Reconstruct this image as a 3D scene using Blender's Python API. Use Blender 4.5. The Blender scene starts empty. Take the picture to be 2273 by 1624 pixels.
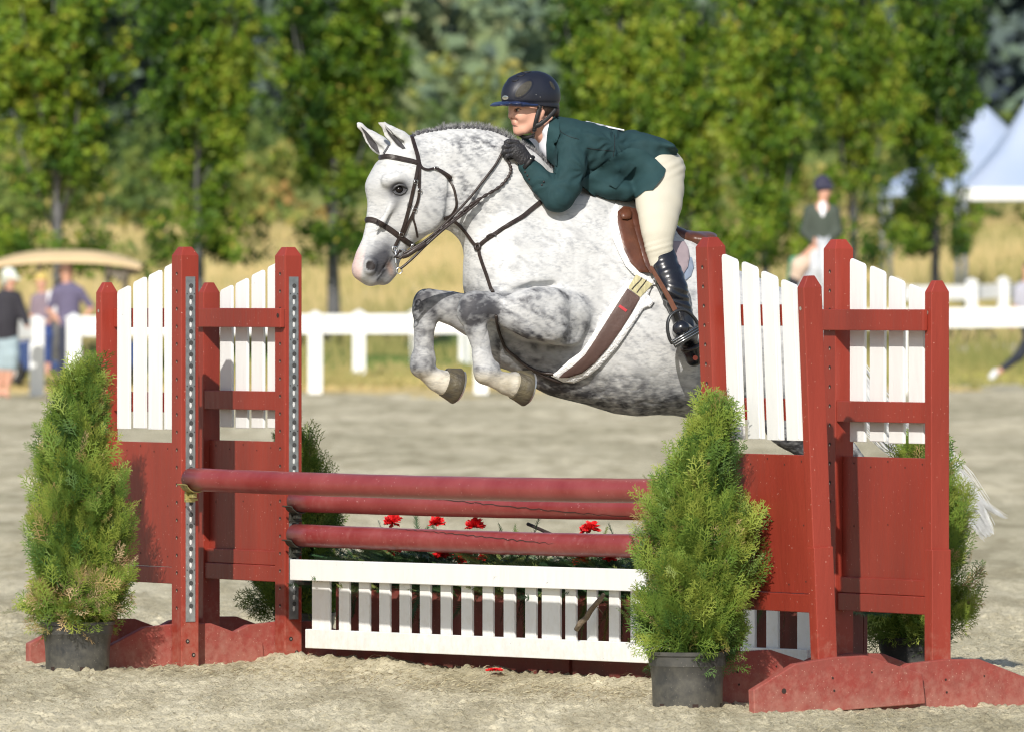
import bpy, bmesh, math, random
import numpy as np
from mathutils import Vector, Matrix
from mathutils.bvhtree import BVHTree
R = math.radians
random.seed(7); RNG = np.random.default_rng(7)
S = bpy.context.scene
COL = S.collection
# ------------------------------------------------------------------ camera, light, exposure
FD, CX, HY, EYE = 20315.0, 1136.5, 660.0, 1.61     # focal length in reference pixels, centre, horizon row, eye height
cam_d = bpy.data.cameras.new("camera"); cam = bpy.data.objects.new("camera", cam_d); COL.objects.link(cam)
cam.location = (0, 0, EYE); cam.rotation_euler = (R(90), 0, 0)
cam_d.sensor_width = 36.0; cam_d.lens = 36.0*FD/2273.0
cam_d.shift_y = -(812.0-HY)/2273.0
cam_d.clip_start = 1.0; cam_d.clip_end = 4000.0
cam_d.dof.use_dof = True; cam_d.dof.focus_distance = 37.9; cam_d.dof.aperture_fstop = 7.6
S.camera = cam
SUN_EL, SUN_AZ = 34.0, 11.6          # light travels towards +Y and a little +X
w = bpy.data.worlds.new("World"); S.world = w; w.use_nodes = True
nt = w.node_tree; nt.nodes.clear()
sky = nt.nodes.new("ShaderNodeTexSky"); sky.sky_type = 'NISHITA'; sky.sun_disc = False
sky.sun_elevation = R(SUN_EL); sky.sun_rotation = R(180+SUN_AZ); sky.altitude = 50; sky.dust_density = 1.2
bg = nt.nodes.new("ShaderNodeBackground"); bg.inputs[1].default_value = 0.112
wo = nt.nodes.new("ShaderNodeOutputWorld")
nt.links.new(sky.outputs[0], bg.inputs[0]); nt.links.new(bg.outputs[0], wo.inputs[0])
sd = bpy.data.lights.new("sun", 'SUN'); sd.energy = 4.9; sd.angle = R(0.53); sd.color = (1.0, 0.95, 0.87)
so = bpy.data.objects.new("sun", sd); COL.objects.link(so)
LD = Vector((math.sin(R(SUN_AZ))*math.cos(R(SUN_EL)), math.cos(R(SUN_AZ))*math.cos(R(SUN_EL)), -math.sin(R(SUN_EL))))
so.rotation_euler = LD.to_track_quat('-Z', 'Y').to_euler(); so.location = (0, 0, 60)
S.view_settings.view_transform = 'Standard'; S.view_settings.look = 'None'
S.view_settings.exposure = 0.08; S.view_settings.gamma = 1.0
S.render.engine = 'CYCLES'
S.cycles.filter_width = 1.1; S.cycles.max_bounces = 6; S.cycles.transparent_max_bounces = 8
# ------------------------------------------------------------------ mapping helpers
def W3(x, y, Y):
    return Vector(((x-CX)/FD*Y, Y, EYE-(y-HY)/FD*Y))
def GY(y, z=0.0):
    return FD*(EYE-z)/(y-HY)
class Plane:
    """vertical plane turned by psi; reference-pixel coordinates on it, w = pixels sideways towards the viewer"""
    def __init__(s, x0, Y0, psi):
        s.Y0 = Y0; s.T = math.tan(R(psi)); s.X0 = (x0-CX)/FD*Y0
        s.sn = math.sin(R(psi)); s.cs = math.cos(R(psi)); s.px = FD/Y0
    def map(s, P):
        P = np.asarray(P, dtype=float)
        t = (P[:, 0]-CX)/FD
        Y = (s.Y0-s.X0*s.T)/(1-t*s.T)
        X = t*Y; Z = EYE-(P[:, 1]-HY)/FD*Y
        w_ = P[:, 2]/s.px
        return np.stack([X+w_*s.sn, Y-w_*s.cs, Z], 1)
    def pt(s, x, y, w=0.0):          # x is where the point shows in the picture
        return Vector(s.map([[x-w*s.sn, y, w]])[0])
# ------------------------------------------------------------------ object helpers
def tag(o, label=None, cat=None, group=None, kind=None):
    if label: o['label'] = label
    if cat: o['category'] = cat
    if group: o['group'] = group
    if kind: o['kind'] = kind
    return o
def empty(name, loc, label=None, cat=None, group=None, rz=0.0):
    o = bpy.data.objects.new(name, None); COL.objects.link(o); o.location = loc; o.rotation_euler[2] = rz
    o.empty_display_size = 0.1
    return tag(o, label, cat, group)
def parent(o, p):
    o.parent = p
    o.matrix_parent_inverse = Matrix.Translation(p.location).inverted() if p.rotation_euler[2] == 0 else (Matrix.Translation(p.location) @ Matrix.Rotation(p.rotation_euler[2], 4, 'Z')).inverted()
    return o
def link_mesh(name, me, mats, par=None, smooth=False):
    if not isinstance(mats, (list, tuple)): mats = [mats]
    for m in mats: me.materials.append(m)
    if smooth: me.polygons.foreach_set('use_smooth', np.ones(len(me.polygons), dtype=bool))
    o = bpy.data.objects.new(name, me); COL.objects.link(o)
    if par is not None: parent(o, par)
    return o
def np_mesh(name, V, F, mats, par=None, smooth=False, col=None, midx=None):
    """V (n,3); F array (m,k) of k-gons or a list of such arrays"""
    V = np.asarray(V, dtype=np.float32)
    Fs = F if isinstance(F, list) else [F]
    Fs = [np.asarray(f, dtype=np.int32) for f in Fs if len(f)]
    me = bpy.data.meshes.new(name)
    nl = sum(f.size for f in Fs); npoly = sum(len(f) for f in Fs)
    me.vertices.add(len(V)); me.vertices.foreach_set('co', V.ravel())
    me.loops.add(nl); me.loops.foreach_set('vertex_index', np.concatenate([f.ravel() for f in Fs]))
    me.polygons.add(npoly)
    tot = np.concatenate([np.full(len(f), f.shape[1], dtype=np.int32) for f in Fs])
    st = np.concatenate([[0], np.cumsum(tot)[:-1]]).astype(np.int32)
    me.polygons.foreach_set('loop_start', st); me.polygons.foreach_set('loop_total', tot)
    if midx is not None: me.polygons.foreach_set('material_index', np.asarray(midx, dtype=np.int32))
    me.update(calc_edges=True); me.validate()
    if col is not None:
        a = me.color_attributes.new('Col', 'FLOAT_COLOR', 'POINT')
        c = np.ones((len(V), 4), dtype=np.float32); c[:, :col.shape[1]] = col
        a.data.foreach_set('color', c.ravel())
    return link_mesh(name, me, mats, par, smooth)
class MB:
    def __init__(s): s.v = []; s.f = []; s.m = []
    def add(s, vs, fs, m=0):
        b = len(s.v); s.v += [Vector(v) for v in vs]; s.f += [tuple(i+b for i in f) for f in fs]; s.m += [m]*len(fs)
    def box(s, lo, hi, m=0, fr=None):
        x0, y0, z0 = lo; x1, y1, z1 = hi
        vs = [(x0,y0,z0),(x1,y0,z0),(x1,y1,z0),(x0,y1,z0),(x0,y0,z1),(x1,y0,z1),(x1,y1,z1),(x0,y1,z1)]
        fs = [(0,3,2,1),(4,5,6,7),(0,1,5,4),(1,2,6,5),(2,3,7,6),(3,0,4,7)]
        if fr: vs = [fr(v) for v in vs]
        s.add(vs, fs, m)
    def prism(s, poly, a0, a1, fn, m=0):
        """poly 2-D list; fn(p, a) -> 3-D"""
        n = len(poly); vs = [fn(p, a0) for p in poly]+[fn(p, a1) for p in poly]
        fs = [tuple(range(n-1, -1, -1)), tuple(range(n, 2*n))]+[(i, (i+1) % n, n+(i+1) % n, n+i) for i in range(n)]
        s.add(vs, fs, m)
    def tube(s, pts, rad, n=8, m=0, flat=None, up=None, caps=True):
        """tube along pts; rad number or list; flat = (ratio) squash across 'up'"""
        pts = [Vector(p) for p in pts]; N = len(pts)
        rs = rad if isinstance(rad, (list, tuple)) else [rad]*N
        rings = []; ref = Vector(up) if up is not None else None
        for i, p in enumerate(pts):
            t = (pts[min(i+1, N-1)]-pts[max(i-1, 0)]).normalized()
            if up is not None and not isinstance(up[0], (int, float)): r_ = Vector(up[i])
            else: r_ = ref if ref is not None else Vector((0, 0, 1)) if abs(t.z) < 0.9 else Vector((1, 0, 0))
            a = t.cross(r_).normalized(); b = a.cross(t).normalized()
            fl = flat if flat else 1.0
            rings.append([p+a*math.cos(k*2*math.pi/n)*rs[i]+b*math.sin(k*2*math.pi/n)*rs[i]*fl for k in range(n)])
        vs = [v for r in rings for v in r]; fs = []
        for i in range(N-1):
            for k in range(n):
                fs.append((i*n+k, i*n+(k+1) % n, (i+1)*n+(k+1) % n, (i+1)*n+k))
        if caps: fs += [tuple(range(n-1, -1, -1)), tuple((N-1)*n+k for k in range(n))]
        s.add(vs, fs, m)
    def ribbon(s, pts, nrm, wid, th, m=0):
        """flat strap: pts, outward normals, full width(s), thickness"""
        N = len(pts); vs = []
        ws = wid if isinstance(wid, (list, tuple)) else [wid]*N
        for i in range(N):
            t = (pts[min(i+1, N-1)]-pts[max(i-1, 0)]).normalized()
            nn = nrm[i].normalized(); a = t.cross(nn).normalized(); nn = a.cross(t).normalized()
            h = ws[i]/2
            vs += [pts[i]-a*h, pts[i]-a*h*0.8+nn*th, pts[i]+a*h*0.8+nn*th, pts[i]+a*h]
        fs = []
        for i in range(N-1):
            for k in range(4): fs.append((i*4+k, i*4+(k+1) % 4, (i+1)*4+(k+1) % 4, (i+1)*4+k))
        fs += [(3, 2, 1, 0), tuple((N-1)*4+k for k in range(4))]
        s.add(vs, fs, m)
    def ellip(s, c, r, n=10, rot=None, m=0):
        vs = []; fs = []
        c = Vector(c)
        for i in range(n+1):
            ph = math.pi*i/n
            for k in range(2*n):
                th = math.pi*k/n
                v = Vector((r[0]*math.sin(ph)*math.cos(th), r[1]*math.sin(ph)*math.sin(th), r[2]*math.cos(ph)))
                if rot: v = rot @ v
                vs.append(c+v)
        for i in range(n):
            for k in range(2*n): fs.append((i*2*n+k, (i+1)*2*n+k, (i+1)*2*n+(k+1) % (2*n), i*2*n+(k+1) % (2*n)))
        s.add(vs, fs, m)
    def build(s, name, mats, par=None, smooth=False, bevel=0.0, weld=False):
        me = bpy.data.meshes.new(name); me.from_pydata([tuple(v) for v in s.v], [], s.f)
        me.polygons.foreach_set('material_index', s.m)
        bm = bmesh.new(); bm.from_mesh(me)
        if weld: bmesh.ops.remove_doubles(bm, verts=bm.verts, dist=1e-5)
        bmesh.ops.recalc_face_normals(bm, faces=bm.faces); bm.to_mesh(me); bm.free(); me.update()
        o = link_mesh(name, me, mats, par, smooth)
        if bevel:
            md = o.modifiers.new('bevel', 'BEVEL'); md.width = bevel; md.segments = 2; md.limit_method = 'ANGLE'; md.angle_limit = R(40)
        return o
def copy_tree(o, par=None):
    c = o.copy(); COL.objects.link(c)
    if par is not None: c.parent = par
    for ch in o.children: copy_tree(ch, c)
    return c
# ------------------------------------------------------------------ noise
_T = np.random.default_rng(3).random((64, 64, 64)).astype(np.float32)
def vnoise(P, sc, seed=0):
    q = np.asarray(P, dtype=np.float64)*sc+seed*17.31+1000.0
    i = np.floor(q).astype(np.int64); f = (q-i); f = f*f*(3-2*f); i &= 63; j = (i+1) & 63
    x0, y0, z0 = i.T; x1, y1, z1 = j.T; fx, fy, fz = f.T
    def L(a, b, t): return a+(b-a)*t
    return L(L(L(_T[x0,y0,z0], _T[x1,y0,z0], fx), L(_T[x0,y1,z0], _T[x1,y1,z0], fx), fy),
             L(L(_T[x0,y0,z1], _T[x1,y0,z1], fx), L(_T[x0,y1,z1], _T[x1,y1,z1], fx), fy), fz)
def fbm(P, sc, o=4, seed=0):
    a = 0; t = 0; k = 1.0
    for n in range(o): a = a+k*vnoise(P, sc*2**n, seed+n); t += k; k *= 0.5
    return a/t
def sstep(a, b, x):
    t = np.clip((x-a)/(b-a), 0, 1); return t*t*(3-2*t)
# ------------------------------------------------------------------ implicit surfaces
class SDF:
    def __init__(s, lo, hi, step):
        s.lo = np.array(lo, float); s.h = step
        s.n = np.ceil((np.array(hi)-s.lo)/step).astype(int)+1
        s.v = np.full(s.n, 60.0, dtype=np.float32)
    def _box(s, lo, hi):
        a = np.clip(np.floor((np.array(lo)-s.lo)/s.h).astype(int), 0, s.n); b = np.clip(np.ceil((np.array(hi)-s.lo)/s.h).astype(int)+1, 0, s.n)
        return a, b
    def chain(s, pts, k=14.0, kin=None, sub=False, sn=0.0):
        """pts: (x, y, w, r, q): q = sideways radius / radius in the picture plane; x where it shows (sn corrects)"""
        pts = [(p[0]-p[2]*sn, p[1], p[2], p[3], p[4] if len(p) > 4 else 1.0) for p in pts]
        if len(pts) == 1: pts = pts*2
        pad = k+s.h*3
        lo = [min(p[0]-p[3] for p in pts)-pad, min(p[1]-p[3] for p in pts)-pad, min(p[2]-p[3]*p[4] for p in pts)-pad]
        hi = [max(p[0]+p[3] for p in pts)+pad, max(p[1]+p[3] for p in pts)+pad, max(p[2]+p[3]*p[4] for p in pts)+pad]
        a, b = s._box(lo, hi)
        if np.any(b <= a): return
        gx = (s.lo[0]+s.h*np.arange(a[0], b[0])).astype(np.float32)[:, None, None]
        gy = (s.lo[1]+s.h*np.arange(a[1], b[1])).astype(np.float32)[None, :, None]
        gz = (s.lo[2]+s.h*np.arange(a[2], b[2])).astype(np.float32)[None, None, :]
        d = None
        for p, q in zip(pts[:-1], pts[1:]):
            ax, ay, az = q[0]-p[0], q[1]-p[1], q[2]-p[2]; L = ax*ax+ay*ay+az*az
            if L < 1e-6: t = np.float32(0)
            else: t = np.clip(((gx-p[0])*ax+(gy-p[1])*ay+(gz-p[2])*az)/L, 0, 1)
            r = p[3]+(q[3]-p[3])*t; qq = p[4]+(q[4]-p[4])*t
            dd = np.sqrt((gx-p[0]-ax*t)**2+(gy-p[1]-ay*t)**2+((gz-p[2]-az*t)/qq)**2)-r
            dd = dd*np.minimum(1.0, 0.35+0.65*qq)
            if d is None: d = dd
            else:
                kk = kin if kin else 6.0
                hh = np.clip(0.5+0.5*(d-dd)/kk, 0, 1); d = d+(dd-d)*hh-kk*hh*(1-hh)
        sl = (slice(a[0], b[0]), slice(a[1], b[1]), slice(a[2], b[2]))
        o = s.v[sl]
        if sub:
            hh = np.clip(0.5-0.5*(o+d)/k, 0, 1); s.v[sl] = o+(-d-o)*hh+k*hh*(1-hh)
        else:
            hh = np.clip(0.5+0.5*(o-d)/k, 0, 1); s.v[sl] = o+(d-o)*hh-k*hh*(1-hh)
    def mesh(s):
        v = s.v; ins = v < 0
        c = [ins[i:ins.shape[0]-1+i, j:ins.shape[1]-1+j, k:ins.shape[2]-1+k] for i in (0, 1) for j in (0, 1) for k in (0, 1)]
        an = c[0].copy(); al = c[0].copy()
        for q in c[1:]: an |= q; al &= q
        act = an & ~al
        I, J, K = np.nonzero(act); idx = np.full(act.shape, -1, dtype=np.int64); idx[I, J, K] = np.arange(len(I))
        pos = np.zeros((len(I), 3)); cnt = np.zeros(len(I))
        for ax in range(3):
            oth = [o for o in range(3) if o != ax]
            for b in (0, 1):
                for c2 in (0, 1):
                    o0 = [0, 0, 0]; o0[oth[0]] = b; o0[oth[1]] = c2; o1 = list(o0); o1[ax] = 1
                    v0 = v[I+o0[0], J+o0[1], K+o0[2]]; v1 = v[I+o1[0], J+o1[1], K+o1[2]]
                    cr = (v0 < 0) != (v1 < 0); t = np.where(cr, v0/np.where(cr, v0-v1, 1), 0)
                    p = np.zeros((len(I), 3)); p[:] = o0; p[:, ax] = t
                    pos += p*cr[:, None]; cnt += cr
        V = (pos/cnt[:, None]+np.stack([I, J, K], 1))*s.h+s.lo
        F = []
        for ax in range(3):
            oth = [(ax+1) % 3, (ax+2) % 3]
            a0 = [slice(None)]*3; a1 = [slice(None)]*3; a0[ax] = slice(0, -1); a1[ax] = slice(1, None)
            s0 = ins[tuple(a0)]; s1 = ins[tuple(a1)]
            E = np.argwhere(s0 != s1); flip = s0[E[:, 0], E[:, 1], E[:, 2]]
            ok = (E[:, oth[0]] > 0) & (E[:, oth[1]] > 0) & (E[:, oth[0]] < v.shape[oth[0]]-1) & (E[:, oth[1]] < v.shape[oth[1]]-1)
            E = E[ok]; flip = flip[ok]
            q = []
            for (b, c2) in ((1, 1), (0, 1), (0, 0), (1, 0)):
                e = E.copy(); e[:, oth[0]] -= b; e[:, oth[1]] -= c2; q.append(idx[e[:, 0], e[:, 1], e[:, 2]])
            Q = np.stack(q, 1); Q[~flip] = Q[~flip][:, ::-1]; F.append(Q)
        return V, np.concatenate(F)
def smooth_v(V, F, it=2, lam=0.5):
    V = V.copy(); n = len(V)
    e = np.concatenate([F[:, [0, 1]], F[:, [1, 2]], F[:, [2, 3]], F[:, [3, 0]]]); e = np.concatenate([e, e[:, ::-1]])
    deg = np.bincount(e[:, 0], minlength=n).astype(float); deg[deg == 0] = 1
    for _ in range(it):
        A = np.stack([np.bincount(e[:, 0], weights=V[e[:, 1], c], minlength=n) for c in range(3)], 1)/deg[:, None]
        V += lam*(A-V)
    return V
def vert_normals(V, F):
    a = V[F[:, 1]]-V[F[:, 0]]; b = V[F[:, 2]]-V[F[:, 0]]; n = np.cross(a, b); N = np.zeros_like(V)
    for k in range(F.shape[1]):
        for c in range(3): N[:, c] += np.bincount(F[:, k], weights=n[:, c], minlength=len(V))
    l = np.linalg.norm(N, axis=1); l[l == 0] = 1
    return N/l[:, None]
# ------------------------------------------------------------------ materials
def new_mat(name):
    m = bpy.data.materials.new(name); m.use_nodes = True; n = m.node_tree
    return m, n, n.nodes['Principled BSDF']
def mat(name, col, rough=0.6, *, dust=None, var=0.0, vs=8.0, bump=0.0, bs=40.0, metal=0.0, spec=0.5, col2=None, stretch=None, specks=None, coat=0.0, sheen=0.0, transl=0.0, world=False):
    m, n, b = new_mat(name); L = n.links.new
    b.inputs['Roughness'].default_value = rough; b.inputs['Metallic'].default_value = metal
    b.inputs['Specular IOR Level'].default_value = spec; b.inputs['Coat Weight'].default_value = coat
    b.inputs['Sheen Weight'].default_value = sheen
    b.inputs['Base Color'].default_value = (*col, 1)
    tc = n.nodes.new('ShaderNodeTexCoord'); mp = n.nodes.new('ShaderNodeMapping')
    L(tc.outputs['Object'], mp.inputs[0])
    if world:
        ge = n.nodes.new('ShaderNodeNewGeometry'); L(ge.outputs['Position'], mp.inputs[0])
    if stretch: mp.inputs['Scale'].default_value = stretch
    last = None
    if var > 0 or col2:
        no = n.nodes.new('ShaderNodeTexNoise'); no.inputs['Scale'].default_value = vs; no.inputs['Detail'].default_value = 6
        L(mp.outputs[0], no.inputs[0])
        rp = n.nodes.new('ShaderNodeValToRGB'); L(no.outputs[0], rp.inputs[0])
        rp.color_ramp.elements[0].position = 0.32; rp.color_ramp.elements[1].position = 0.68
        c2 = col2 if col2 else tuple(c*(1-var) for c in col)
        rp.color_ramp.elements[0].color = (*c2, 1)
        rp.color_ramp.elements[1].color = (*tuple(min(1, c*(1+var*0.6)) for c in col), 1)
        last = rp.outputs[0]
    if specks:
        sc, thr, scol = specks
        vo = n.nodes.new('ShaderNodeTexVoronoi'); vo.inputs['Scale'].default_value = sc; L(tc.outputs['Object'], vo.inputs[0])
        n2 = n.nodes.new('ShaderNodeTexNoise'); n2.inputs['Scale'].default_value = sc*0.13; L(tc.outputs['Object'], n2.inputs[0])
        mm = n.nodes.new('ShaderNodeMath'); mm.operation = 'MULTIPLY'; L(n2.outputs[0], mm.inputs[0]); mm.inputs[1].default_value = thr*2
        lt = n.nodes.new('ShaderNodeMath'); lt.operation = 'LESS_THAN'; L(vo.outputs['Distance'], lt.inputs[0]); L(mm.outputs[0], lt.inputs[1])
        mx = n.nodes.new('ShaderNodeMix'); mx.data_type = 'RGBA'; L(lt.outputs[0], mx.inputs[0])
        if last: L(last, mx.inputs[6])
        else: mx.inputs[6].default_value = (*col, 1)
        mx.inputs[7].default_value = (*scol, 1); last = mx.outputs[2]
    if dust:                                   # dirt splashed and rubbed onto the lower part of the thing
        zt, dcol = dust
        ge2 = n.nodes.new('ShaderNodeNewGeometry'); sx = n.nodes.new('ShaderNodeSeparateXYZ'); L(ge2.outputs['Position'], sx.inputs[0])
        n3 = n.nodes.new('ShaderNodeTexNoise'); n3.inputs['Scale'].default_value = 26; n3.inputs['Detail'].default_value = 10; n3.inputs['Roughness'].default_value = 0.7; L(ge2.outputs['Position'], n3.inputs[0])
        mr = n.nodes.new('ShaderNodeMapRange'); L(sx.outputs[2], mr.inputs[0]); mr.inputs[1].default_value = zt; mr.inputs[2].default_value = 0.0; mr.inputs[3].default_value = -0.16; mr.inputs[4].default_value = 0.22
        ad = n.nodes.new('ShaderNodeMath'); ad.operation = 'ADD'; L(mr.outputs[0], ad.inputs[0]); L(n3.outputs[0], ad.inputs[1])
        mr2 = n.nodes.new('ShaderNodeMapRange'); L(ad.outputs[0], mr2.inputs[0]); mr2.inputs[1].default_value = 0.50; mr2.inputs[2].default_value = 0.78; mr2.inputs[3].default_value = 0.0; mr2.inputs[4].default_value = 0.42
        mx2 = n.nodes.new('ShaderNodeMix'); mx2.data_type = 'RGBA'; L(mr2.outputs[0], mx2.inputs[0])
        if last: L(last, mx2.inputs[6])
        else: mx2.inputs[6].default_value = (*col, 1)
        mx2.inputs[7].default_value = (*dcol, 1); last = mx2.outputs[2]
    if last: L(last, b.inputs['Base Color'])
    if bump > 0:
        nb = n.nodes.new('ShaderNodeTexNoise'); nb.inputs['Scale'].default_value = bs; nb.inputs['Detail'].default_value = 5
        L(mp.outputs[0], nb.inputs[0]); bp = n.nodes.new('ShaderNodeBump'); bp.inputs['Strength'].default_value = bump
        bp.inputs['Distance'].default_value = 0.01
        L(nb.outputs[0], bp.inputs['Height']); L(bp.outputs[0], b.inputs['Normal'])
    return m
def leaf_mat(name, cols, rough=0.5, tr=0.25, vs=6.0):
    """vertex colour 'Col' red channel picks a tone between cols; a little light passes through"""
    m, n, b = new_mat(name); L = n.links.new
    at = n.nodes.new('ShaderNodeAttribute'); at.attribute_name = 'Col'
    sp = n.nodes.new('ShaderNodeSeparateColor'); L(at.outputs['Color'], sp.inputs[0])
    rp = n.nodes.new('ShaderNodeValToRGB'); L(sp.outputs[0], rp.inputs[0])
    for i, c in enumerate(cols):
        if i < 2: e = rp.color_ramp.elements[i]; e.position = i/(len(cols)-1)
        else: e = rp.color_ramp.elements.new(i/(len(cols)-1))
        e.color = (*c, 1)
    rp.color_ramp.elements[1].position = 1/(len(cols)-1)
    L(rp.outputs[0], b.inputs['Base Color']); b.inputs['Roughness'].default_value = rough; b.inputs['Specular IOR Level'].default_value = 0.3
    tl = n.nodes.new('ShaderNodeBsdfTranslucent'); L(rp.outputs[0], tl.inputs[0])
    ms = n.nodes.new('ShaderNodeMixShader'); ms.inputs[0].default_value = tr
    L(b.outputs[0], ms.inputs[1]); L(tl.outputs[0], ms.inputs[2]); L(ms.outputs[0], n.nodes['Material Output'].inputs[0])
    return m
# ------------------------------------------------------------------ shared materials
M_RED = mat('red_paint', (0.275, 0.037, 0.022), 0.42, dust=(0.45, (0.40, 0.20, 0.15)), var=0.22, vs=3.5, bump=0.34, bs=26, stretch=(1, 1, 0.2), specks=(42, 0.07, (0.62, 0.33, 0.27)))
M_REDD = mat('red_paint_dusty', (0.27, 0.045, 0.034), 0.6, dust=(0.28, (0.42, 0.22, 0.17)), col2=(0.25, 0.065, 0.05), vs=14, bump=0.3, bs=30, specks=(60, 0.10, (0.5, 0.28, 0.22)))
M_POLE = mat('pole_paint', (0.215, 0.026, 0.025), 0.34, dust=(1.1, (0.40, 0.16, 0.145)), col2=(0.28, 0.055, 0.052), vs=5, bump=0.12, bs=18, specks=(36, 0.075, (0.60, 0.35, 0.33)))
M_WHITE = mat('white_paint', (0.80, 0.80, 0.78), 0.45, dust=(0.5, (0.62, 0.57, 0.47)), var=0.05, vs=5, bump=0.3, bs=22, stretch=(1, 1, 0.2), specks=(16, 0.022, (0.12, 0.10, 0.09)))
M_HOLE = mat('hole_shadow', (0.035, 0.02, 0.016), 0.9)
M_ZINC = mat('zinc', (0.42, 0.44, 0.45), 0.42, var=0.25, vs=30, metal=0.75, bump=0.1)
M_ZHOLE = mat('track_slot', (0.05, 0.05, 0.05), 0.8)
M_ZLITE = mat('track_glint', (0.78, 0.79, 0.78), 0.35, metal=0.2)
M_CUP = mat('cup_steel', (0.10, 0.10, 0.085), 0.45, var=0.4, vs=40, metal=0.6)
M_CUPY = mat('cup_brass', (0.45, 0.40, 0.16), 0.4, var=0.3, vs=40, metal=0.5)
M_BOLT = mat('bolt', (0.55, 0.5, 0.45), 0.4, metal=0.7)
UD = Vector((0.53, -0.848, 0)); WD = Vector((0.848, 0.53, 0))
def wing(name, x, Y, side, back, label, lean=0.0, ztop=1.83, track=False, grp='red and white jump standards'):
    """side -1: stands at the left end, +1: at the right end; back: its rails face the viewer"""
    O = W3(x, HY, Y); O.z = 0.0
    U = UD*side
    root = empty(name, O, label, 'jump standard', grp)
    c, s_ = math.cos(R(lean)), math.sin(R(lean))
    def fr(v):                                    # local (u, w, z), leaning towards -w
        u, w_, z = v; w2 = w_*c-z*s_; z2 = z*c+w_*s_
        return O+U*u+WD*w2+Vector((0, 0, z2+(0.0 if not lean else 0.02)))
    def holes(mb, u, w0, z0, z1, n=7):
        z = z0
        while z < z1:                             # peg holes: flat dark discs, a paler disc painting the lit lower lip
            for (rr, m_, dz, off) in ((0.0075, 1, 0.0, 0.0012), (0.0038, 2, -0.0045, 0.0018)):
                ring = [fr((u+math.cos(k*math.pi/4)*rr*1.1, w0-off, z+dz+math.sin(k*math.pi/4)*rr)) for k in range(8)]
                mb.add(ring, [tuple(range(8))], m_)
            z += 0.0765
    # main post with chamfered top
    h = 0.0435; mb = MB()
    vs = []
    for (z, k) in ((0.0, h), (ztop-0.038, h), (ztop, h*0.52)):
        vs += [fr((-k, -k, z)), fr((k, -k, z)), fr((k, k, z)), fr((-k, k, z))]
    fs = [(3, 2, 1, 0), (8, 9, 10, 11)]+[(4*i+j, 4*i+(j+1) % 4, 4*i+4+(j+1) % 4, 4*i+4+j) for i in (0, 1) for j in range(4)]
    mb.add(vs, fs)
    holes(mb, 0.004*side, -h, 0.26, ztop-0.07)
    mb.build('main_post', [M_RED, M_HOLE, M_BOLT], root, bevel=0.003)
    # outer post
    u0, u1, hw = 0.670, 0.716, 0.043; zo = 1.676; mb = MB(); vs = []
    for (z, k, kw) in ((0.0, 0, hw), (zo-0.045, 0, hw), (zo, 0.008, hw*0.4)):
        vs += [fr((u0+k, -kw, z)), fr((u1-k, -kw, z)), fr((u1-k, kw, z)), fr((u0+k, kw, z))]
    mb.add(vs, fs)
    mb.add([fr((0.69+math.cos(k*math.pi/4)*0.008, -hw-0.0015, 1.55+math.sin(k*math.pi/4)*0.008)) for k in range(8)], [tuple(range(8))], 1)
    if side > 0:
        mb.box((u0+0.006, -hw-0.006, 0.18), (u1+0.014, hw-0.002, 0.62), 0, fr)
    mb.build('outer_post', [M_RED, M_BOLT], root, bevel=0.003)
    # pickets
    for k in range(4):
        a = 0.080+k*0.1385; b = a+0.103
        zt = lambda u: 1.788-(u)*0.245
        rr = 0.012
        poly = [(a, 1.035), (b, 1.035), (b, zt(b)-rr), (b-rr*0.4, zt(b)-rr*0.25), (b-rr, zt(b)+rr*0.2), (a+rr, zt(a)-rr*0.25), (a+rr*0.3, zt(a)-rr*0.5), (a, zt(a)-rr*1.4)]
        j = random.uniform(-0.004, 0.004)
        mb = MB(); mb.prism(poly, 0.0, 0.014, lambda p, q: fr((p[0], q+j*0.5, p[1]+j)))
        mb.box((b-0.022, -0.0035, 1.037), (b-0.016, -0.001, zt(b)-0.02), 0, fr) if not back else None
        mb.build('slat', M_WHITE, root, bevel=0.003)
    # rails
    if back:
        mb = MB(); mb.box((-h-0.004, -h-0.024, 1.478), (0.692, -h-0.0015, 1.562), 0, fr)
        mb.add([fr((-0.025+math.cos(k*math.pi/4)*0.011, -h-0.0255, 1.53+math.sin(k*math.pi/4)*0.011)) for k in range(8)], [tuple(range(8))], 1)
        mb.build('rail', [M_RED, M_HOLE], root, bevel=0.003)
        mb = MB(); mb.box((h+0.001, -0.040, 1.115), (u0-0.001, -0.012, 1.198), 0, fr); mb.build('rail', M_RED, root, bevel=0.003)
    else:
        for (za, zb) in ((1.478, 1.562), (1.108, 1.195)):
            mb = MB(); mb.box((h+0.001, 0.021, za), (u0-0.001, 0.041, zb), 0, fr); mb.build('rail', M_RED, root, bevel=0.003)
    # panel with its frame
    mb = MB(); mb.box((h+0.001, -0.012, 0.435), (u0-0.001, 0.0, 0.977), 0, fr)
    for k in range(5):
        uu = 0.13+k*0.12
        for zz in (0.93, 0.46) if k % 2 else (0.95, 0.48, 0.7):
            mb.add([fr((uu+math.cos(q*math.pi/3)*0.004, -0.0135, zz+0.01*math.sin(k*7)+math.sin(q*math.pi/3)*0.004)) for q in range(6)], [tuple(range(6))], 1)
    mb.build('panel', [M_RED, M_HOLE], root, bevel=0.002)
    mb = MB(); mb.box((h+0.001, -0.021 if not back else -0.036, 0.362), (u0-0.001, 0.015, 0.433), 0, fr)
    if back:
        mb.box((h+0.001, -0.030, 0.434), (u0-0.001, -0.0135, 0.497), 0, fr)
    mb.build('bottom_rail', M_RED, root, bevel=0.003)
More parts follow.
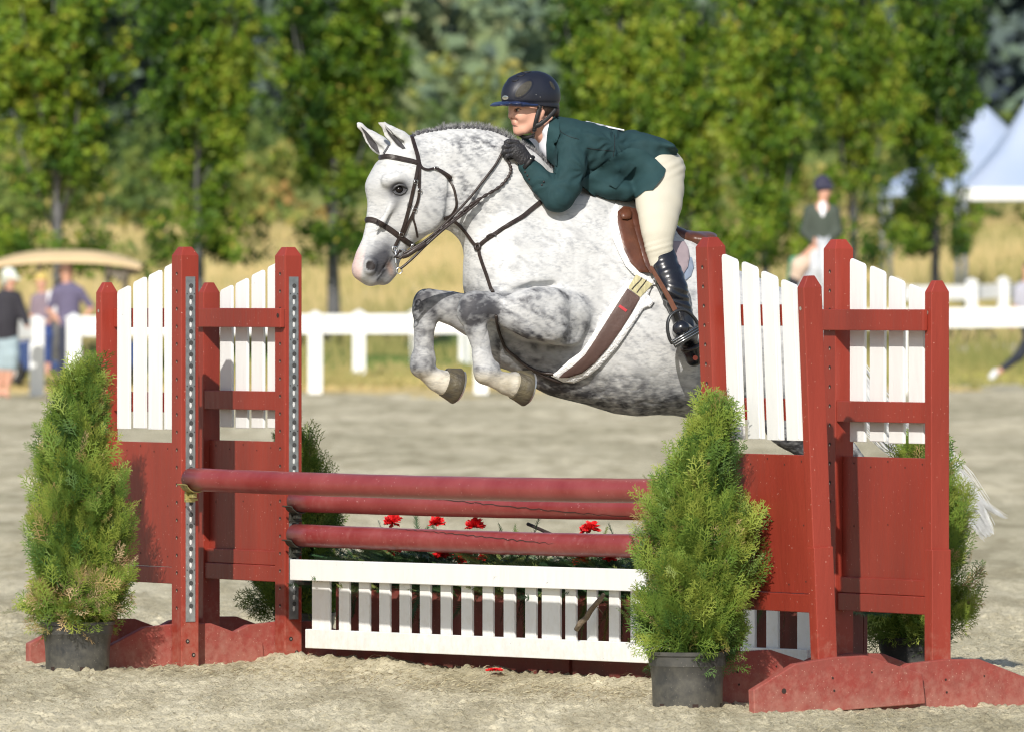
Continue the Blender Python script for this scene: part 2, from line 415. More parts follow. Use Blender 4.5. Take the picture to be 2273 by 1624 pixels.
    # feet: profiled boards across each end
    for (ua, ub) in ((h+0.002, h+0.042), (u1+0.003, u1+0.043)):
        poly = [(-0.375, -0.02), (-0.375, 0.088), (-0.175, 0.176), (0.0, 0.19), (0.16, 0.187), (0.42, 0.098), (0.43, -0.02)]
        mb = MB(); mb.prism(poly, ua, ub, lambda p, q: fr((q, p[0], p[1])))
        for (ww, zz, rr) in ((-0.235, 0.075, 0.011), (0.0, 0.06, 0.005), (-0.005, 0.11, 0.005), (0.18, 0.12, 0.004)):
            mb.add([fr((ub+0.0015, ww+math.cos(q*math.pi/4)*rr, zz+math.sin(q*math.pi/4)*rr)) for q in range(8)], [tuple(range(8))], 1)
        mb.build('foot', [M_REDD, M_HOLE], root, bevel=0.004)
    # keyhole track on the inner face
    if track:
        mb = MB(); zt = 1.70
        f2 = lambda w_, z, o: fr((-h-o, w_, z))
        mb.box((-h-0.004, -0.0235, 0.2), (-h-0.0005, 0.0235, zt), 0, fr)
        z = zt-0.04
        while z > 0.23:
            mb.add([f2(0.002+math.cos(q*math.pi/5)*0.0105, z+math.sin(q*math.pi/5)*0.0105, 0.0055) for q in range(10)], [tuple(range(10))], 1)
            mb.add([f2(-0.001+math.cos(q*math.pi/4)*0.006, z-0.0205+math.sin(q*math.pi/4)*0.0125, 0.0055) for q in range(8)], [tuple(range(8))], 2)
            z -= 0.0497
        for (zz, ww) in [(zt-0.075-0.2*i, s2*0.018) for i in range(7) for s2 in (-1, 1)]:
            mb.add([f2(ww+math.cos(q*math.pi/3)*0.003, zz+math.sin(q*math.pi/3)*0.003, 0.006) for q in range(6)], [tuple(range(6))], 1)
        mb.build('track', [M_ZINC, M_ZHOLE, M_ZLITE], root)
        for zz, ww in ((0.115, -0.014), (0.055, 0.016)):
            mb = MB()
            mb.add([f2(ww+math.cos(q*math.pi/4)*0.010, zz+math.sin(q*math.pi/4)*0.010, 0.002) for q in range(8)], [tuple(range(8))], 0)
            mb.add([f2(ww+math.cos(q*math.pi/4)*0.004, zz+math.sin(q*math.pi/4)*0.004, 0.004) for q in range(8)], [tuple(range(8))], 1)
            mb.build('bolt', [M_HOLE, M_BOLT], root)
    return root, fr
LF, frLF = wing('jump_standard', 411, 39.9, -1, False, 'leftmost picket jump standard, the potted shrub with dead sprigs before it', track=True)
LB, frLB = wing('jump_standard', 640, 40.19, -1, True, 'second standard from the left, rails over pickets, holding the white gate end and two poles', track=True)
RF, frRF = wing('jump_standard', 1615, 36.3, 1, False, 'leaning picket standard behind the big potted shrub, right of the rider boot', lean=2.6)
RB, frRB = wing('jump_standard', 1861, 36.62, 1, True, 'rightmost jump standard with a broad rail nailed across its pickets', ztop=1.842)
# ------------------------------------------------------------------ poles
def pole(a, b, r, label):
    a = Vector(a); b = Vector(b); mb = MB(); N = 24; pts = []; rs = []
    for i in range(N+1):
        t = i/N; p = a.lerp(b, t); p.z -= 0.012*math.sin(t*math.pi); pts.append(p); rs.append(r*(1+0.012*math.sin(i*2.1)))
    d = (b-a).normalized()
    pts = [a-d*0.004, a-d*0.001]+pts+[b+d*0.001, b+d*0.004]; rs = [r*0.72, r*0.92]+rs+[r*0.92, r*0.72]
    mb.tube(pts, rs, 28)
    o = mb.build('jump_pole', M_POLE, None, smooth=True)
    return tag(o, label, 'pole', 'red jump poles')
def along(A, B, x):              # point of the ground line A-B that shows at column x
    A = Vector(A); B = Vector(B); k = (x-CX)/FD
    t = (k*A.y-A.x)/((B.x-A.x)-k*(B.y-A.y)); return A.lerp(B, t)
LFo, LBo, RFo, RBo = LF.location, LB.location, RF.location, RB.location
def pole_pt(A, B, x, y, dw=0.0):
    p = along(A-WD*dw, B-WD*dw, x); return W3(x, y, p.y)
pa, pb = pole_pt(LFo, RFo, 424, 1063, 0.065), pole_pt(LFo, RFo, 1500, 1087.5, 0.065)
pb = pa+(pb-pa)*(1+0.02); pb2 = pa+(pb-pa)*1.06
pole(pa, pb2, 0.0495, 'top front red pole on the nearest cups, crossing over the other two')
pc, pd = pole_pt(LBo, RBo, 656, 1112, 0.03), pole_pt(LBo, RBo, 1500, 1124.5, 0.03)
kB = (pole_pt(LBo, RBo, 1829, 1124, 0.03)-pc).length/(pd-pc).length; kC = (pole_pt(LBo, RBo, 1829, 1205, 0.03)-pc).length
P2 = pole(pc, pc+(pd-pc)*kB, 0.0455, 'middle red pole with a long crack, close under the front pole')
pe, pf = pole_pt(LBo, RBo, 656, 1186.5, 0.03), pole_pt(LBo, RBo, 1430, 1205.5, 0.03)
P3 = pole(pe, pe+(pf-pe)*(kC/(pf-pe).length), 0.0485, 'lowest red pole just above the white gate')
# crack in the middle pole: a thin dark split that wanders along the wood
def crack(p0, p1, r, ts, name, par):
    mb = MB(); d = (p1-p0); dn = d.normalized(); side = dn.cross(Vector((0, 0, 1))).normalized()
    if side.y > 0: side = -side
    prev = None
    for i in range(61):
        t = ts[0]+(ts[1]-ts[0])*i/60; an = R(ts[2]+(ts[3]-ts[2])*i/60)+0.05*math.sin(i*1.7)+0.03*math.sin(i*4.1)
        an2 = an-(0.07*math.sin(math.pi*i/60)**0.5+0.01)
        base = p0+d*t; base.z -= 0.012*math.sin(t/1.4*math.pi)
        q = [base+(side*math.cos(a_)+Vector((0, 0, 1))*math.sin(a_))*(r+0.0018) for a_ in (an, an2)]
        if prev: mb.add([prev[0], prev[1], q[1], q[0]], [(0, 1, 2, 3)])
        prev = q
    return mb.build(name, M_HOLE, par)
crack(pc, pc+(pd-pc)*1.0, 0.0455, (0.30, 0.97, 58, -52), 'crack', P2)
crack(pe, pe+(pf-pe)*1.0, 0.0487, (0.30, 0.78, 70, 5), 'crack', P3)
# cups
def cup(p, d, r, label, mt):
    """shaped steel cup under a pole end; p pole axis point, d along the pole"""
    d = Vector(d).normalized(); mb = MB(); n = 14; th = 0.005
    sd_ = Vector((0, 0, 1)).cross(d).normalized()      # across, towards the far side
    prof = []
    for i in range(n+1):
        a = R(205+(335-205)*i/n); prof.append((math.cos(a)*(r+0.004), math.sin(a)*(r+0.004)))
    prof = [(prof[0][0]-0.016, prof[0][1]+0.004)]+prof+[(prof[-1][0]+0.012, prof[-1][1]+0.0)]
    N = len(prof); vs = []
    for a0 in (-0.055, 0.005):
        for dz in (0, -th):
            vs += [p+d*a0+sd_*q[0]+Vector((0, 0, q[1]+dz)) for q in prof]
    fs = []
    for i in range(N-1):
        fs += [(i, i+1, 2*N+i+1, 2*N+i), (N+i, 3*N+i, 3*N+i+1, N+i+1), (i, N+i, N+i+1, i+1), (2*N+i, 2*N+i+1, 3*N+i+1, 3*N+i)]
    fs += [(0, 2*N, 3*N, N), (N-1, 2*N-1, 4*N-1, 3*N-1)]
    mb.add(vs, fs)
    o = mb.build('jump_cup', mt, None, smooth=False); tag(o, label, 'jump cup', 'steel cups holding the pole ends')
    mb = MB()
    def fr(v): return p+d*v[0]+sd_*v[1]+Vector((0, 0, v[2]))
    mb.box((-0.062, -0.024, -r-0.05), (-0.048, 0.024, -r-0.004), 0, fr)
    mb.box((-0.047, -0.012, -r-0.030), (-0.012, 0.012, -r-0.011), 0, fr)
    mb.box((-0.052, -0.03, -r-0.043), (-0.046, 0.036, -r-0.034), 0, fr)
    b = mb.build('bracket', mt, None, bevel=0.002); b.parent = o
    return o
dA = (pb-pa).normalized(); dB = (pd-pc).normalized()
cup(pa+dA*0.045, dA, 0.0495, 'yellowish cup under the front pole on the outermost left post', M_CUPY)
cup(pc+dB*0.042, dB, 0.0455, 'upper dark steel cup under the cracked middle pole', M_CUP)
cup(pe+dB*0.042, dB, 0.0485, 'lower dark steel cup just above the white gate', M_CUP)
# ------------------------------------------------------------------ gate
GT = empty('jump_gate', along(LBo-WD*0.055, RBo-WD*0.055, 660), 'low white slatted gate hung beneath the red poles', 'gate')
gA, gB = LBo-WD*0.055, RBo-WD*0.055
tl, tr_ = pole_pt(LBo, RBo, 648, 1240, 0.055), pole_pt(LBo, RBo, 1440, 1263, 0.055)
gu = Vector((tr_.x-tl.x, tr_.y-tl.y, tr_.z-tl.z)).normalized(); gup = Vector((0, 0, 1)); gw = WD
gl = (pole_pt(LBo, RBo, 1806, 1262, 0.055)-tl).dot(gu)
def gf(v): return tl+gu*v[0]+gw*v[1]+gup*v[2]
mb = MB(); mb.box((0, -0.011, -0.091), (gl+0.02, 0.011, 0), 0, gf); mb.build('top_rail', M_WHITE, GT, bevel=0.003)
bl = (along(gA, gB, 682)-along(gA, gB, 648)).length
mb = MB(); mb.box((bl, -0.011, -0.385), (gl-0.03, 0.011, -0.302), 0, gf); mb.build('bottom_rail', M_WHITE, GT, bevel=0.003)
def gcol(X):                     # enlarged-crop column to distance along the gate
    x = (680+X/2.4707)/1.0999; return (along(gA, gB, x)-along(gA, gB, 648)).length
cols_ = [(175, 295), (337, 413), (457, 535), (580, 657), (702, 780), (825, 902), (950, 1027), (1075, 1155), (1203, 1280), (1330, 1410), (1460, 1540), (1560, 1685), (1702, 1780), (1832, 1905), (1965, 2040), (2095, 2178)]
xs = [(gcol(a), gcol(b)) for a, b in cols_]
pit = (xs[14][0]-xs[12][0])/2
k = 0
while xs[-1][1]+pit < gl-0.16: xs.append((xs[15][0]+pit*(k+1), xs[15][1]+pit*(k+1))); k += 1
xs.append((gl-0.15, gl-0.035))
for (a, b) in xs:
    mb = MB(); mb.box((a, 0.022, -0.38), (b-(0.020 if b-a < 0.2 else 0.012), 0.034, -0.01), 0, gf); mb.build('slat', M_WHITE, GT, bevel=0.002)
# small hanger brackets under the left end of the gate
mb = MB(); mb.box((-0.005, 0.012, -0.112), (0.075, 0.05, -0.097), 0, gf); mb.build('hanger', M_CUP, GT, bevel=0.002)
# ------------------------------------------------------------------ sand of the arena
def build_sand():
    rows = list(np.arange(-30, 30, 6.0))+list(np.arange(30, 33.2, 0.2))+list(np.arange(33.2, 46, 0.026))
    y = 46.0; st = 0.03
    while y < 158: rows.append(y); st = min(1.2, st*1.022); y += st
    rows = np.array(rows)
    ins = np.linspace(-1, 1, 460); outs = np.array([1.05, 1.12, 1.25, 1.5, 2.0, 3.0, 5.0, 9.0, 16.0])
    cs = np.concatenate([-outs[::-1], ins, outs])
    YY, CC = np.meshgrid(rows, cs, indexing='ij')
    XX = CC*(np.maximum(YY, 31)*0.0605)
    P = np.stack([XX.ravel(), YY.ravel(), np.zeros(XX.size)], 1)
    near = 1-sstep(46, 60, P[:, 1])
    Pa = P*np.array([1, 0.55, 1])
    big = (fbm(Pa, 0.9, 3, 1)-0.5)*0.045
    med = (fbm(Pa, 4.0, 3, 5)-0.5)*0.014
    cl = np.clip(fbm(P, 17.0, 3, 9)-0.62, 0, 1)*0.055           # clods
    cl2 = np.clip(vnoise(P, 36.0, 19)-0.62, 0, 1)*0.008-np.clip(0.40-fbm(P*np.array([1, .6, 1]), 3.2, 2, 61), 0, 1)*0.07
    grit = np.clip(vnoise(P*np.array([1, 0.62, 1]), 50.0, 71)-0.60, 0, 1)*0.034+np.clip(vnoise(P*np.array([1, 0.7, 1]), 26.0, 77)-0.66, 0, 1)*0.05
    far = (fbm(P*np.array([0.5, 0.22, 1]), 1.0, 4, 12)-0.5)*0.16*sstep(40.5, 58, P[:, 1])+(fbm(P*np.array([1, 0.5, 1]), 3.6, 3, 52)-0.5)*0.07*sstep(41, 46, P[:, 1])*(1-sstep(60, 90, P[:, 1]))
    hoof = np.clip(0.42-fbm(P*np.array([1, 0.5, 1]), 1.9, 2, 33), 0, 1)*-0.16*sstep(40.3, 43, P[:, 1])
    z = big*0.55+(med+cl)*(0.45+0.55*near)+(cl2+grit)*near+far+hoof
    # low bank of kicked-up sand in front of the boxes
    a = LBo; b = RBo; d = (b-a); L2 = d.x**2+d.y**2
    t = ((P[:, 0]-a.x)*d.x+(P[:, 1]-a.y)*d.y)/L2
    dist = ((P[:, 0]-a.x)*d.y-(P[:, 1]-a.y)*d.x)/math.sqrt(L2)      # + towards the camera side? sign fixed below
    sgn = 1 if ((0-a.x)*d.y-(0-a.y)*d.x) > 0 else -1
    dist = dist*sgn
    bank = np.exp(-((dist-0.02)/0.13)**2)*sstep(-0.15, 0.02, t)*(1-sstep(0.98, 1.15, t))
    z += bank*(0.022+0.03*vnoise(P, 3.0, 41))
    z -= np.median(z[(P[:, 1] > 34) & (P[:, 1] < 41)])
    z = np.where(P[:, 1] > 150, z*(1-sstep(150, 156, P[:, 1])), z)
    P[:, 2] = z
    nr, nc = XX.shape; ii = np.arange((nr-1)*(nc-1)); r = ii//(nc-1); c = ii % (nc-1)
    F = np.stack([r*nc+c, r*nc+c+1, (r+1)*nc+c+1, (r+1)*nc+c], 1)
    m, n, b_ = new_mat('arena_sand'); L = n.links.new
    ge = n.nodes.new('ShaderNodeNewGeometry')
    def noise(sc, det, stretch=(1, 1, 1)):
        mp = n.nodes.new('ShaderNodeMapping'); L(ge.outputs['Position'], mp.inputs[0]); mp.inputs['Scale'].default_value = stretch
        no = n.nodes.new('ShaderNodeTexNoise'); no.inputs['Scale'].default_value = sc; no.inputs['Detail'].default_value = det; L(mp.outputs[0], no.inputs[0]); return no
    n1 = noise(14, 8); n2 = noise(0.5, 9, (1.0, 0.22, 1)); n3 = noise(95, 3, (1, 0.6, 1)); n4 = noise(3.6, 9, (1, 0.14, 1))
    def ramp(src, p0, p1, c0, c1):
        rp = n.nodes.new('ShaderNodeValToRGB'); L(src, rp.inputs[0]); e = rp.color_ramp.elements
        e[0].position = p0; e[1].position = p1; e[0].color = (*c0, 1); e[1].color = (*c1, 1); return rp.outputs[0]
    def mix(a_, b2, f, mode='MULTIPLY'):
        mx = n.nodes.new('ShaderNodeMix'); mx.data_type = 'RGBA'; mx.blend_type = mode; mx.inputs[0].default_value = f
        L(a_, mx.inputs[6]); L(b2, mx.inputs[7]); return mx.outputs[2]
    base = ramp(n1.outputs[0], 0.3, 0.7, (0.50, 0.45, 0.315), (0.80, 0.725, 0.53))
    base = mix(base, ramp(n2.outputs[0], 0.40, 0.60, (0.66, 0.66, 0.62), (1.0, 1.0, 1.0)), 0.75)  # hoofprint shade painted in as darker streaks, here and on the next line
    base = mix(base, ramp(n4.outputs[0], 0.40, 0.56, (0.60, 0.58, 0.53), (1.0, 1.0, 1.0)), 0.62)
    base = mix(base, ramp(n3.outputs[0], 0.30, 0.48, (0.45, 0.42, 0.36), (1.0, 1.0, 1.0)), 0.75)
    L(base, b_.inputs['Base Color']); b_.inputs['Roughness'].default_value = 0.95; b_.inputs['Specular IOR Level'].default_value = 0.15
    bp = n.nodes.new('ShaderNodeBump'); bp.inputs['Strength'].default_value = 0.9; bp.inputs['Distance'].default_value = 0.011
    n5 = noise(120, 6); L(n5.outputs[0], bp.inputs['Height']); L(bp.outputs[0], b_.inputs['Normal'])
    o = np_mesh('arena_ground', P, F, m, smooth=True); tag(o, 'pale beige sand of the riding arena', 'ground', kind='structure')
    return o
SAND = build_sand()
# straw and wood-fibre litter in the near footing: thin curled fibres
def litter():
    n = 5200; V = []; F = []
    rg = np.random.default_rng(11)
    yy = 33.6+rg.random(n)**1.3*8.5; xx = (rg.random(n)-0.5)*2*yy*0.058
    dense = rg.random(n) < 0.62
    tt = rg.random(n); off = rg.normal(0, 0.16, n)+0.18
    a, b = LFo, RFo; a2, b2 = LBo, RBo
    bx = np.where(rg.random(n) < 0.5, a.x+(b.x-a.x)*tt, a2.x+(b2.x-a2.x)*tt)-WD.x*off
    by = np.where(rg.random(n) < 0.5, a.y+(b.y-a.y)*tt, a2.y+(b2.y-a2.y)*tt)-WD.y*off
    xx = np.where(dense, bx, xx); yy = np.where(dense, by, yy)
    dg = bpy.context.evaluated_depsgraph_get(); tree = BVHTree.FromObject(SAND, dg)
    col = []
    for i in range(n):
        h = tree.ray_cast(Vector((xx[i], yy[i], 1)), Vector((0, 0, -1)))
        if h[0] is None: continue
        p = h[0]+Vector((0, 0, 0.001)); L = rg.uniform(0.012, 0.05); an = rg.uniform(0, math.pi); wd = rg.uniform(0.0007, 0.0018)
        d = Vector((math.cos(an), math.sin(an), rg.uniform(-0.05, 0.35))); sd_ = Vector((-d.y, d.x, 0.6)).normalized()*wd
        k = len(V); c = rg.random(); q = p+d*L*0.5+Vector((0, 0, L*0.12)); e = p+d*L+Vector((0, 0, rg.uniform(-0.1, 0.1)*L))
        V += [p-sd_, p+sd_, q+sd_, q-sd_, e+sd_*0.3, e-sd_*0.3]; F += [(k, k+1, k+2, k+3), (k+3, k+2, k+4, k+5)]; col += [(c, 0, 0)]*6
    m = leaf_mat('straw', [(0.16, 0.12, 0.07), (0.42, 0.36, 0.22), (0.55, 0.5, 0.34)], 0.8, 0.05)
    o = np_mesh('straw_litter', np.array([list(v) for v in V]), np.array(F), m, col=np.array(col, dtype=float)); tag(o, 'dry straw and fibre scattered over the sand', 'straw', kind='stuff')
litter()
# ------------------------------------------------------------------ potted conifers
M_POT = mat('pot_plastic', (0.026, 0.028, 0.031), 0.42, dust=(0.26, (0.16, 0.15, 0.12)), col2=(0.075, 0.073, 0.066), vs=9, bump=0.15, bs=20, specks=(70, 0.09, (0.22, 0.2, 0.17)))
M_SOIL = mat('potting_soil', (0.05, 0.035, 0.025), 0.95, var=0.4, vs=50, bump=0.6, bs=60)
M_BARK = mat('conifer_bark', (0.16, 0.10, 0.065), 0.9, var=0.3, vs=30, bump=0.5, bs=40)
M_THUJA = leaf_mat('conifer_scale_leaf', [(0.022, 0.055, 0.018), (0.055, 0.125, 0.028), (0.15, 0.245, 0.04), (0.29, 0.35, 0.06), (0.46, 0.32, 0.15), (0.60, 0.46, 0.28)], 0.5, 0.22)
def frond_template(seed, L=1.0, n=9):
    """flat branching spray in the x-z plane, tip along +z, unit length; returns verts, quads"""
    rg = np.random.default_rng(seed); V = []; F = []
    def strip(a, d, l, w_, bend):
        n_ = np.array([-d[1], d[0]]); k = len(V)
        for i in range(3):
            t = i/2; p = a+d*l*t+n_*bend*l*t*t; ww = w_*(1-0.55*t)
            V.append((*(p-n_*ww), 0.0)); V.append((*(p+n_*ww), 0.0))
        F.append((k, k+1, k+3, k+2)); F.append((k+2, k+3, k+5, k+4))
    a0 = np.array([0.0, 0.0]); d0 = np.array([0.0, 1.0]); strip(a0, d0, 1.0, 0.016, rg.uniform(-0.1, 0.1))
    for i in range(n):
        t = 0.1+0.82*i/n; s_ = 1 if i % 2 else -1
        an = R(38+rg.uniform(-10, 10))*s_; d = np.array([math.sin(an), math.cos(an)]); l = (0.52-0.36*t)*rg.uniform(0.75, 1.25)
        p = np.array([0.0, t]); strip(p, d, l, 0.014, -0.15*s_)
        for j in range(3):
            t2 = 0.3+0.25*j; s2 = 1 if (j+i) % 2 else -1; an2 = an+R(40)*s2
            d2 = np.array([math.sin(an2), math.cos(an2)]); strip(p+d*l*t2, d2, l*(0.5-0.12*j)*rg.uniform(0.8, 1.3), 0.013, 0.0)
    V = np.array(V); V = V[:, [0, 2, 1]]          # (x, 0, z)
    V[:, 1] = 0.12*V[:, 0]**2+0.10*V[:, 2]**2*rg.uniform(-1, 1)
    return V, np.array(F)
FR = [frond_template(s) for s in range(5)]
def place_templates(T, pos, dirs, nrm, scale, colv):
    """merge copies of templates: each pointed along dirs, facing nrm"""
    Vs = []; Fs = []; Cs = []; b = 0
    for i in range(len(pos)):
        V, F = T[i % len(T)]
        z = dirs[i]/np.linalg.norm(dirs[i]); x = np.cross(nrm[i], z); x /= np.linalg.norm(x)+1e-9; y = np.cross(z, x)
        Vs.append(pos[i]+scale[i]*(V[:, :1]*x+V[:, 1:2]*y+V[:, 2:3]*z)); Fs.append(F+b); b += len(V)
        g = V[:, 2]/max(1e-6, V[:, 2].max())
        Cs.append(np.clip(np.stack([colv[i]+0.07*(g-0.4), g*0, g*0], 1), 0, 1))
    return np.concatenate(Vs), np.concatenate(Fs), np.concatenate(Cs)
def conifer(name, x, Y, prof, rpot, hpot, label, seed=0, n=3600, dead=None, lean=0.0, two=False, yscale=1.0):
    """prof: list of (z, left reach m, right reach m) above the pot rim; dead: list of (x m, z m, radius) brown sprigs on the viewer side"""
    rg = np.random.default_rng(seed+100); base = W3(x, HY, Y); base.z = 0.0
    root = empty(name, base, label, 'potted shrub', 'potted conifers beside the jump')
    mb = MB(); N = 40; pr = [(0.0, 0.0), (rpot*0.84, 0.0), (rpot*0.86, 0.01), (rpot*0.885, hpot*0.5), (rpot*0.93, hpot*0.74), (rpot*0.955, hpot*0.76), (rpot*0.975, hpot*0.93), (rpot*1.02, hpot*0.935), (rpot*1.03, hpot), (rpot*0.985, hpot), (rpot*0.95, hpot*0.80), (0.0, hpot*0.80)]
    vs = []; fs = []
    for r_, z in pr:
        for k in range(N):
            a = 2*math.pi*k/N; rr = r_*(1+0.012*math.sin(2*a+seed)); vs.append(base+Vector((rr*math.cos(a), rr*math.sin(a), z-0.012)))
    for i in range(len(pr)-1):
        for k in range(N): fs.append((i*N+k, i*N+(k+1) % N, (i+1)*N+(k+1) % N, (i+1)*N+k))
    mb.add(vs, fs)
    for k in range(6):                      # drain slots near the foot
        a = R(-90+60*k+12); c, s_ = math.cos(a), math.sin(a); t = Vector((-s_, c, 0)); o_ = Vector((c, s_, 0))*(rpot*0.868)
        mb.add([base+o_-t*0.012+Vector((0, 0, 0.0)), base+o_+t*0.012+Vector((0, 0, 0.0)), base+o_*1.01+t*0.012+Vector((0, 0, 0.02)), base+o_*1.01-t*0.012+Vector((0, 0, 0.02))], [(0, 1, 2, 3)], 1)
    mb.build('pot', [M_POT, M_HOLE], root, smooth=True).modifiers.new('es', 'EDGE_SPLIT').split_angle = R(35)
    mb = MB(); ring = [base+Vector((rpot*0.95*math.cos(k*math.pi/10), rpot*0.95*math.sin(k*math.pi/10), hpot*0.83+0.006*math.sin(k*5))) for k in range(20)]
    mb.add(ring+[base+Vector((0, 0, hpot*0.87))], [(k, (k+1) % 20, 20) for k in range(20)]); mb.build('soil', M_SOIL, root)
    zs = np.array([p[0] for p in prof]); lw = np.array([p[1] for p in prof]); rw = np.array([p[2] for p in prof]); H = zs[-1]
    # stems
    mb = MB()
    for k in range(7):
        a = rg.uniform(0, 6.28); top = H*rg.uniform(0.6, 0.95); cxm = np.interp(top, zs, (rw-lw)/2); pts = []
        for i in range(7):
            t = i/6; sp = 0.03+0.10*t*rg.uniform(0.6, 1.1)
            pts.append(base+Vector((math.cos(a)*sp*(1-0.5*t)+np.interp(top*t, zs, (rw-lw)/2)*t, math.sin(a)*sp*(1-0.5*t), hpot*0.8+top*t)))
        mb.tube(pts, [0.009*(1-0.8*i/6)+0.001 for i in range(7)], 6)
    mb.build('stem', M_BARK, root, smooth=True)
    # foliage
    pos = []; d = []; rad_ = []; zl = []
    nb = n//24; order = rg.random(nb)
    for k in range(nb):
        z1 = H*(0.03+0.97*order[k]**0.92); th_ = rg.uniform(0, 2*np.pi)
        l_ = np.interp(z1, zs, lw); r2 = np.interp(z1, zs, rw); hw = max(0.03, (l_+r2)/2); cx_ = (r2-l_)/2
        reach = hw*rg.choice([0.48, 0.7, 0.85, 0.97, 1.10], p=[.16, .26, .32, .18, .08])
        tip = np.array([cx_+math.cos(th_)*reach, math.sin(th_)*reach*yscale, z1]); rise = rg.uniform(0.16, 0.30)*(0.6+0.6*z1/H)
        z0 = max(0.0, z1-rise-reach*0.5); c0 = (np.interp(z0, zs, rw)-np.interp(z0, zs, lw))/2
        root_ = np.array([c0+math.cos(th_)*0.02, math.sin(th_)*0.02, z0]); ctrl = root_*0.45+tip*0.55; ctrl[2] -= 0.25*rise
        for j in range(24):
            t_ = 1-0.72*rg.random()**1.35; q = (1-t_)**2*root_+2*t_*(1-t_)*ctrl+t_*t_*tip; tg = 2*(1-t_)*(ctrl-root_)+2*t_*(tip-ctrl); tg /= np.linalg.norm(tg)+1e-9
            sp = 0.028*(1.25-t_)+0.012; pos.append(q+rg.normal(0, sp, 3)); dd = tg*0.9+np.array([math.cos(th_)*0.25, math.sin(th_)*0.25, 0.30])+rg.normal(0, 0.36, 3)
            if z1 < 0.13*H: dd[2] -= 0.75
            d.append(dd); rad_.append(t_); zl.append(z1)
    pos = np.array(pos); d = np.array(d); rad = np.array(rad_); zz = np.array(zl); m_ = len(pos)
    th = np.arctan2(d[:, 1], d[:, 0]); out = np.stack([np.cos(th), np.sin(th), np.zeros(m_)], 1)
    nr = out*0.7+rg.normal(0, 0.7, (m_, 3)); sc = rg.uniform(0.06, 0.15, m_)
    P = pos+np.array([0, 0, hpot*0.9]); P[:, 2] = np.maximum(P[:, 2], hpot*0.55)
    P -= d/np.linalg.norm(d, axis=1)[:, None]*sc[:, None]*0.4
    # tone: clumps of yellow-green tips and darker sprays
    cl = fbm(P, 9.0, 2, seed+9); tone = 0.16+0.75*(cl-0.35)+rg.normal(0, 0.08, m_)+0.16*rad
    tone = np.clip(tone, 0.02, 0.58)
    br = rg.random(m_) < 0.03; tone[br] = rg.uniform(0.7, 0.9, br.sum())
    if dead:
        for (dx, dz, dr) in dead:
            q = (np.hypot(P[:, 0]-dx, P[:, 2]-dz) < dr) & (P[:, 1] < 0.03) & (rg.random(m_) < 0.3); tone[q] = rg.uniform(0.74, 1.0, q.sum())
    V, F, C = place_templates(FR, P+np.array(base), d, nr, sc, tone)
    np_mesh('foliage', V, F, M_THUJA, root, col=C)
    return root
conifer('potted_conifer', 172, 39.55, [(-0.02, 0.19, 0.17), (0.08, 0.24, 0.22), (0.25, 0.25, 0.24), (0.45, 0.22, 0.23), (0.65, 0.20, 0.215), (0.80, 0.165, 0.17), (0.93, 0.13, 0.10), (1.02, 0.07, 0.09), (1.10, 0.01, 0.10)],
        0.157, 0.225, 'left front conifer in a dusty black pot, brown dead sprigs low on it', 1, 4300,
        dead=[(-0.14, 0.20, 0.07), (-0.13, 0.30, 0.05), (0.10, 0.40, 0.085), (0.02, 0.28, 0.07), (0.04, 0.36, 0.06)])
conifer('potted_conifer', 1526, 35.95, [(-0.03, 0.14, 0.18), (0.08, 0.19, 0.21), (0.25, 0.20, 0.26), (0.45, 0.18, 0.27), (0.60, 0.14, 0.24), (0.74, 0.06, 0.18), (0.86, -0.02, 0.15), (0.94, -0.08, 0.13), (0.995, -0.11, 0.125)],
        0.157, 0.235, 'large bright green conifer in a black pot, standing before the leaning standard', 2, 5200)
conifer('potted_conifer', 676, 41.1, [(-0.02, 0.20, 0.12), (0.10, 0.25, 0.16), (0.3, 0.24, 0.16), (0.5, 0.2, 0.14), (0.65, 0.16, 0.09), (0.78, 0.10, 0.02), (0.82, 0.08, -0.02)],
        0.14, 0.21, 'conifer half hidden behind the second standard and the white gate', 3, 3000)
conifer('potted_conifer', 2030, 37.9, [(-0.02, 0.22, 0.22), (0.10, 0.24, 0.25), (0.3, 0.22, 0.255), (0.5, 0.17, 0.24), (0.62, 0.11, 0.2), (0.72, 0.05, 0.14), (0.82, 0.01, 0.07), (0.86, -0.01, 0.05)],
        0.155, 0.22, 'conifer behind the rightmost standard, its pot seen under the panel', 4, 3400)
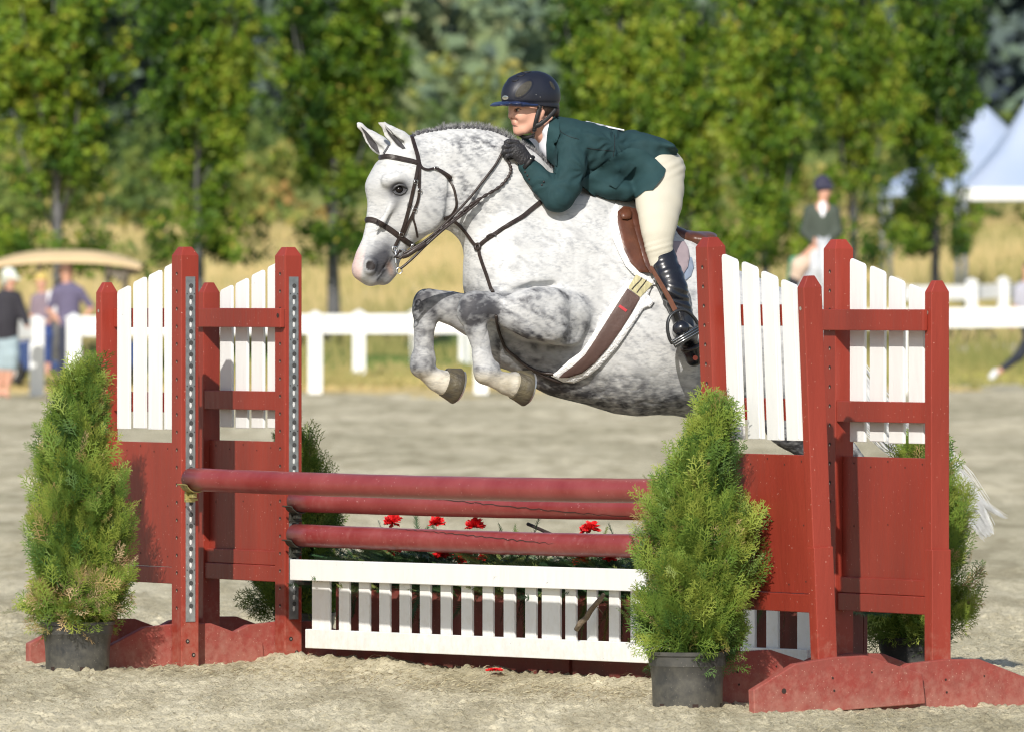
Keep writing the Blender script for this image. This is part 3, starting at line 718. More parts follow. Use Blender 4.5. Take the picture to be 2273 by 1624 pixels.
# ------------------------------------------------------------------ flower boxes, greenery, flowers
M_BOX = mat('box_paint', (0.22, 0.045, 0.035), 0.6, col2=(0.17, 0.06, 0.045), vs=7, bump=0.3, bs=30, specks=(60, 0.08, (0.42, 0.26, 0.2)))
M_FIR = leaf_mat('fir_needles', [(0.02, 0.05, 0.02), (0.04, 0.095, 0.035), (0.10, 0.16, 0.05), (0.22, 0.26, 0.07)], 0.45, 0.1)
M_PETAL = mat('red_petal', (0.72, 0.012, 0.016), 0.6, var=0.25, vs=40)
fA, fB = LBo+WD*0.14, RBo+WD*0.14
for i, (xa, xb, lb) in enumerate(((745, 1262, 'long red flower box on the ground behind the left of the gate'), (1270, 1808, 'red flower box behind the right end of the gate'))):
    pA, pB = along(fA, fB, xa), along(fA, fB, xb); d = (pB-pA); Lb = d.length; d.normalize(); pA.z = 0
    def fr(v): return pA+d*v[0]+WD*v[1]+Vector((0, 0, v[2]))
    fbx = empty('flower_box', pA, lb, 'flower box', 'red flower boxes under the jump')
    for (nm, lo, hi) in (('front_board', (0, 0, -0.02), (Lb, 0.02, 0.36)), ('back_board', (0, 0.24, -0.02), (Lb, 0.26, 0.36)), ('end_board', (0.0, 0.021, -0.02), (0.02, 0.239, 0.358)), ('end_board', (Lb-0.02, 0.021, -0.02), (Lb, 0.239, 0.358)), ('filling', (0.021, 0.021, 0.0), (Lb-0.021, 0.239, 0.30))):
        mb = MB(); mb.box(lo, hi, 0, fr); mb.build(nm, M_BOX if nm != 'filling' else M_SOIL, fbx, bevel=0.003)
def fir_template(seed):
    rg = np.random.default_rng(seed); V = []; F = []
    for i in range(34):
        t = 0.08+0.9*i/34
        for s_ in (-1, 1):
            an = R(58-18*t+rg.uniform(-8, 8))*s_; l = (0.17-0.09*t)*rg.uniform(0.8, 1.1); k = len(V); w_ = 0.009
            a = np.array([0, 0, t]); dd = np.array([math.sin(an), rg.uniform(-0.25, 0.35), math.cos(an)])*l; n_ = np.array([math.cos(an), 0, -math.sin(an)])*w_
            V += [a-n_, a+n_, a+dd]; F.append((k, k+1, k+2, k+2))
    k = len(V); V += [(-0.008, 0, 0), (0.008, 0, 0), (0.003, 0, 1), (-0.003, 0, 1)]; F.append((k, k+1, k+2, k+3))
    F = np.array(F); F[:-1, 3] = F[:-1, 2]
    return np.array(V, dtype=float), F
FT = [fir_template(s) for s in range(3)]
def tri_fix(T):
    out = []
    for V, F in T:
        tri = F[:-1, :3]; out.append((V, tri, F[-1:]))
    return out
rg = np.random.default_rng(5); n = 1700
Lt = (fB-fA).length; tt = rg.uniform(0.03, 0.97, n); zt = rg.uniform(0.33, 0.49, n); of = rg.uniform(-0.01, 0.22, n)
pos = np.array([[fA.x+(fB.x-fA.x)*t+WD.x*o, fA.y+(fB.y-fA.y)*t+WD.y*o, z] for t, o, z in zip(tt, of, zt)])
dirs = rg.normal(0, 1, (n, 3)); dirs[:, 2] = np.abs(dirs[:, 2])*0.35; dirs[:, 0] += 0.3*rg.choice([-1, 1], n)
hang = rg.random(n) < 0.045; dirs[hang] = np.array([-0.25*WD.x, -0.25*WD.y, -1.0])+rg.normal(0, 0.2, (hang.sum(), 3)); pos[hang] = np.array([[fA.x+(fB.x-fA.x)*t-WD.x*0.02, fA.y+(fB.y-fA.y)*t-WD.y*0.02, 0.37] for t in tt[hang]])
tone = np.clip(0.3+0.25*rg.normal(0, 1, n), 0, 1); tone[rg.random(n) < 0.1] = 0.95
Vs = []; F3 = []; b = 0; Cs = []
TF = tri_fix(FT)
for i in range(n):
    V, F, Q = TF[i % 3]; z = dirs[i]/np.linalg.norm(dirs[i]); nn = rg.normal(0, 1, 3); x = np.cross(nn, z); x /= np.linalg.norm(x); y = np.cross(z, x); s_ = rg.uniform(0.13, 0.25)
    Vs.append(pos[i]+s_*(V[:, :1]*x+V[:, 1:2]*y+V[:, 2:3]*z)); F3.append(np.concatenate([F, Q[:, :3], Q[:, [0, 2, 3]]])+b); b += len(V); Cs.append(np.full((len(V), 3), tone[i]))
o = np_mesh('fir_greenery', np.concatenate(Vs), np.concatenate(F3), M_FIR, col=np.concatenate(Cs)); tag(o, 'cut fir sprigs heaped in the flower boxes and hanging through the gate', 'greenery', kind='stuff')
def carnation(x, y, dw, r, label, seed, flat=False, Y=None):
    rg = np.random.default_rng(seed); p = W3(x, y, Y if Y else (along(fA, fB, x)+WD*dw).y); mb = MB()
    for layer in range(7):
        for k in range(8):
            o_ = Vector(rg.normal(0, 1, 3)); o_.z = abs(o_.z)*1.1-0.25; o_.normalize(); o_ *= rg.uniform(0.7, 1.12)
            if flat: o_.z *= 0.3
            t = Vector((-math.sin(a), math.cos(a), 0)); n_ = o_.cross(t); vs = [p+t*-0.1*r+o_*r*0.1, p+t*0.1*r+o_*r*0.1]; m_ = 6
            for j in range(m_+1):
                s_ = (j/m_-0.5)*2; vs.append(p+o_*r*(1-0.18*s_*s_+0.10*((j % 2)*2-1))+t*s_*r*0.36+n_*r*0.16*math.sin(j*2.4+k))
            mb.add(vs, [(0, 1, 2+m_, 2+m_-1)]+[(0, 2+j+1, 2+j) for j in range(m_-1)])
    o = mb.build('carnation', M_PETAL, None); return tag(o, label, 'flower', 'red carnations in the flower boxes')
carnation(872, 1158, 0.10, 0.0387, 'leftmost red flower peeping over the lowest pole', 1)
carnation(969, 1162, 0.10, 0.0369, 'red flower peeping over the lowest pole, second from the left', 2)
carnation(1056, 1168, 0.10, 0.0415, 'wide red flower over the lowest pole, third from the left', 3)
carnation(1312, 1173, 0.10, 0.0369, 'rightmost red flower over the lowest pole, near the big shrub', 4)
carnation(1298, 1178, 0.13, 0.0277, 'small red flower tucked behind the rightmost one over the lowest pole', 14)
carnation(873, 1222, 0.06, 0.0369, 'leftmost red flower in the fir sprigs between lowest pole and gate', 5)
carnation(985, 1232, 0.05, 0.0415, 'red flower in the fir sprigs below the second one on the pole', 6)
carnation(1030, 1236, 0.03, 0.0415, 'red flower low in the fir sprigs at the middle of the gate', 7)
carnation(1080, 1238, 0.05, 0.0369, 'red flower right of middle in the fir sprigs above the gate rail', 8)
carnation(1290, 1246, 0.06, 0.0369, 'red flower in the fir sprigs left of the big shrub', 9)
carnation(1355, 1240, 0.08, 0.0277, 'last red flower in the fir sprigs before the big shrub', 10)
o = carnation(1098, 1486, 0, 0.035, 'fallen red flower lying on the sand before the gate', 11, flat=True, Y=38.55); o['group'] = 'fallen petals'; del o['group']; o.name = 'fallen_flower'
M_STICK = mat('stick_bark', (0.17, 0.13, 0.09), 0.9, var=0.4, vs=40, bump=0.6, bs=60)
g1, g2 = W3(1340, 1318, along(gA-WD*0.03, gB-WD*0.03, 1340).y), W3(1280, 1395, along(gA-WD*0.05, gB-WD*0.05, 1280).y)
mb = MB(); mb.tube([g1.lerp(g2, i/6)+Vector((0.003*math.sin(i*2), 0, 0.004*math.sin(i*3))) for i in range(7)], [0.008, 0.0115, 0.0105, 0.012, 0.0115, 0.013, 0.011], 9)
mb.tube([g1.lerp(g2, 0.3), g1.lerp(g2, 0.3)+Vector((0.03, 0, -0.035))], [0.003, 0.001], 5)
tag(mb.build('stick', M_STICK, None, smooth=True), 'broken brown stick leaning across the gate slats', 'stick')
mb = MB(); q1, q2 = W3(1172, 1162, along(fA+WD*.1, fB+WD*.1, 1172).y), W3(1250, 1196, along(fA+WD*.05, fB+WD*.05, 1250).y)
mb.tube([q1, q1.lerp(q2, 0.5), q2], [0.008, 0.008, 0.007], 8); tag(mb.build('rod', M_HOLE, None, smooth=True), 'short black rod sticking up behind the lowest pole', 'rod')
# ------------------------------------------------------------------ terrain beyond the arena
TZ_Y = [140, 152, 160, 168, 178, 190, 206, 240, 300, 400, 460, 520, 700, 1000]
TZ_Z = [-0.03, -0.02, 0.05, 0.17, 0.27, 0.5, 0.80, 1.6, 3.4, 7.0, 9.5, 12, 45, 85]
def tz(Y): return float(np.interp(Y, TZ_Y, TZ_Z))
def build_field():
    rows = np.concatenate([np.arange(149, 190, 0.25), np.arange(190, 300, 0.8), np.arange(300, 470, 3)])
    cs = np.concatenate([np.arange(-14, -2, 0.12), np.arange(-2, -1.2, 0.04), np.linspace(-1.2, 1.2, 240), np.arange(1.24, 2, 0.04), np.arange(2, 14, 0.12)])
    YY, CC = np.meshgrid(rows, cs, indexing='ij'); XX = CC*YY*0.06
    P = np.stack([XX.ravel(), YY.ravel(), np.zeros(XX.size)], 1); Y = P[:, 1]
    P[:, 2] = np.interp(Y, TZ_Y, TZ_Z)+(fbm(P*np.array([1, .7, 1]), 0.8, 4, 3)-0.5)*np.clip((Y-149)*0.02, 0.06, 0.9)
    yi = HY-(P[:, 2]-EYE)*FD/Y + (fbm(P, 0.25, 3, 8)-0.5)*26
    right = sstep(4, 8, P[:, 0])
    key = [(420, (0.16, 0.20, 0.05)), (470, (0.30, 0.29, 0.09)), (520, (0.50, 0.37, 0.15)), (560, (0.42, 0.34, 0.13)), (585, (0.22, 0.25, 0.08)), (600, (0.50, 0.41, 0.18)), (640, (0.55, 0.46, 0.23)), (690, (0.50, 0.42, 0.20)),
           (715, (0.22, 0.22, 0.08)), (745, (0.09, 0.13, 0.04)), (790, (0.10, 0.15, 0.04)), (815, (0.22, 0.26, 0.07)), (838, (0.46, 0.38, 0.13)), (858, (0.62, 0.46, 0.18)), (880, (0.56, 0.46, 0.24)), (900, (0.48, 0.43, 0.31))]
    ky = [k[0] for k in key]; C = np.stack([np.interp(yi, ky, [k[1][c] for k in key]) for c in range(3)], 1)
    key2 = [(420, (0.16, 0.20, 0.05)), (500, (0.50, 0.37, 0.15)), (545, (0.30, 0.28, 0.10)), (575, (0.20, 0.25, 0.07)), (600, (0.40, 0.34, 0.11)), (635, (0.22, 0.19, 0.06)), (668, (0.10, 0.17, 0.04)), (700, (0.16, 0.2, 0.06)), (725, (0.42, 0.38, 0.12)), (742, (0.40, 0.36, 0.26)), (805, (0.38, 0.34, 0.24)), (825, (0.46, 0.42, 0.10)), (845, (0.46, 0.42, 0.12)), (856, (0.46, 0.42, 0.30)), (900, (0.48, 0.43, 0.31))]
    ky = [k[0] for k in key2]; C2 = np.stack([np.interp(yi, ky, [k[1][c] for k in key2]) for c in range(3)], 1)
    C = C*(1-right[:, None])+C2*right[:, None]
    C *= (0.62+0.76*fbm(P*np.array([1, 0.4, 1]), 1.6, 4, 21))[:, None]
    nr, nc = XX.shape; ii = np.arange((nr-1)*(nc-1)); r = ii//(nc-1); c = ii % (nc-1)
    F = np.stack([r*nc+c, r*nc+c+1, (r+1)*nc+c+1, (r+1)*nc+c], 1)
    m, n, b = new_mat('field_grass'); at = n.nodes.new('ShaderNodeAttribute'); at.attribute_name = 'Col'; n.links.new(at.outputs['Color'], b.inputs['Base Color'])
    b.inputs['Roughness'].default_value = 0.9; b.inputs['Specular IOR Level'].default_value = 0.1
    tag(np_mesh('field', P, F, m, smooth=True, col=C), 'dry straw-coloured field rising behind the arena', 'field', kind='structure')
build_field()
def build_hills():
    rows = np.concatenate([np.arange(455, 700, 12.0), np.arange(700, 1400, 40.0)]); cs = np.linspace(-8, 8, 120)
    YY, CC = np.meshgrid(rows, cs, indexing='ij'); XX = CC*YY*0.06; P = np.stack([XX.ravel(), YY.ravel(), np.zeros(XX.size)], 1)
    P[:, 2] = np.interp(P[:, 1], TZ_Y, TZ_Z)-0.6+(fbm(P, 0.02, 3, 4)-0.5)*8
    nr, nc = XX.shape; ii = np.arange((nr-1)*(nc-1)); r = ii//(nc-1); c = ii % (nc-1)
    F = np.stack([r*nc+c, r*nc+c+1, (r+1)*nc+c+1, (r+1)*nc+c], 1)
    m = mat('hill_scrub', (0.055, 0.085, 0.06), 0.95, var=0.4, vs=0.05, world=True)
    tag(np_mesh('hills', P, F, m, smooth=True), 'wooded hillside far beyond the field', 'hills', kind='structure')
build_hills()
# ------------------------------------------------------------------ leaves
def leaf_cloud(pos, size, rg, nrm=None):
    n = len(pos); a = rg.normal(0, 1, (n, 3))
    if nrm is not None: a = a*0.8+nrm
    a /= np.linalg.norm(a, axis=1)[:, None]; t = rg.normal(0, 1, (n, 3)); u = np.cross(a, t); u /= np.linalg.norm(u, axis=1)[:, None]; v = np.cross(a, u)
    s = size[:, None] if hasattr(size, '__len__') else size
    V = np.stack([pos-u*s*0.55, pos+v*s*0.34, pos+u*s*0.65, pos-v*s*0.34], 1).reshape(-1, 3)
    return V, np.arange(4*n).reshape(n, 4)
M_LEAF = leaf_mat('tree_leaf', [(0.02, 0.055, 0.008), (0.055, 0.125, 0.012), (0.125, 0.225, 0.018), (0.25, 0.34, 0.03), (0.44, 0.36, 0.06)], 0.5, 0.26)
M_TRUNK = mat('tree_bark', (0.13, 0.13, 0.135), 0.9, var=0.3, vs=6, bump=0.5, bs=12)
def tree_mesh(seed, H, W, zb, n_cl=360, per=62):
    """upright street-tree: crown as many separate leaf clumps round ascending limbs"""
    rg = np.random.default_rng(seed); cl = []; limbs = []
    for k in range(30):
        a = rg.uniform(0, 6.28); z0 = zb*0.82+rg.uniform(0, 0.45)*(H-zb); ln = rg.uniform(0.3, 0.6)*(H-z0); sp = W*rg.uniform(0.55, 1.0)
        top = min(z0+ln+0.8, H-0.2); zrel = (top-zb)/(H-zb); reach = sp*(1-0.62*max(0, zrel)**1.6)
        p0 = np.array([0.04*math.cos(a), 0.04*math.sin(a), z0]); p1 = np.array([reach*math.cos(a), reach*math.sin(a), top]); limbs.append((p0, p1))
        m = int(n_cl/30)
        for j in range(m):
            t = rg.uniform(0.22, 1.0); q = p0+(p1-p0)*t; q[:2] *= 1+0.25*math.sin(t*3.1); q += rg.normal(0, 0.20, 3); cl.append((q, rg.uniform(0.16, 0.34)*(1.15-0.4*t)))
    for j in range(30):
        a = rg.uniform(0, 6.28); r_ = W*rg.uniform(0.2, 0.95); cl.append((np.array([r_*math.cos(a), r_*math.sin(a), zb+rg.uniform(-0.25, 0.5)]), rg.uniform(0.2, 0.34)))
    P = []; T = []; NN = []
    for (c, r_) in cl:
        m = int(per*(r_/0.28)**2)+8; d = rg.normal(0, 1, (m, 3)); d /= np.linalg.norm(d, axis=1)[:, None]; rad = r_*rg.uniform(0.35, 1.05, m)[:, None]
        P.append(c+d*rad*np.array([1, 1, 1.15])); base = 0.40+0.16*rg.normal()+0.85*(float(vnoise([[c[0]*1.5, c[1]*1.5, c[2]*0.45]], 1.0, seed)[0])-0.5); T.append(np.clip(base+0.12*rg.normal(0, 1, m)+0.12*d[:, 2], 0, 0.82)); NN.append(d)  # light and shaded columns of the crown are painted into the leaf tone
    P = np.concatenate(P); T = np.concatenate(T); NN = np.concatenate(NN); T[rg.random(len(T)) < 0.015] = 1.0
    V, F = leaf_cloud(P, rg.uniform(0.07, 0.13, len(P)), rg, NN*0.9+np.array([0, 0, 0.5]))
    return V, F, np.repeat(T, 4), limbs
def trunk_mb(limbs, H, r0, rg):
    mb = MB(); mb.tube([Vector((0.02*math.sin(i), 0.02*math.cos(i*1.3), H*i/8*0.8-0.1)) for i in range(9)], [r0*(1.1, 1.0, 0.85, 0.6, 0.42, 0.3, 0.2, 0.12, 0.05)[i] for i in range(9)], 10)
    for (a, b) in limbs[:22]:
        a = Vector(a); b = Vector(b); mid = a.lerp(b, 0.5)+Vector(((b-a).x*0.12, (b-a).y*0.12, -0.1)); mb.tube([a, mid, b], [r0*0.22, r0*0.13, r0*0.04], 6)
    return mb
TREE_ME = []
for k, (H, W_, zb) in enumerate(((9.2, 1.55, 2.35), (9.6, 1.75, 2.15), (8.8, 1.25, 2.2))):
    V, F, T, limbs = tree_mesh(50+k, H, W_, zb, 480, 74)
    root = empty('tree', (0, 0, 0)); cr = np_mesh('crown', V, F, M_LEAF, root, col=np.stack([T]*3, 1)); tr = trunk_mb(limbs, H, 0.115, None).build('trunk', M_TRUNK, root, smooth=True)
    TREE_ME.append((root, cr, tr))
TREES = [(128, 168, 1, 0.3, 'leftmost yellow-green tree, above the golf cart roof'), (-135, 176, 0, 2.0, 'tree crown cut by the left edge of the picture'), (440, 184, 0, 1.1, 'tree with its grey trunk right behind the nearest left post'), (742, 190, 1, 4.0, 'wide tree left of the grey horse ears, grey trunk left of its muzzle'),
         (1345, 182, 0, 0.2, 'tree crown just behind the rider helmet and back'), (1512, 178, 2, 0.9, 'tree behind the rider seat, its trunk just above the saddle'), (1700, 176, 0, 5.0, 'tree with a straight grey trunk between rider and distant horse'), (1895, 186, 1, 2.6, 'dark tree right behind the distant mounted rider'),
         (2078, 192, 0, 3.6, 'rightmost tree, standing before the pale marquee')]
used = set()
for (x, Y, k, rz, lb) in TREES:
    r0, cr, tr = TREE_ME[k]
    if k not in used: root = r0; used.add(k)
    else:
        root = r0.copy(); COL.objects.link(root)
        for ch in (cr, tr): c = ch.copy(); COL.objects.link(c); c.parent = root
    p = W3(x, HY, Y); root.location = (p.x, p.y, tz(Y)); root.rotation_euler[2] = rz; s_ = {128: 1.12, 742: 1.18, 440: 1.0, -135: 1.15, 1345: 0.95}.get(x, 0.9); root.scale = (s_, s_, 1.0)
    tag(root, lb, 'tree', 'row of trees behind the arena fence')
for r0, cr, tr in TREE_ME:
    for ch in (cr, tr): ch.matrix_parent_inverse = Matrix.Identity(4)
for o in COL.objects:
    if o.name.split('.')[0] in ('crown', 'trunk'): o.matrix_parent_inverse = Matrix.Identity(4)
# far woodland and the scrub along the field edge: masses nobody could count
def wood(name, items, m, label, kind='stuff', seed=0, leaf=(0.5, 1.0), per=130):
    rg = np.random.default_rng(seed); P = []; T = []; SZ = []
    for (X, Y, z, r_, h, tone) in items:
        k = max(8, int(per)); ncl = 9
        for c in range(ncl):
            q = np.array([X+rg.normal(0, r_*0.45), Y+rg.normal(0, r_*0.45), z+h*(0.12+0.85*rg.random()**1.1)]); sh = 1-0.55*max(0, (q[2]-z)/h-0.3)
            q[0] = X+(q[0]-X)*sh; rr = r_*rg.uniform(0.28, 0.5)*sh; m_ = k//ncl; d = rg.normal(0, 1, (m_, 3)); d /= np.linalg.norm(d, axis=1)[:, None]
            P.append(q+d*rr); T.append(np.clip(tone+rg.normal(0, 0.1)+rg.normal(0, 0.07, m_), 0, 1)); SZ.append(rg.uniform(*leaf, m_))
    P = np.concatenate(P); T = np.concatenate(T); SZ = np.concatenate(SZ)
    V, F = leaf_cloud(P, SZ, rg, np.array([[0, -0.5, 0.6]]))
    T = np.repeat(T, 4); tag(np_mesh(name, V, F, m, col=np.stack([T]*3, 1)), label, 'trees', kind=kind)
M_FAR = leaf_mat('far_leaf', [(0.035, 0.050, 0.075), (0.075, 0.105, 0.10), (0.13, 0.19, 0.115), (0.21, 0.27, 0.12), (0.26, 0.25, 0.14)], 0.8, 0.1)  # distance haze is painted into these bluish leaf tones
M_SCRUB = leaf_mat('scrub_leaf', [(0.035, 0.065, 0.018), (0.075, 0.125, 0.025), (0.16, 0.20, 0.04), (0.34, 0.30, 0.08), (0.46, 0.30, 0.11)], 0.7, 0.2)
rg = np.random.default_rng(77); it = []
for i in range(900):
    Y = rg.uniform(470, 760); X = rg.uniform(-1.8, 1.8)*Y*0.062; t = 0.33+1.15*(float(vnoise([[X, Y, 0]], 0.05, 3)[0])-0.5)+0.05*rg.normal()
    it.append((X, Y, tz(Y)-1, rg.uniform(3, 6), rg.uniform(8, 17), t))
wood('far_woodland', it, M_FAR, 'dark blue-green wooded hillside far behind, seen between the tree crowns', seed=5, leaf=(0.7, 1.6), per=150)
it = []
for i in range(165):
    Y = rg.uniform(300, 430); X = rg.uniform(-1.8, 1.8)*Y*0.062; it.append((X, Y, tz(Y)-0.3, rg.uniform(1.2, 2.4), rg.uniform(0.8, 2.2), rg.uniform(0.1, 0.75)))
for i in range(125):
    Y = rg.uniform(400, 455); X = rg.uniform(-1.8, 1.8)*Y*0.062; it.append((X, Y, tz(Y)-1.5, rg.uniform(2.0, 3.5), rg.uniform(2.5, 4.5), rg.uniform(0.0, 0.4)))
for (x, y, r_, t) in ((560, 500, 2.2, 0.5), (520, 470, 2.0, 0.42), (610, 505, 1.5, 0.95), (655, 515, 1.6, 1.0), (700, 500, 1.4, 0.9), (1080, 240, 2.0, 0.5), (2030, 445, 1.8, 0.35), (1960, 460, 1.6, 0.4), (2180, 440, 1.8, 0.2)):
    Y = 330; p = W3(x, y, Y); it.append((p.x, Y, p.z-r_, r_, r_*1.9, t))
wood('scrub', it, M_SCRUB, 'loose green and yellow scrub at the top of the dry field', seed=6, leaf=(0.25, 0.55), per=170)
# tall dry grass tufts between the fence and the trees
def dry_grass():
    rg = np.random.default_rng(8); n = 64000; Y = 156+rg.random(n)**1.3*150; X = rg.uniform(-1.8, 1.8, n)*Y*0.0585
    patch = vnoise(np.stack([X, Y*0.5, X*0], 1), 0.5, 2); k = patch > 0.42; X, Y, patch = X[k], Y[k], patch[k]; n = len(X)
    z = np.interp(Y, TZ_Y, TZ_Z)-0.05; h = rg.uniform(0.18, 0.6, n)*np.clip((Y-150)/40, 0.25, 1.2); w_ = rg.uniform(0.02, 0.06, n)*np.clip(Y/190, 1, 2); ln = rg.normal(0, 0.15, n)
    V = np.stack([np.stack([X-w_, Y, z], 1), np.stack([X+w_, Y+0.03, z], 1), np.stack([X+ln+w_*0.3, Y, z+h], 1), np.stack([X+ln-w_*0.3, Y, z+h], 1)], 1).reshape(-1, 3)
    T = np.clip(0.6+0.6*(vnoise(np.stack([X, Y*0.3, X*0], 1), 0.35, 9)-0.5)+rg.normal(0, 0.12, n), 0, 1); T = np.where(Y < 190, T*0.55, T); T = np.where(Y < 158, 0.72+T*0.2, T); T = np.repeat(T, 4)
    tag(np_mesh('dry_grass', V, np.arange(4*n).reshape(n, 4), leaf_mat('dry_grass_blade', [(0.12, 0.16, 0.04), (0.30, 0.28, 0.10), (0.52, 0.42, 0.20), (0.62, 0.48, 0.24)], 0.8, 0.2), col=np.stack([T]*3, 1)), 'tall dry grass behind the white fence', 'grass', kind='stuff')
dry_grass()
# ------------------------------------------------------------------ white rail fences
M_VINYL = mat('fence_vinyl', (0.80, 0.81, 0.80), 0.4, var=0.04, vs=2)
def fence(name, pts, label, rails=((0.965, 1.285),), h=1.29, pw=0.115):
    """pts: (x px, Y, ground z)"""
    P = [W3(x, HY, Y) for x, Y, z in pts]
    for p, q in zip(P, pts): p.z = q[2]
    root = empty(name, P[0], label, 'fence', 'white fences round the arena')
    for p in P:
        mb = MB(); mb.box((p.x-pw, p.y-pw, p.z-0.2), (p.x+pw, p.y+pw, p.z+h-0.05)); mb.box((p.x-pw*1.22, p.y-pw*1.22, p.z+h-0.05), (p.x+pw*1.22, p.y+pw*1.22, p.z+h-0.02))
        k = pw*1.22; a = len(mb.v); mb.add([(p.x-k, p.y-k, p.z+h-0.019), (p.x+k, p.y-k, p.z+h-0.019), (p.x+k, p.y+k, p.z+h-0.019), (p.x-k, p.y+k, p.z+h-0.019), (p.x, p.y, p.z+h+0.06)], [(0, 1, 4), (1, 2, 4), (2, 3, 4), (3, 0, 4)])
        mb.build('post', M_VINYL, root)
    for a, b in zip(P[:-1], P[1:]):
        d = (b-a).normalized(); s_ = Vector((d.y, -d.x, 0)).normalized()*0.025
        for (z0, z1) in rails:
            mb = MB(); e = [a+d*pw*1.01, b-d*pw*1.01]; vs = []
            for p in e:
                for sg in (-1, 1):
                    for zz in (z0, z1): vs.append(Vector((p.x, p.y, p.z+zz))+s_*sg)
            mb.add(vs, [(0, 1, 3, 2), (4, 6, 7, 5), (0, 2, 6, 4), (1, 5, 7, 3), (0, 4, 5, 1), (2, 3, 7, 6)]); mb.build('rail', M_VINYL, root)
    return root
fence('rail_fence', [(164, 153.5, 0.0), (432, 153.5, 0.02), (700, 153.5, 0.04), (1068, 153.5, 0.04), (1380, 153.5, 0.06), (1690, 153.5, 0.10), (2000, 153.5, 0.13), (2330, 153.5, 0.16)], 'white fence running across behind the whole jump')
fence('rail_fence', [(-280, 147, -0.05), (82, 150.5, -0.03)], 'short white fence at the far left, before the man in the cap')
fence('rail_fence', [(797, 167, 0.17), (925, 171, 0.20), (1032, 176, 0.27), (1150, 182, 0.35)], 'second white fence, farther back, seen past the grey horse knees', rails=((0.80, 1.12),), h=1.16)
fence('rail_fence', [(1990, 203, 0.74), (2157, 204, 0.76), (2227, 205, 0.80), (2330, 208, 0.8)], 'distant white fence at far right above the nearer rail', rails=((0.80, 1.12),), h=1.22, pw=0.12)
# ------------------------------------------------------------------ marquees
M_TENT = mat('marquee_shaded_cloth', (0.27, 0.35, 0.50), 0.6, col2=(0.38, 0.44, 0.56), vs=0.5, world=True)  # white cloth; blue tree shade is painted into its colour
M_TENTW = mat('marquee_white', (0.8, 0.8, 0.8), 0.6)
M_STEEL = mat('grey_steel', (0.22, 0.24, 0.27), 0.5, metal=0.3)
def marquee(x, Y, w_, ze, zp, label, white=False):
    c = W3(x, HY, Y); g = tz(Y); c.z = g; root = empty('marquee', c, label, 'tent', 'pale marquees beyond the trees')
    n = 40; vs = []; fs = []; N = 14
    for i in range(N+1):
        t = i/N; r_ = w_/2*(1-t)**0.9*(1.0 if t < 1 else 0); z = ze+(zp-ze)*(0.72*t+0.28*t**3)
        for k in range(n):
            a = 2*math.pi*k/n+math.pi/4; sq = 1/max(abs(math.cos(a)), abs(math.sin(a))); sq = 1+(sq-1)*(1-t); rr = r_*sq; vs.append((c.x+rr*math.cos(a), c.y+rr*math.sin(a), g+z))
    for i in range(N):
        for k in range(n): fs.append((i*n+k, i*n+(k+1) % n, (i+1)*n+(k+1) % n, (i+1)*n+k))
    mb = MB(); mb.add(vs, fs, 0); mb.build('canopy', [M_TENT], root, smooth=True)
    mb = MB()
    for k in range(4):
        a = R(90*k); b = R(90*k+90); p = Vector((c.x+w_*0.5*(math.cos(a)-math.sin(a)), c.y+w_*0.5*(math.sin(a)+math.cos(a)), 0)); q = Vector((c.x+w_*0.5*(math.cos(b)-math.sin(b)), c.y+w_*0.5*(math.sin(b)+math.cos(b)), 0))
        mb.add([(p.x, p.y, g+ze-0.28), (q.x, q.y, g+ze-0.28), (q.x, q.y, g+ze+0.004), (p.x, p.y, g+ze+0.004)], [(0, 1, 2, 3)])
    mb.build('valance', M_TENTW if white else M_TENT, root)
    for sx in (-1, 1):
        for sy in (-1, 1):
            mb = MB(); mb.tube([(c.x+sx*w_*0.485, c.y+sy*w_*0.485, g-0.2), (c.x+sx*w_*0.485, c.y+sy*w_*0.485, g+ze-0.02)], 0.06, 8); mb.build('pole', M_STEEL, root, smooth=True)
marquee(2187, 237, 5.3, 2.95, 5.05, 'peaked marquee with blue shade painted into its cloth, partly behind the rightmost tree')
marquee(2300, 214, 3.6, 3.15, 5.6, 'nearer marquee cut by the right edge, white valance', True)
# ------------------------------------------------------------------ background people, horse and cart
def blob(name, pl, chains, m, par, step=2.4, k=6, off=(0, 0, 0), sm=2):
    al = [p for ch in chains for p in ch]; pad = 10
    lo = [min(p[0]-p[3] for p in al)-pad, min(p[1]-p[3] for p in al)-pad, min(p[2]-p[3]*(p[4] if len(p) > 4 else 1) for p in al)-pad]
    hi = [max(p[0]+p[3] for p in al)+pad, max(p[1]+p[3] for p in al)+pad, max(p[2]+p[3]*(p[4] if len(p) > 4 else 1) for p in al)+pad]
    s = SDF(lo, hi, step)
    for ch in chains: s.chain(ch, k=k)
    V, F = s.mesh(); V = smooth_v(V, F, sm); W_ = pl.map(V)
    return np_mesh(name, W_, F[:, ::-1], m, par, smooth=True)
SKIN = mat('skin', (0.56, 0.30, 0.21), 0.5); M_HAIRB = mat('brown_hair', (0.13, 0.06, 0.03), 0.6)
def cm(name, c, r_=0.8): return mat(name, c, r_, var=0.15, vs=5)
def person(x, Y, label, body, parts, psi=0):
    pl = Plane(x, Y, psi); al = [p for ch in body for p in ch]; foot = max(al, key=lambda p: p[1]); b = pl.pt(foot[0], foot[1]+foot[3])
    root = empty('person', b, label, 'person'); blob('body', pl, body, SKIN, root)
    for (nm, ch, m) in parts: blob(nm, pl, ch, m, root)
    return root
def limb(*p): return [list(q) for q in p]
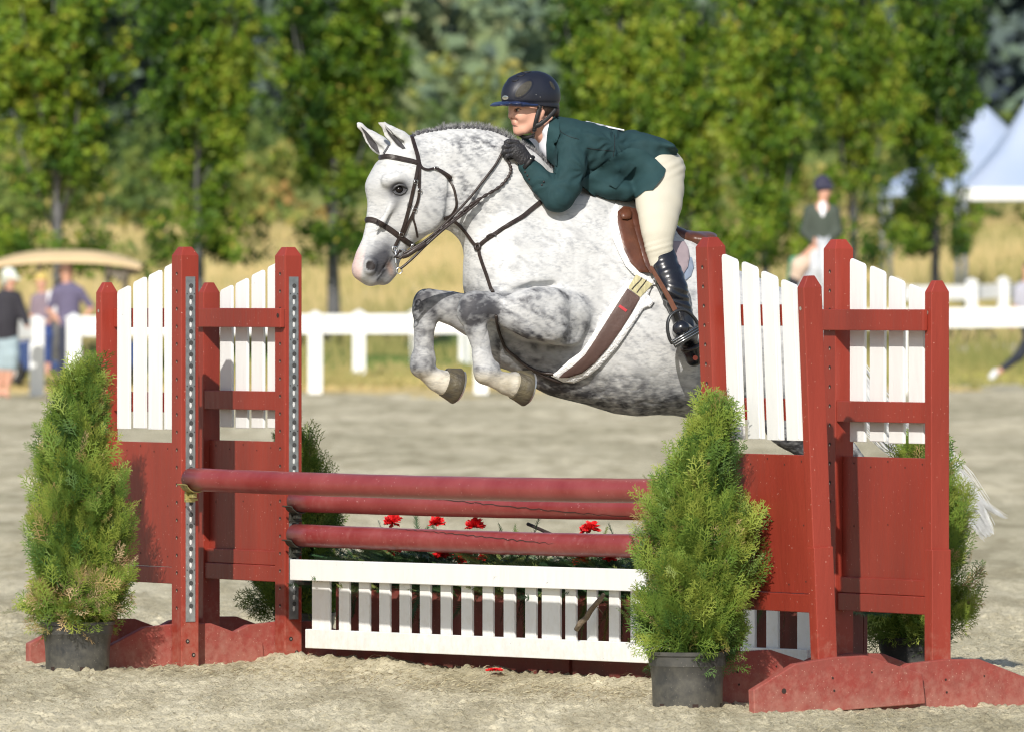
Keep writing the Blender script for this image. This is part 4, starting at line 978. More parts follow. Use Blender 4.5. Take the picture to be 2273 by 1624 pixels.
person(150, 156, 'woman in a purple top, hands on hips, seen from behind by the golf cart',
    [limb((147, 606, 0, 15, .9), (148, 628, 0, 8)), limb((150, 650, 0, 26, .55), (152, 700, 0, 21, .6), (155, 745, 0, 25, .6)), limb((124, 648, 0, 8), (109, 688, 0, 6), (130, 712, 4, 5)), limb((178, 648, 0, 8), (203, 686, 0, 6), (181, 712, 4, 5)), limb((143, 770, 0, 12), (141, 820, 0, 9), (140, 872, 0, 5), (138, 876, 12, 4)), limb((167, 770, 0, 12), (168, 820, 0, 9), (170, 872, 0, 5), (172, 876, 12, 4))],
    [('shirt', [limb((128, 648, 0, 11), (176, 648, 0, 11)), limb((151, 652, 0, 29, .6), (152, 700, 0, 24, .65), (155, 716, 0, 25, .65)), limb((124, 648, 0, 10), (111, 682, 0, 8)), limb((178, 648, 0, 10), (201, 680, 0, 8))], cm('purple_cloth', (0.12, 0.105, 0.18))),
     ('hair', [limb((147, 602, -2, 17, .95), (148, 628, -4, 12, .8), (147, 645, -6, 8))], M_HAIRB), ('trousers', [limb((155, 735, 0, 27, .65), (143, 770, 0, 15), (141, 860, 0, 9)), limb((155, 740, 0, 24, .65), (167, 770, 0, 15), (169, 860, 0, 9))], cm('navy_cloth', (0.03, 0.035, 0.06)))])
person(90, 157, 'seated person in a straw hat and pale top between the man and woman',
    [limb((92, 628, 0, 12), (93, 648, 0, 7)), limb((95, 668, 0, 20, .6), (96, 720, 0, 20, .7)), limb((78, 664, 0, 7), (72, 700, 0, 6), (90, 715, 12, 5)), limb((113, 664, 0, 7), (120, 700, 0, 6), (104, 715, 12, 5)), limb((90, 728, 5, 11), (82, 745, 30, 9), (82, 810, 30, 6), (80, 828, 36, 5)), limb((104, 728, 5, 11), (108, 745, 30, 9), (108, 810, 30, 6), (108, 828, 36, 5))],
    [('straw_hat', [limb((92, 614, 0, 12, 1.0)), limb((78, 619, 0, 3, 3), (106, 619, 0, 3, 3))], cm('straw_yellow', (0.60, 0.45, 0.14))), ('shirt', [limb((95, 670, 0, 23, .65), (96, 716, 0, 23, .75)), limb((78, 664, 0, 10), (72, 694, 0, 8)), limb((113, 664, 0, 10), (119, 690, 0, 8))], cm('mauve_cloth', (0.22, 0.17, 0.21))), ('bib', [limb((112, 652, 14, 8, .5), (118, 690, 14, 12, .4))], cm('white_cloth', (0.8, 0.8, 0.85))),
     ('trousers', [limb((94, 726, 0, 14), (84, 744, 30, 12), (83, 800, 30, 9)), limb((103, 726, 0, 14), (108, 744, 30, 12), (108, 800, 30, 9))], cm('blue_cloth', (0.03, 0.06, 0.20)))])
person(20, 148.5, 'man in a white cap, black jacket and pale blue shorts at the far left fence',
    [limb((26, 622, 0, 13), (22, 640, 0, 8)), limb((16, 665, 0, 24, .6), (10, 710, 0, 24, .7), (16, 765, 0, 24, .7)), limb((38, 660, 0, 9), (52, 700, 6, 7), (62, 725, 14, 5)), limb((-4, 660, 0, 9), (-16, 700, 0, 7), (-8, 738, 6, 5)), limb((24, 785, 0, 14), (24, 825, 0, 9), (12, 872, 0, 6), (18, 878, 12, 5)), limb((8, 785, 0, 14), (4, 825, 0, 9), (-4, 868, 0, 6), (0, 876, 12, 5))],
    [('cap', [limb((20, 610, 0, 17, .95)), limb((30, 614, 8, 6, 1.2), (42, 620, 10, 4, 1.6)), limb((12, 624, -6, 10))], cm('white_cap', (0.66, 0.70, 0.62))), ('jacket', [limb((17, 668, 0, 28, .65), (10, 712, 0, 30, .75), (12, 742, 0, 29, .75)), limb((36, 660, 0, 13), (53, 700, 6, 10), (60, 718, 12, 8)), limb((-4, 660, 0, 12), (-16, 700, 0, 10), (-10, 730, 4, 8))], cm('black_cloth', (0.022, 0.02, 0.028))),
     ('shorts', [limb((14, 756, 0, 28, .7), (24, 785, 0, 18), (25, 812, 0, 15)), limb((14, 760, 0, 26, .7), (8, 785, 0, 17), (5, 812, 0, 14))], cm('paleblue_cloth', (0.33, 0.42, 0.46)))])
person(2262, 158, 'running person in a grey striped shirt and dark trousers, cut by the right edge',
    [limb((2284, 598, 0, 15), (2280, 622, 0, 8)), limb((2276, 648, 0, 24, .6), (2284, 700, 0, 21, .7), (2290, 730, 0, 22, .7)), limb((2262, 645, 6, 8), (2252, 690, 8, 6), (2247, 727, 12, 5)), limb((2292, 645, -6, 8), (2316, 690, 0, 6), (2330, 680, 10, 5)), limb((2288, 745, 0, 13), (2262, 790, 0, 9), (2222, 822, -6, 6), (2206, 832, -4, 6)), limb((2296, 745, 0, 13), (2322, 800, 6, 9), (2318, 856, 0, 6), (2326, 864, 0, 5))],
    [('shirt', [limb((2276, 650, 0, 27, .65), (2284, 704, 0, 25, .75)), limb((2262, 645, 6, 11), (2256, 672, 8, 9)), limb((2292, 645, -6, 11), (2308, 672, 0, 9))], cm('grey_cloth', (0.38, 0.38, 0.44))), ('hair', [limb((2287, 594, 0, 16), (2298, 615, 0, 9))], cm('dark_hair', (0.03, 0.02, 0.02))),
     ('trousers', [limb((2290, 728, 0, 25, .7), (2288, 748, 0, 15), (2262, 790, 0, 11), (2226, 818, -6, 8)), limb((2292, 735, 0, 22, .7), (2322, 800, 6, 12), (2318, 848, 0, 8))], cm('dark_cloth', (0.02, 0.025, 0.04))), ('shoe', [limb((2210, 826, -4, 8), (2202, 836, -4, 8))], cm('white_shoe', (0.7, 0.72, 0.74)))])
# mounted rider in the distance
RD = person(1822, 112, 'distant rider in a dark green jacket and dark helmet on a grey horse',
    [limb((1830, 428, 0, 14, .9), (1827, 448, 0, 9)), limb((1824, 475, 0, 26, .6), (1826, 530, 0, 24, .7), (1824, 556, 0, 28, .8)), limb((1797, 470, 0, 10), (1788, 515, 4, 8), (1812, 540, 26, 6)), limb((1850, 470, 0, 10), (1856, 515, 4, 8), (1832, 540, 26, 6)), limb((1812, 560, 10, 20), (1776, 590, 12, 16), (1758, 650, 0, 11), (1750, 690, 0, 9), (1760, 704, 10, 8)), limb((1838, 560, -10, 20), (1866, 590, 0, 16), (1872, 650, 0, 11), (1876, 690, 0, 9))],
    [('helmet', [limb((1826, 408, 0, 20, .95)), limb((1812, 417, 8, 5, 2.2), (1846, 416, 8, 5, 2.2))], cm('dark_helmet', (0.03, 0.03, 0.06))), ('shirt', [limb((1826, 456, 10, 9, .7), (1825, 482, 12, 9, .6))], cm('white_shirt', (0.75, 0.75, 0.78))),
     ('jacket', [limb((1808, 474, -2, 22, .7), (1842, 474, -2, 20, .7)), limb((1824, 486, 0, 29, .6), (1826, 536, 0, 27, .75)), limb((1797, 470, 0, 13), (1787, 515, 4, 11), (1806, 536, 20, 8)), limb((1852, 470, 0, 13), (1858, 515, 4, 11), (1838, 536, 20, 8))], cm('dark_green_cloth', (0.05, 0.065, 0.05))),
     ('breeches', [limb((1820, 562, 6, 22), (1776, 590, 12, 19), (1766, 620, 4, 15)), limb((1834, 562, -6, 22), (1867, 590, 0, 19), (1872, 620, 0, 15))], cm('beige_cloth', (0.60, 0.46, 0.36))), ('boot', [limb((1764, 622, 6, 15), (1750, 690, 0, 11), (1760, 706, 10, 9))], cm('black_boot', (0.02, 0.02, 0.025)))])
plh = Plane(1822, 112, 0); hb = plh.pt(1822, 948)
BH = empty('horse', hb, 'distant grey horse facing the camera under the green-jacketed rider', 'horse')
blob('body', plh, [limb((1812, 552, 10, 16, .6), (1820, 600, 50, 24, .8), (1812, 640, 30, 36, .8)), limb((1826, 545, 70, 15, .9), (1832, 600, 96, 19, .9), (1838, 650, 110, 11, .9)), limb((1812, 665, 20, 50, .9), (1816, 660, -120, 56, 1.0), (1816, 650, -190, 50, .9)), limb((1796, 700, 40, 22), (1792, 790, 50, 11), (1790, 850, 52, 12), (1790, 925, 50, 8), (1790, 938, 54, 11)), limb((1838, 700, 40, 22), (1840, 790, 60, 11), (1842, 850, 62, 12), (1842, 925, 60, 8), (1842, 938, 64, 11)), limb((1796, 690, -190, 28), (1792, 780, -185, 16), (1790, 835, -205, 13), (1790, 925, -195, 9), (1790, 938, -190, 11)), limb((1838, 690, -190, 28), (1840, 780, -185, 16), (1842, 835, -205, 13), (1842, 925, -195, 9), (1842, 938, -190, 11)), limb((1818, 540, 62, 5), (1814, 524, 62, 2)), limb((1834, 540, 62, 5), (1838, 524, 62, 2))],
     mat('grey_coat', (0.55, 0.57, 0.60), 0.7, var=0.3, vs=3), BH, step=3.2, k=12)
blob('tail', plh, [limb((1816, 640, -240, 8), (1816, 760, -262, 14), (1816, 850, -262, 6))], cm('grey_tail', (0.4, 0.4, 0.4)), BH, step=3.2)
tag(blob('saddle_cloth', plh, [limb((1764, 580, -40, 12, 2.4), (1758, 630, -40, 12, 2.2))], cm('green_pad', (0.10, 0.32, 0.18)), None, step=3), 'green saddle cloth on the distant grey horse', 'saddle cloth')
# golf cart
M_ROOF = mat('cart_roof', (0.62, 0.47, 0.27), 0.5, var=0.06, vs=2); M_CB = mat('cart_body', (0.02, 0.05, 0.16), 0.3, coat=0.4); M_CSEAT = mat('cart_seat', (0.35, 0.27, 0.2), 0.7); M_TYRE = mat('tyre', (0.02, 0.02, 0.02), 0.8); M_CFR = mat('cart_frame', (0.14, 0.12, 0.09), 0.5)
cY = 160.0; cc = W3(145, HY, cY); gz = 0.06; GC = empty('golf_cart', (cc.x, cc.y, gz), 'golf cart with a tan roof parked behind the left fence', 'golf cart')
def cf(v): return Vector((cc.x+v[0], cc.y+v[1], gz+v[2]))
mb = MB(); n = 26; m_ = 10; vs = []; fs = []
for lay, dz in ((0, 0.0), (1, -0.06)):
    for i in range(n+1):
        for j in range(m_+1):
            u = i/n*2-1; v = j/m_*2-1; e = 1-abs(u)**2.6; vs.append(cf((u*1.34, v*0.62, 2.14+0.24*e*(1-0.5*v*v)-0.05*abs(v)**6+dz)))
K = (n+1)*(m_+1)
for i in range(n):
    for j in range(m_):
        a = i*(m_+1)+j; b = a+m_+1; fs += [(a, b, b+1, a+1), (K+a, K+a+1, K+b+1, K+b)]
for i in range(n):
    for j in (0, m_): a = i*(m_+1)+j; b = a+m_+1; fs.append((a, b, K+b, K+a))
for j in range(m_):
    for i in (0, n): a = i*(m_+1)+j; fs.append((a, a+1, K+a+1, K+a))
mb.add(vs, fs); mb.build('roof', M_ROOF, GC, smooth=True).modifiers.new('es', 'EDGE_SPLIT').split_angle = R(50)
for (xa, xb) in ((-1.05, -1.15), (-0.45, -0.42), (0.75, 0.70), (1.1, 0.9)):
    for sy in (-0.52, 0.52): mb = MB(); mb.tube([cf((xa, sy, 2.14)), cf((xb, sy, 0.65))], 0.025, 8); mb.build('roof_strut', M_CFR, GC, smooth=True)
mb = MB(); mb.prism([(-1.2, 0.28), (-1.25, 0.75), (-0.6, 0.82), (-0.5, 0.5), (0.3, 0.36), (0.8, 0.45), (0.95, 0.92), (1.25, 0.75), (1.32, 0.4), (1.2, 0.28)], -0.55, 0.55, lambda p, q: cf((p[0], q, p[1]))); mb.build('body', M_CB, GC, bevel=0.03)
mb = MB(); mb.box((-0.75, -0.5, 0.83), (-0.25, 0.5, 0.93), 0, cf); mb.build('seat', M_CSEAT, GC, bevel=0.03)
mb = MB(); mb.box((-0.85, -0.5, 0.94), (-0.75, 0.5, 1.35), 0, cf); mb.build('backrest', M_CSEAT, GC, bevel=0.03)
mb = MB(); mb.prism([(0.72, 2.06), (1.34, 2.08), (1.30, 1.98), (1.02, 1.90), (0.96, 1.80), (0.88, 1.90), (0.75, 1.98)], -0.45, 0.45, lambda p, q: cf((p[0], q, p[1]))); mb.build('canopy_brace', M_CFR, GC)
for wx in (-0.95, 0.95):
    for wy in (-0.5, 0.5):
        mb = MB(); mb.tube([cf((wx, wy-0.1, 0.26)), cf((wx, wy+0.1, 0.26))], 0.26, 20); t_ = mb.build('wheel', M_TYRE, GC, bevel=0.02)
        mb = MB(); mb.tube([cf((wx, wy-0.108, 0.26)), cf((wx, wy+0.108, 0.26))], 0.13, 16); r_ = mb.build('rim', M_VINYL, None); r_.parent = t_; r_.matrix_parent_inverse = Matrix.Translation(GC.location).inverted() if False else t_.matrix_world.inverted() if False else Matrix.Identity(4)
        r_.matrix_parent_inverse = Matrix.Identity(4)
# ------------------------------------------------------------------ the grey horse over the jump
HP = Plane(1110, 38.30, 25); SN = HP.sn; HPX = HP.px
def build_horse():
    s = SDF((740, 270, -190), (2120, 1310, 190), 3.3)
    C = lambda pts, k=14, **kw: s.chain(pts, k=k, sn=SN, **kw)
    # trunk
    C([(1164, 505, 0, 106, .56), (1198, 566, 0, 148, .52), (1250, 630, 0, 205, .47), (1320, 662, 0, 220, .55), (1440, 716, 0, 199, .76), (1560, 758, 0, 160, .95), (1650, 764, 0, 140, 1.0), (1705, 775, 0, 128, 1.05)], 20, kin=40)
    # chest and pectorals
    C([(1136, 566, 45, 76, .8), (1148, 640, 55, 80, .8)], 30); C([(1122, 574, -45, 72, .8), (1124, 636, -50, 74, .8)], 30)
    # withers
    C([(1246, 478, 0, 56, .55), (1325, 508, 0, 62, .5), (1395, 560, 0, 56, .6)], 30)
    # neck
    C([(945, 372, 0, 62, .62), (985, 388, 0, 86, .50), (1048, 404, 0, 108, .44), (1116, 442, 0, 112, .48), (1180, 512, 0, 124, .58)], 16, kin=30)
    C([(935, 318, 0, 18, .7), (990, 306, 0, 13, .9), (1050, 306, 0, 13, .9), (1100, 324, 0, 14, .9), (1150, 356, 0, 14, .9), (1205, 398, 0, 14, .9), (1262, 428, 0, 20, .9), (1325, 455, 0, 24, .9)], 22)
    C([(1014, 452, 22, 24, .6), (1052, 486, 26, 24, .6), (1100, 552, 32, 28, .6)], 22)     # brachiocephalic ridge
    # near shoulder
    C([(1310, 480, 46, 34, .7), (1270, 560, 74, 58, .5), (1205, 628, 84, 60, .5), (1160, 655, 84, 42, .6)], 26)
    C([(1250, 600, 84, 64, .45), (1275, 672, 92, 56, .5)], 24)
    C([(1255, 590, -110, 90, .5), (1200, 680, -110, 70, .5)], 34)
    # quarters
    C([(1660, 714, 78, 78, .75), (1720, 756, 84, 98, .65), (1750, 830, 82, 92, .62)], 30); C([(1660, 714, -78, 78, .75), (1720, 750, -84, 108, .65), (1750, 830, -82, 92, .62)], 36)
    C([(1590, 664, 60, 40, .9), (1700, 694, 50, 40, .9)], 24)
    # near foreleg, folded
    C([(1250, 704, 122, 58, .62), (1215, 699, 130, 59, .62), (1180, 697, 130, 55, .64), (1142, 690, 120, 42, .76), (1112, 681, 108, 31, .82), (1090, 676, 102, 26, .9), (1062, 682, 102, 31, .82), (1053, 690, 102, 33, .80)], 14, kin=14)
    C([(1048, 672, 102, 26, .85), (1046, 692, 102, 27, .85)], 10); C([(1067, 700, 102, 22, .8)], 10)
    C([(1050, 700, 102, 28, .8), (1058, 730, 102, 21, .85), (1063, 752, 102, 17.5, .8), (1068, 790, 102, 18, .8), (1075, 812, 102, 22, .85), (1079, 826, 102, 25.5, .88)], 8, kin=8)
    C([(1077, 740, 102, 8, .9), (1086, 800, 102, 8.5, .9), (1098, 812, 102, 12, 1)], 7)         # flexor tendons, sesamoid
    C([(1080, 828, 102, 24, .85), (1103, 842, 102, 19.5, .85), (1125, 850, 102, 24, .95), (1138, 852, 102, 30, .98)], 9, kin=8)
    C([(1248, 732, 128, 38, .62), (1266, 746, 124, 29, .7)], 9)
    C([(1292, 640, 170, 26, .6), (1300, 700, 165, 30, .6), (1296, 760, 150, 26, .6)], 30, sub=True)                               # elbow
    C([(1225, 672, 150, 30, .5), (1180, 668, 150, 24, .55)], 14)
    C([(1230, 730, 150, 22, .5), (1180, 722, 150, 20, .5), (1140, 706, 130, 14, .6)], 12)
    C([(1122, 655, 120, 9, .8), (1180, 636, 112, 8, 1.2), (1225, 634, 112, 9, 1.2)], 12, sub=True)
    C([(1130, 728, 110, 9, 1.3), (1180, 766, 108, 12, 1.6), (1230, 786, 108, 12, 1.6), (1275, 780, 118, 10, 1.6)], 14, sub=True)
    # far foreleg
    C([(1150, 735, -70, 62, .7), (1085, 712, -92, 48, .7), (1040, 695, -98, 42, .7), (992, 681, -98, 33, .8), (968, 674, -98, 26, .9), (950, 680, -98, 30, .82)], 14, kin=14)
    C([(946, 668, -98, 26, .85), (944, 690, -98, 26, .85)], 10)
    C([(946, 695, -98, 27, .8), (941, 725, -98, 20, .85), (938, 752, -98, 17.5, .8), (936, 785, -98, 18, .8), (934, 800, -98, 22, .85), (935, 812, -98, 25, .88)], 8, kin=8)
    C([(953, 740, -98, 7.5, .9), (954, 785, -98, 8, .9), (957, 800, -98, 11, 1)], 7)
    C([(938, 815, -98, 23.5, .85), (956, 834, -98, 19.5, .85), (972, 844, -98, 24, .95), (984, 848, -98, 29, .98)], 9, kin=8)
    C([(1112, 775, -40, 40, .8), (1120, 768, -20, 34, .9)], 20)                              # far elbow and breast behind the near leg
    # hind legs, trailing
    for (sg, dx, dy) in ((1, 0, 0), (-1, 26, -18)):
        w_ = 82*sg
        C([(1735+dx, 850+dy, w_, 96, .6), (1762+dx, 930+dy, w_, 62, .7), (1805+dx, 985+dy, w_, 38, .8), (1850+dx, 1030+dy, w_, 30, .8), (1872+dx, 1052+dy, w_, 27, .85)], 24, kin=20)
        C([(1872+dx, 1050+dy, w_, 27, .8), (1900+dx, 1095+dy, w_, 19, .85), (1925+dx, 1140+dy, w_, 19, .85), (1938+dx, 1162+dy, w_, 24, .9), (1952+dx, 1190+dy, w_, 18, .9), (1966+dx, 1212+dy, w_, 26, .95)], 8, kin=8)
    # dock
    C([(1790, 690, 0, 34, .7), (1835, 722, 0, 24, .9), (1880, 770, 0, 18, .9)], 20)
    # head
    C([(910, 352, 0, 44, .92), (905, 375, 0, 54, .95), (893, 415, 0, 68, .80), (884, 455, 0, 59, .70), (868, 500, 0, 47, .64), (851, 545, 0, 39, .68), (832, 578, 0, 36, .86), (829, 596, 0, 34, .90)], 14, kin=20)
    C([(934, 432, 32, 62, .42), (938, 460, 34, 57, .42), (925, 480, 28, 46, .5)], 14); C([(935, 432, -26, 64, .42), (938, 462, -28, 60, .42), (925, 480, -24, 48, .5)], 20)
    C([(946, 478, 0, 38, .9), (918, 500, 0, 32, .9), (892, 522, 0, 26, .9), (872, 556, 0, 16, 1.2), (860, 600, 0, 17, 1.35), (852, 618, 0, 15, 1.4)], 12, kin=14)
    C([(860, 380, 0, 24, 1.5), (839, 415, 0, 22, 1.4), (848, 442, 0, 22, 1.2)], 13)            # forehead
    C([(838, 470, 0, 13, 1.2), (830, 520, 0, 12, 1.2), (814, 565, 0, 13, 1.4), (803, 592, 0, 17, 1.6)], 12)  # nasal bone, muzzle front
    C([(808, 604, 0, 21, 1.6), (822, 618, 0, 17, 1.7)], 10)                                   # upper lip
    C([(862, 402, 46, 15, .7), (884, 398, 52, 14, .7), (902, 408, 52, 13, .7)], 10); C([(862, 402, -46, 15, .7), (884, 398, -52, 14, .7)], 10)   # brow
    C([(880, 440, 47, 8, .7), (850, 492, 40, 6, .7), (836, 512, 34, 4, .7)], 9)                # facial crest
    C([(905, 344, 30, 22, .8), (880, 352, 20, 30, .9)], 14); C([(885, 344, -30, 22, .8)], 14)
    # nostril, mouth, eye socket, jaw groove
    C([(823, 586, 34, 15, .75), (822, 596, 34, 13, .75)], 6); C([(823, 588, -34, 15, .75)], 6)
    C([(824, 584, 50, 11, 1.0), (820, 595, 48, 9.5, 1.0)], 4, sub=True)
    C([(1001, 400, 46, 6, .9), (1003, 435, 50, 7, .9), (998, 470, 48, 7, .9), (984, 500, 40, 6, .9)], 8, sub=True); C([(823, 588, -47, 9, .9)], 5, sub=True)
    C([(868, 574, 34, 2.2, 3), (856, 594, 36, 2.4, 3), (842, 612, 34, 2.2, 4)], 4, sub=True)
    C([(886, 421, 58, 12.5, .6)], 6, sub=True); C([(886, 421, -58, 12.5, .6)], 6, sub=True)
    # ears
    for (sg, b, m_, t) in ((1, (905, 322), (866, 296), (838, 264)), (-1, (858, 334), (822, 306), (790, 270))):
        w_ = 26*sg
        C([(b[0], b[1], w_, 19, .7), ((b[0]+m_[0])/2, (b[1]+m_[1])/2, w_*1.1, 18, .62), (m_[0]+2, m_[1], w_*1.15, 13.5, .6), (t[0]+9, t[1]+9, w_*1.15, 5.5, .7), (t[0]+1, t[1]+1, w_*1.15, 1.8, 1)], 9, kin=8)
        C([(b[0]-14, b[1]-1, w_*1.05+7, 7.5, 1.0), (m_[0]-7, m_[1]+3, w_*1.15+7.5, 7.5, 1.0), (t[0]+5, t[1]+9, w_*1.15+5, 2.4, 1)], 3, sub=True)
    # belly tuck and girth groove smoothing
    V, F = s.mesh(); V = smooth_v(V, F, 2, 0.5)
    N = vert_normals(V, F[:, ::-1])
    # muscle relief and veins
    d = (fbm(V, 1/60., 2, 2)-0.5)*8.0+(1-np.abs(vnoise(V, 1/30., 31)-0.5)*2)**8*1.0
    V = V-N*0+N*d[:, None]*(sstep(900, 1000, V[:, 0]))[:, None]
    return V, F
HV, HF = build_horse()
def horse_color(V):
    xi = V[:, 0]+V[:, 2]*SN; y = V[:, 1]; w_ = V[:, 2]
    n1 = fbm(V, 1/60., 4, 1); n2 = fbm(V, 1/16., 4, 6); n3 = fbm(V*np.array([1, 2.2, 1]), 1/7., 3, 15)
    def g(cx_, cy_, rx, ry, ang=0):
        a = R(ang); dx = xi-cx_; dy = y-cy_; u = dx*math.cos(a)+dy*math.sin(a); v = -dx*math.sin(a)+dy*math.cos(a); return np.exp(-((u/rx)**2+(v/ry)**2))
    n4 = fbm(V@np.array([[0.8, -0.6, 0], [0.6, 0.8, 0], [0, 0, 1]])*np.array([1, 2.6, 1]), 1/24., 5, 44)
    dark = 0.03+0.35*np.clip(n1-0.50, 0, 1)+0.35*np.clip(n2-0.56, 0, 1)+0.60*np.clip(n4-0.55, 0, 1)
    front = w_ > 20
    leg = np.where((y > 636) & (xi < 1110), 1.0, 0.0)
    dark += leg*(0.10+0.95*np.clip(n2-0.46, 0, 1)+0.5*np.clip(n3-0.5, 0, 1))
    for (a, b, rx, ry) in ((1040, 672, 36, 46), (942, 664, 40, 44)): dark += 0.60*g(a, b, rx, ry)*(0.4+1.2*n2)*(0.6+0.8*n3)
    dark += 0.45*g(1060, 835, 22, 22)*(0.4+n2)+0.55*g(926, 816, 24, 24)*(0.4+n2)
    dark += 0.35*g(1040, 770, 16, 60)*n2+0.60*g(924, 760, 14, 70)*(n2+n3-0.35)
    dark += 0.25*g(1150, 735, 80, 20, 28)*(0.3+n2)
    LP = [(1268, 706, 58), (1215, 700, 60), (1180, 698, 57), (1142, 692, 44), (1112, 681, 32), (1090, 676, 28), (1053, 690, 34)]; dl = np.full(len(V), 1e3)
    for (p, q) in zip(LP[:-1], LP[1:]):
        L_ = (q[0]-p[0])**2+(q[1]-p[1])**2; tt_ = np.clip(((xi-p[0])*(q[0]-p[0])+(y-p[1])*(q[1]-p[1]))/L_, 0, 1); dl = np.minimum(dl, np.hypot(xi-p[0]-(q[0]-p[0])*tt_, y-p[1]-(q[1]-p[1])*tt_)-(p[2]+(q[2]-p[2])*tt_))
    limb_ = (1-sstep(-5, 5, dl))*sstep(80, 95, w_)*(1-0.75*sstep(1215, 1285, xi)*sstep(-40, -10, -np.abs(y-690)))
    dark += limb_*(0.15+1.5*np.clip(n4-0.44, 0, 1)+0.8*np.clip(n3-0.5, 0, 1)+0.22*sstep(0.0, 1.0, (y-(650+0.30*(xi-1060)))/120))
    under = sstep(0, 8, dl)*sstep(1085, 1120, xi)*(1-sstep(1270, 1340, xi))*sstep(700, 770, y); dark += under*(0.40+0.9*np.clip(n2-0.4, 0, 1))  # shadow below the near forearm, painted into the coat colour
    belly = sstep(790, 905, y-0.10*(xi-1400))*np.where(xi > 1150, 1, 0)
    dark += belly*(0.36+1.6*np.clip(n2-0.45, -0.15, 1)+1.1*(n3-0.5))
    dark += 0.6*sstep(1500, 1640, xi)*sstep(560, 900, y)*(0.25+0.8*n2)*(y > 300)*0.75
    dark += 1.1*g(1030, 430, 60, 75)*np.clip(n4+n3-0.95, 0, 1)*1.6+1.3*g(1060, 322, 110, 24)*np.clip(n4+n3-0.88, 0, 1)*1.5
    dark += 0.35*g(1020, 480, 30, 50)*np.clip(n2+0.1, 0, 1)
    dark += 0.5*g(1180, 600, 200, 130)*np.clip(n4-0.50, 0, 1)+0.6*g(1450, 720, 160, 130)*np.clip(n3+n4-1.0, 0, 1)+0.5*g(1500, 640, 120, 80)*np.clip(n4-0.5, 0, 1)
    # face: grey muzzle, eye surround, cheek streak
    head = (xi < 1010) & (y < 640)
    mz = g(842, 588, 34, 40, -15)*1.05+0.5*g(858, 556, 22, 40, 20); mz *= sstep(470, 540, y)
    snip = sstep(0, 12, (803+(600-y)*0.13)-xi+6)*sstep(470, 500, y); dark += np.where(head, mz*(0.85+0.2*n2), 0)
    dark = np.where(head, dark*(1-0.92*snip), dark)
    dark += (0.75*g(884, 421, 27, 19, -25)+0.9*g(887, 421, 19, 14, -10))*head+0.28*g(880, 452, 14, 36, 15)*head+0.12*g(835, 400, 20, 60)*head
    dark = np.clip(dark, 0, 1)
    light = np.array([0.60, 0.605, 0.60]); dk = np.array([0.062, 0.062, 0.070]); mid = np.array([0.30, 0.305, 0.315])
    c = np.where(dark[:, None] < 0.45, light+(mid-light)*(dark[:, None]/0.45), mid+(dk-mid)*((dark[:, None]-0.45)/0.55))
    pk = (snip*head*sstep(530, 570, y))[:, None]*0.75; c = c*(1-pk)+np.array([0.62, 0.42, 0.38])*pk
    st = ((y > 800) & (xi < 1160) & (xi > 900)).astype(float)*sstep(815, 840, y)*0.55; c = c*(1-st[:, None])+np.array([0.60, 0.53, 0.38])*st[:, None]
    nost = (np.hypot(xi-841, (y-591)*0.9) < 0)  # empty mask; the dark inside is painted further down
    mth = np.zeros(len(V)); 
    for (ax_, ay_, bx_, by_) in ((871, 571, 862, 588), (862, 588, 850, 606), (850, 606, 838, 622)):
        tt_ = np.clip(((xi-ax_)*(bx_-ax_)+(y-ay_)*(by_-ay_))/((bx_-ax_)**2+(by_-ay_)**2), 0, 1); mth = np.maximum(mth, np.exp(-((np.hypot(xi-ax_-(bx_-ax_)*tt_, y-ay_-(by_-ay_)*tt_))/2.6)**2))
    c = c*(1-0.85*(mth*head)[:, None]); inn = (g(823, 590.5, 12, 11, 30)*(w_ > 8) > 0.42); c[inn] = (0.03, 0.025, 0.025)  # shade of the mouth crease and nostril hollow painted in
    pl_ = g(868, 600, 6, 14, -15)*(w_ > 0)*head; c = c*(1-pl_[:, None]*0.5)+np.array([0.5, 0.3, 0.2])*pl_[:, None]*0.5
    # inner ears
    for (bx, by, mx, my, tx, ty) in ((905, 322, 866, 296, 838, 264), (858, 334, 822, 306, 790, 270)):
        for t in np.linspace(0, 1, 9):
            px_, py_ = (bx-6)+(tx+6-bx+6)*t, (by+6)+(ty+9-by-6)*t
            k = np.exp(-(((xi-px_)/7.0)**2+((y-py_)/7.0)**2)*1.3)*(1-0.5*t)
            c = c*(1-0.0*k[:, None])
    return c, xi
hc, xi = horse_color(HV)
HW = HP.map(HV)
m, n, b = new_mat('horse_coat'); L = n.links.new
at = n.nodes.new('ShaderNodeAttribute'); at.attribute_name = 'Col'
tc = n.nodes.new('ShaderNodeTexCoord'); mp = n.nodes.new('ShaderNodeMapping'); mp.inputs['Scale'].default_value = (1, 1, 2.6); mp.inputs['Rotation'].default_value = (0, R(35), 0); L(tc.outputs['Object'], mp.inputs[0])
no = n.nodes.new('ShaderNodeTexNoise'); no.inputs['Scale'].default_value = 48; no.inputs['Detail'].default_value = 9; L(mp.outputs[0], no.inputs[0])
rp = n.nodes.new('ShaderNodeValToRGB'); L(no.outputs[0], rp.inputs[0]); rp.color_ramp.elements[0].position = 0.33; rp.color_ramp.elements[1].position = 0.55
rp.color_ramp.elements[0].color = (0.68, 0.69, 0.72, 1); rp.color_ramp.elements[1].color = (1, 1, 1, 1)
nB = n.nodes.new('ShaderNodeTexNoise'); nB.inputs['Scale'].default_value = 9; nB.inputs['Detail'].default_value = 4; L(mp.outputs[0], nB.inputs[0])
rB = n.nodes.new('ShaderNodeValToRGB'); L(nB.outputs[0], rB.inputs[0]); rB.color_ramp.elements[0].position = 0.42; rB.color_ramp.elements[1].position = 0.62; rB.color_ramp.elements[0].color = (0.25, 0.25, 0.25, 1)
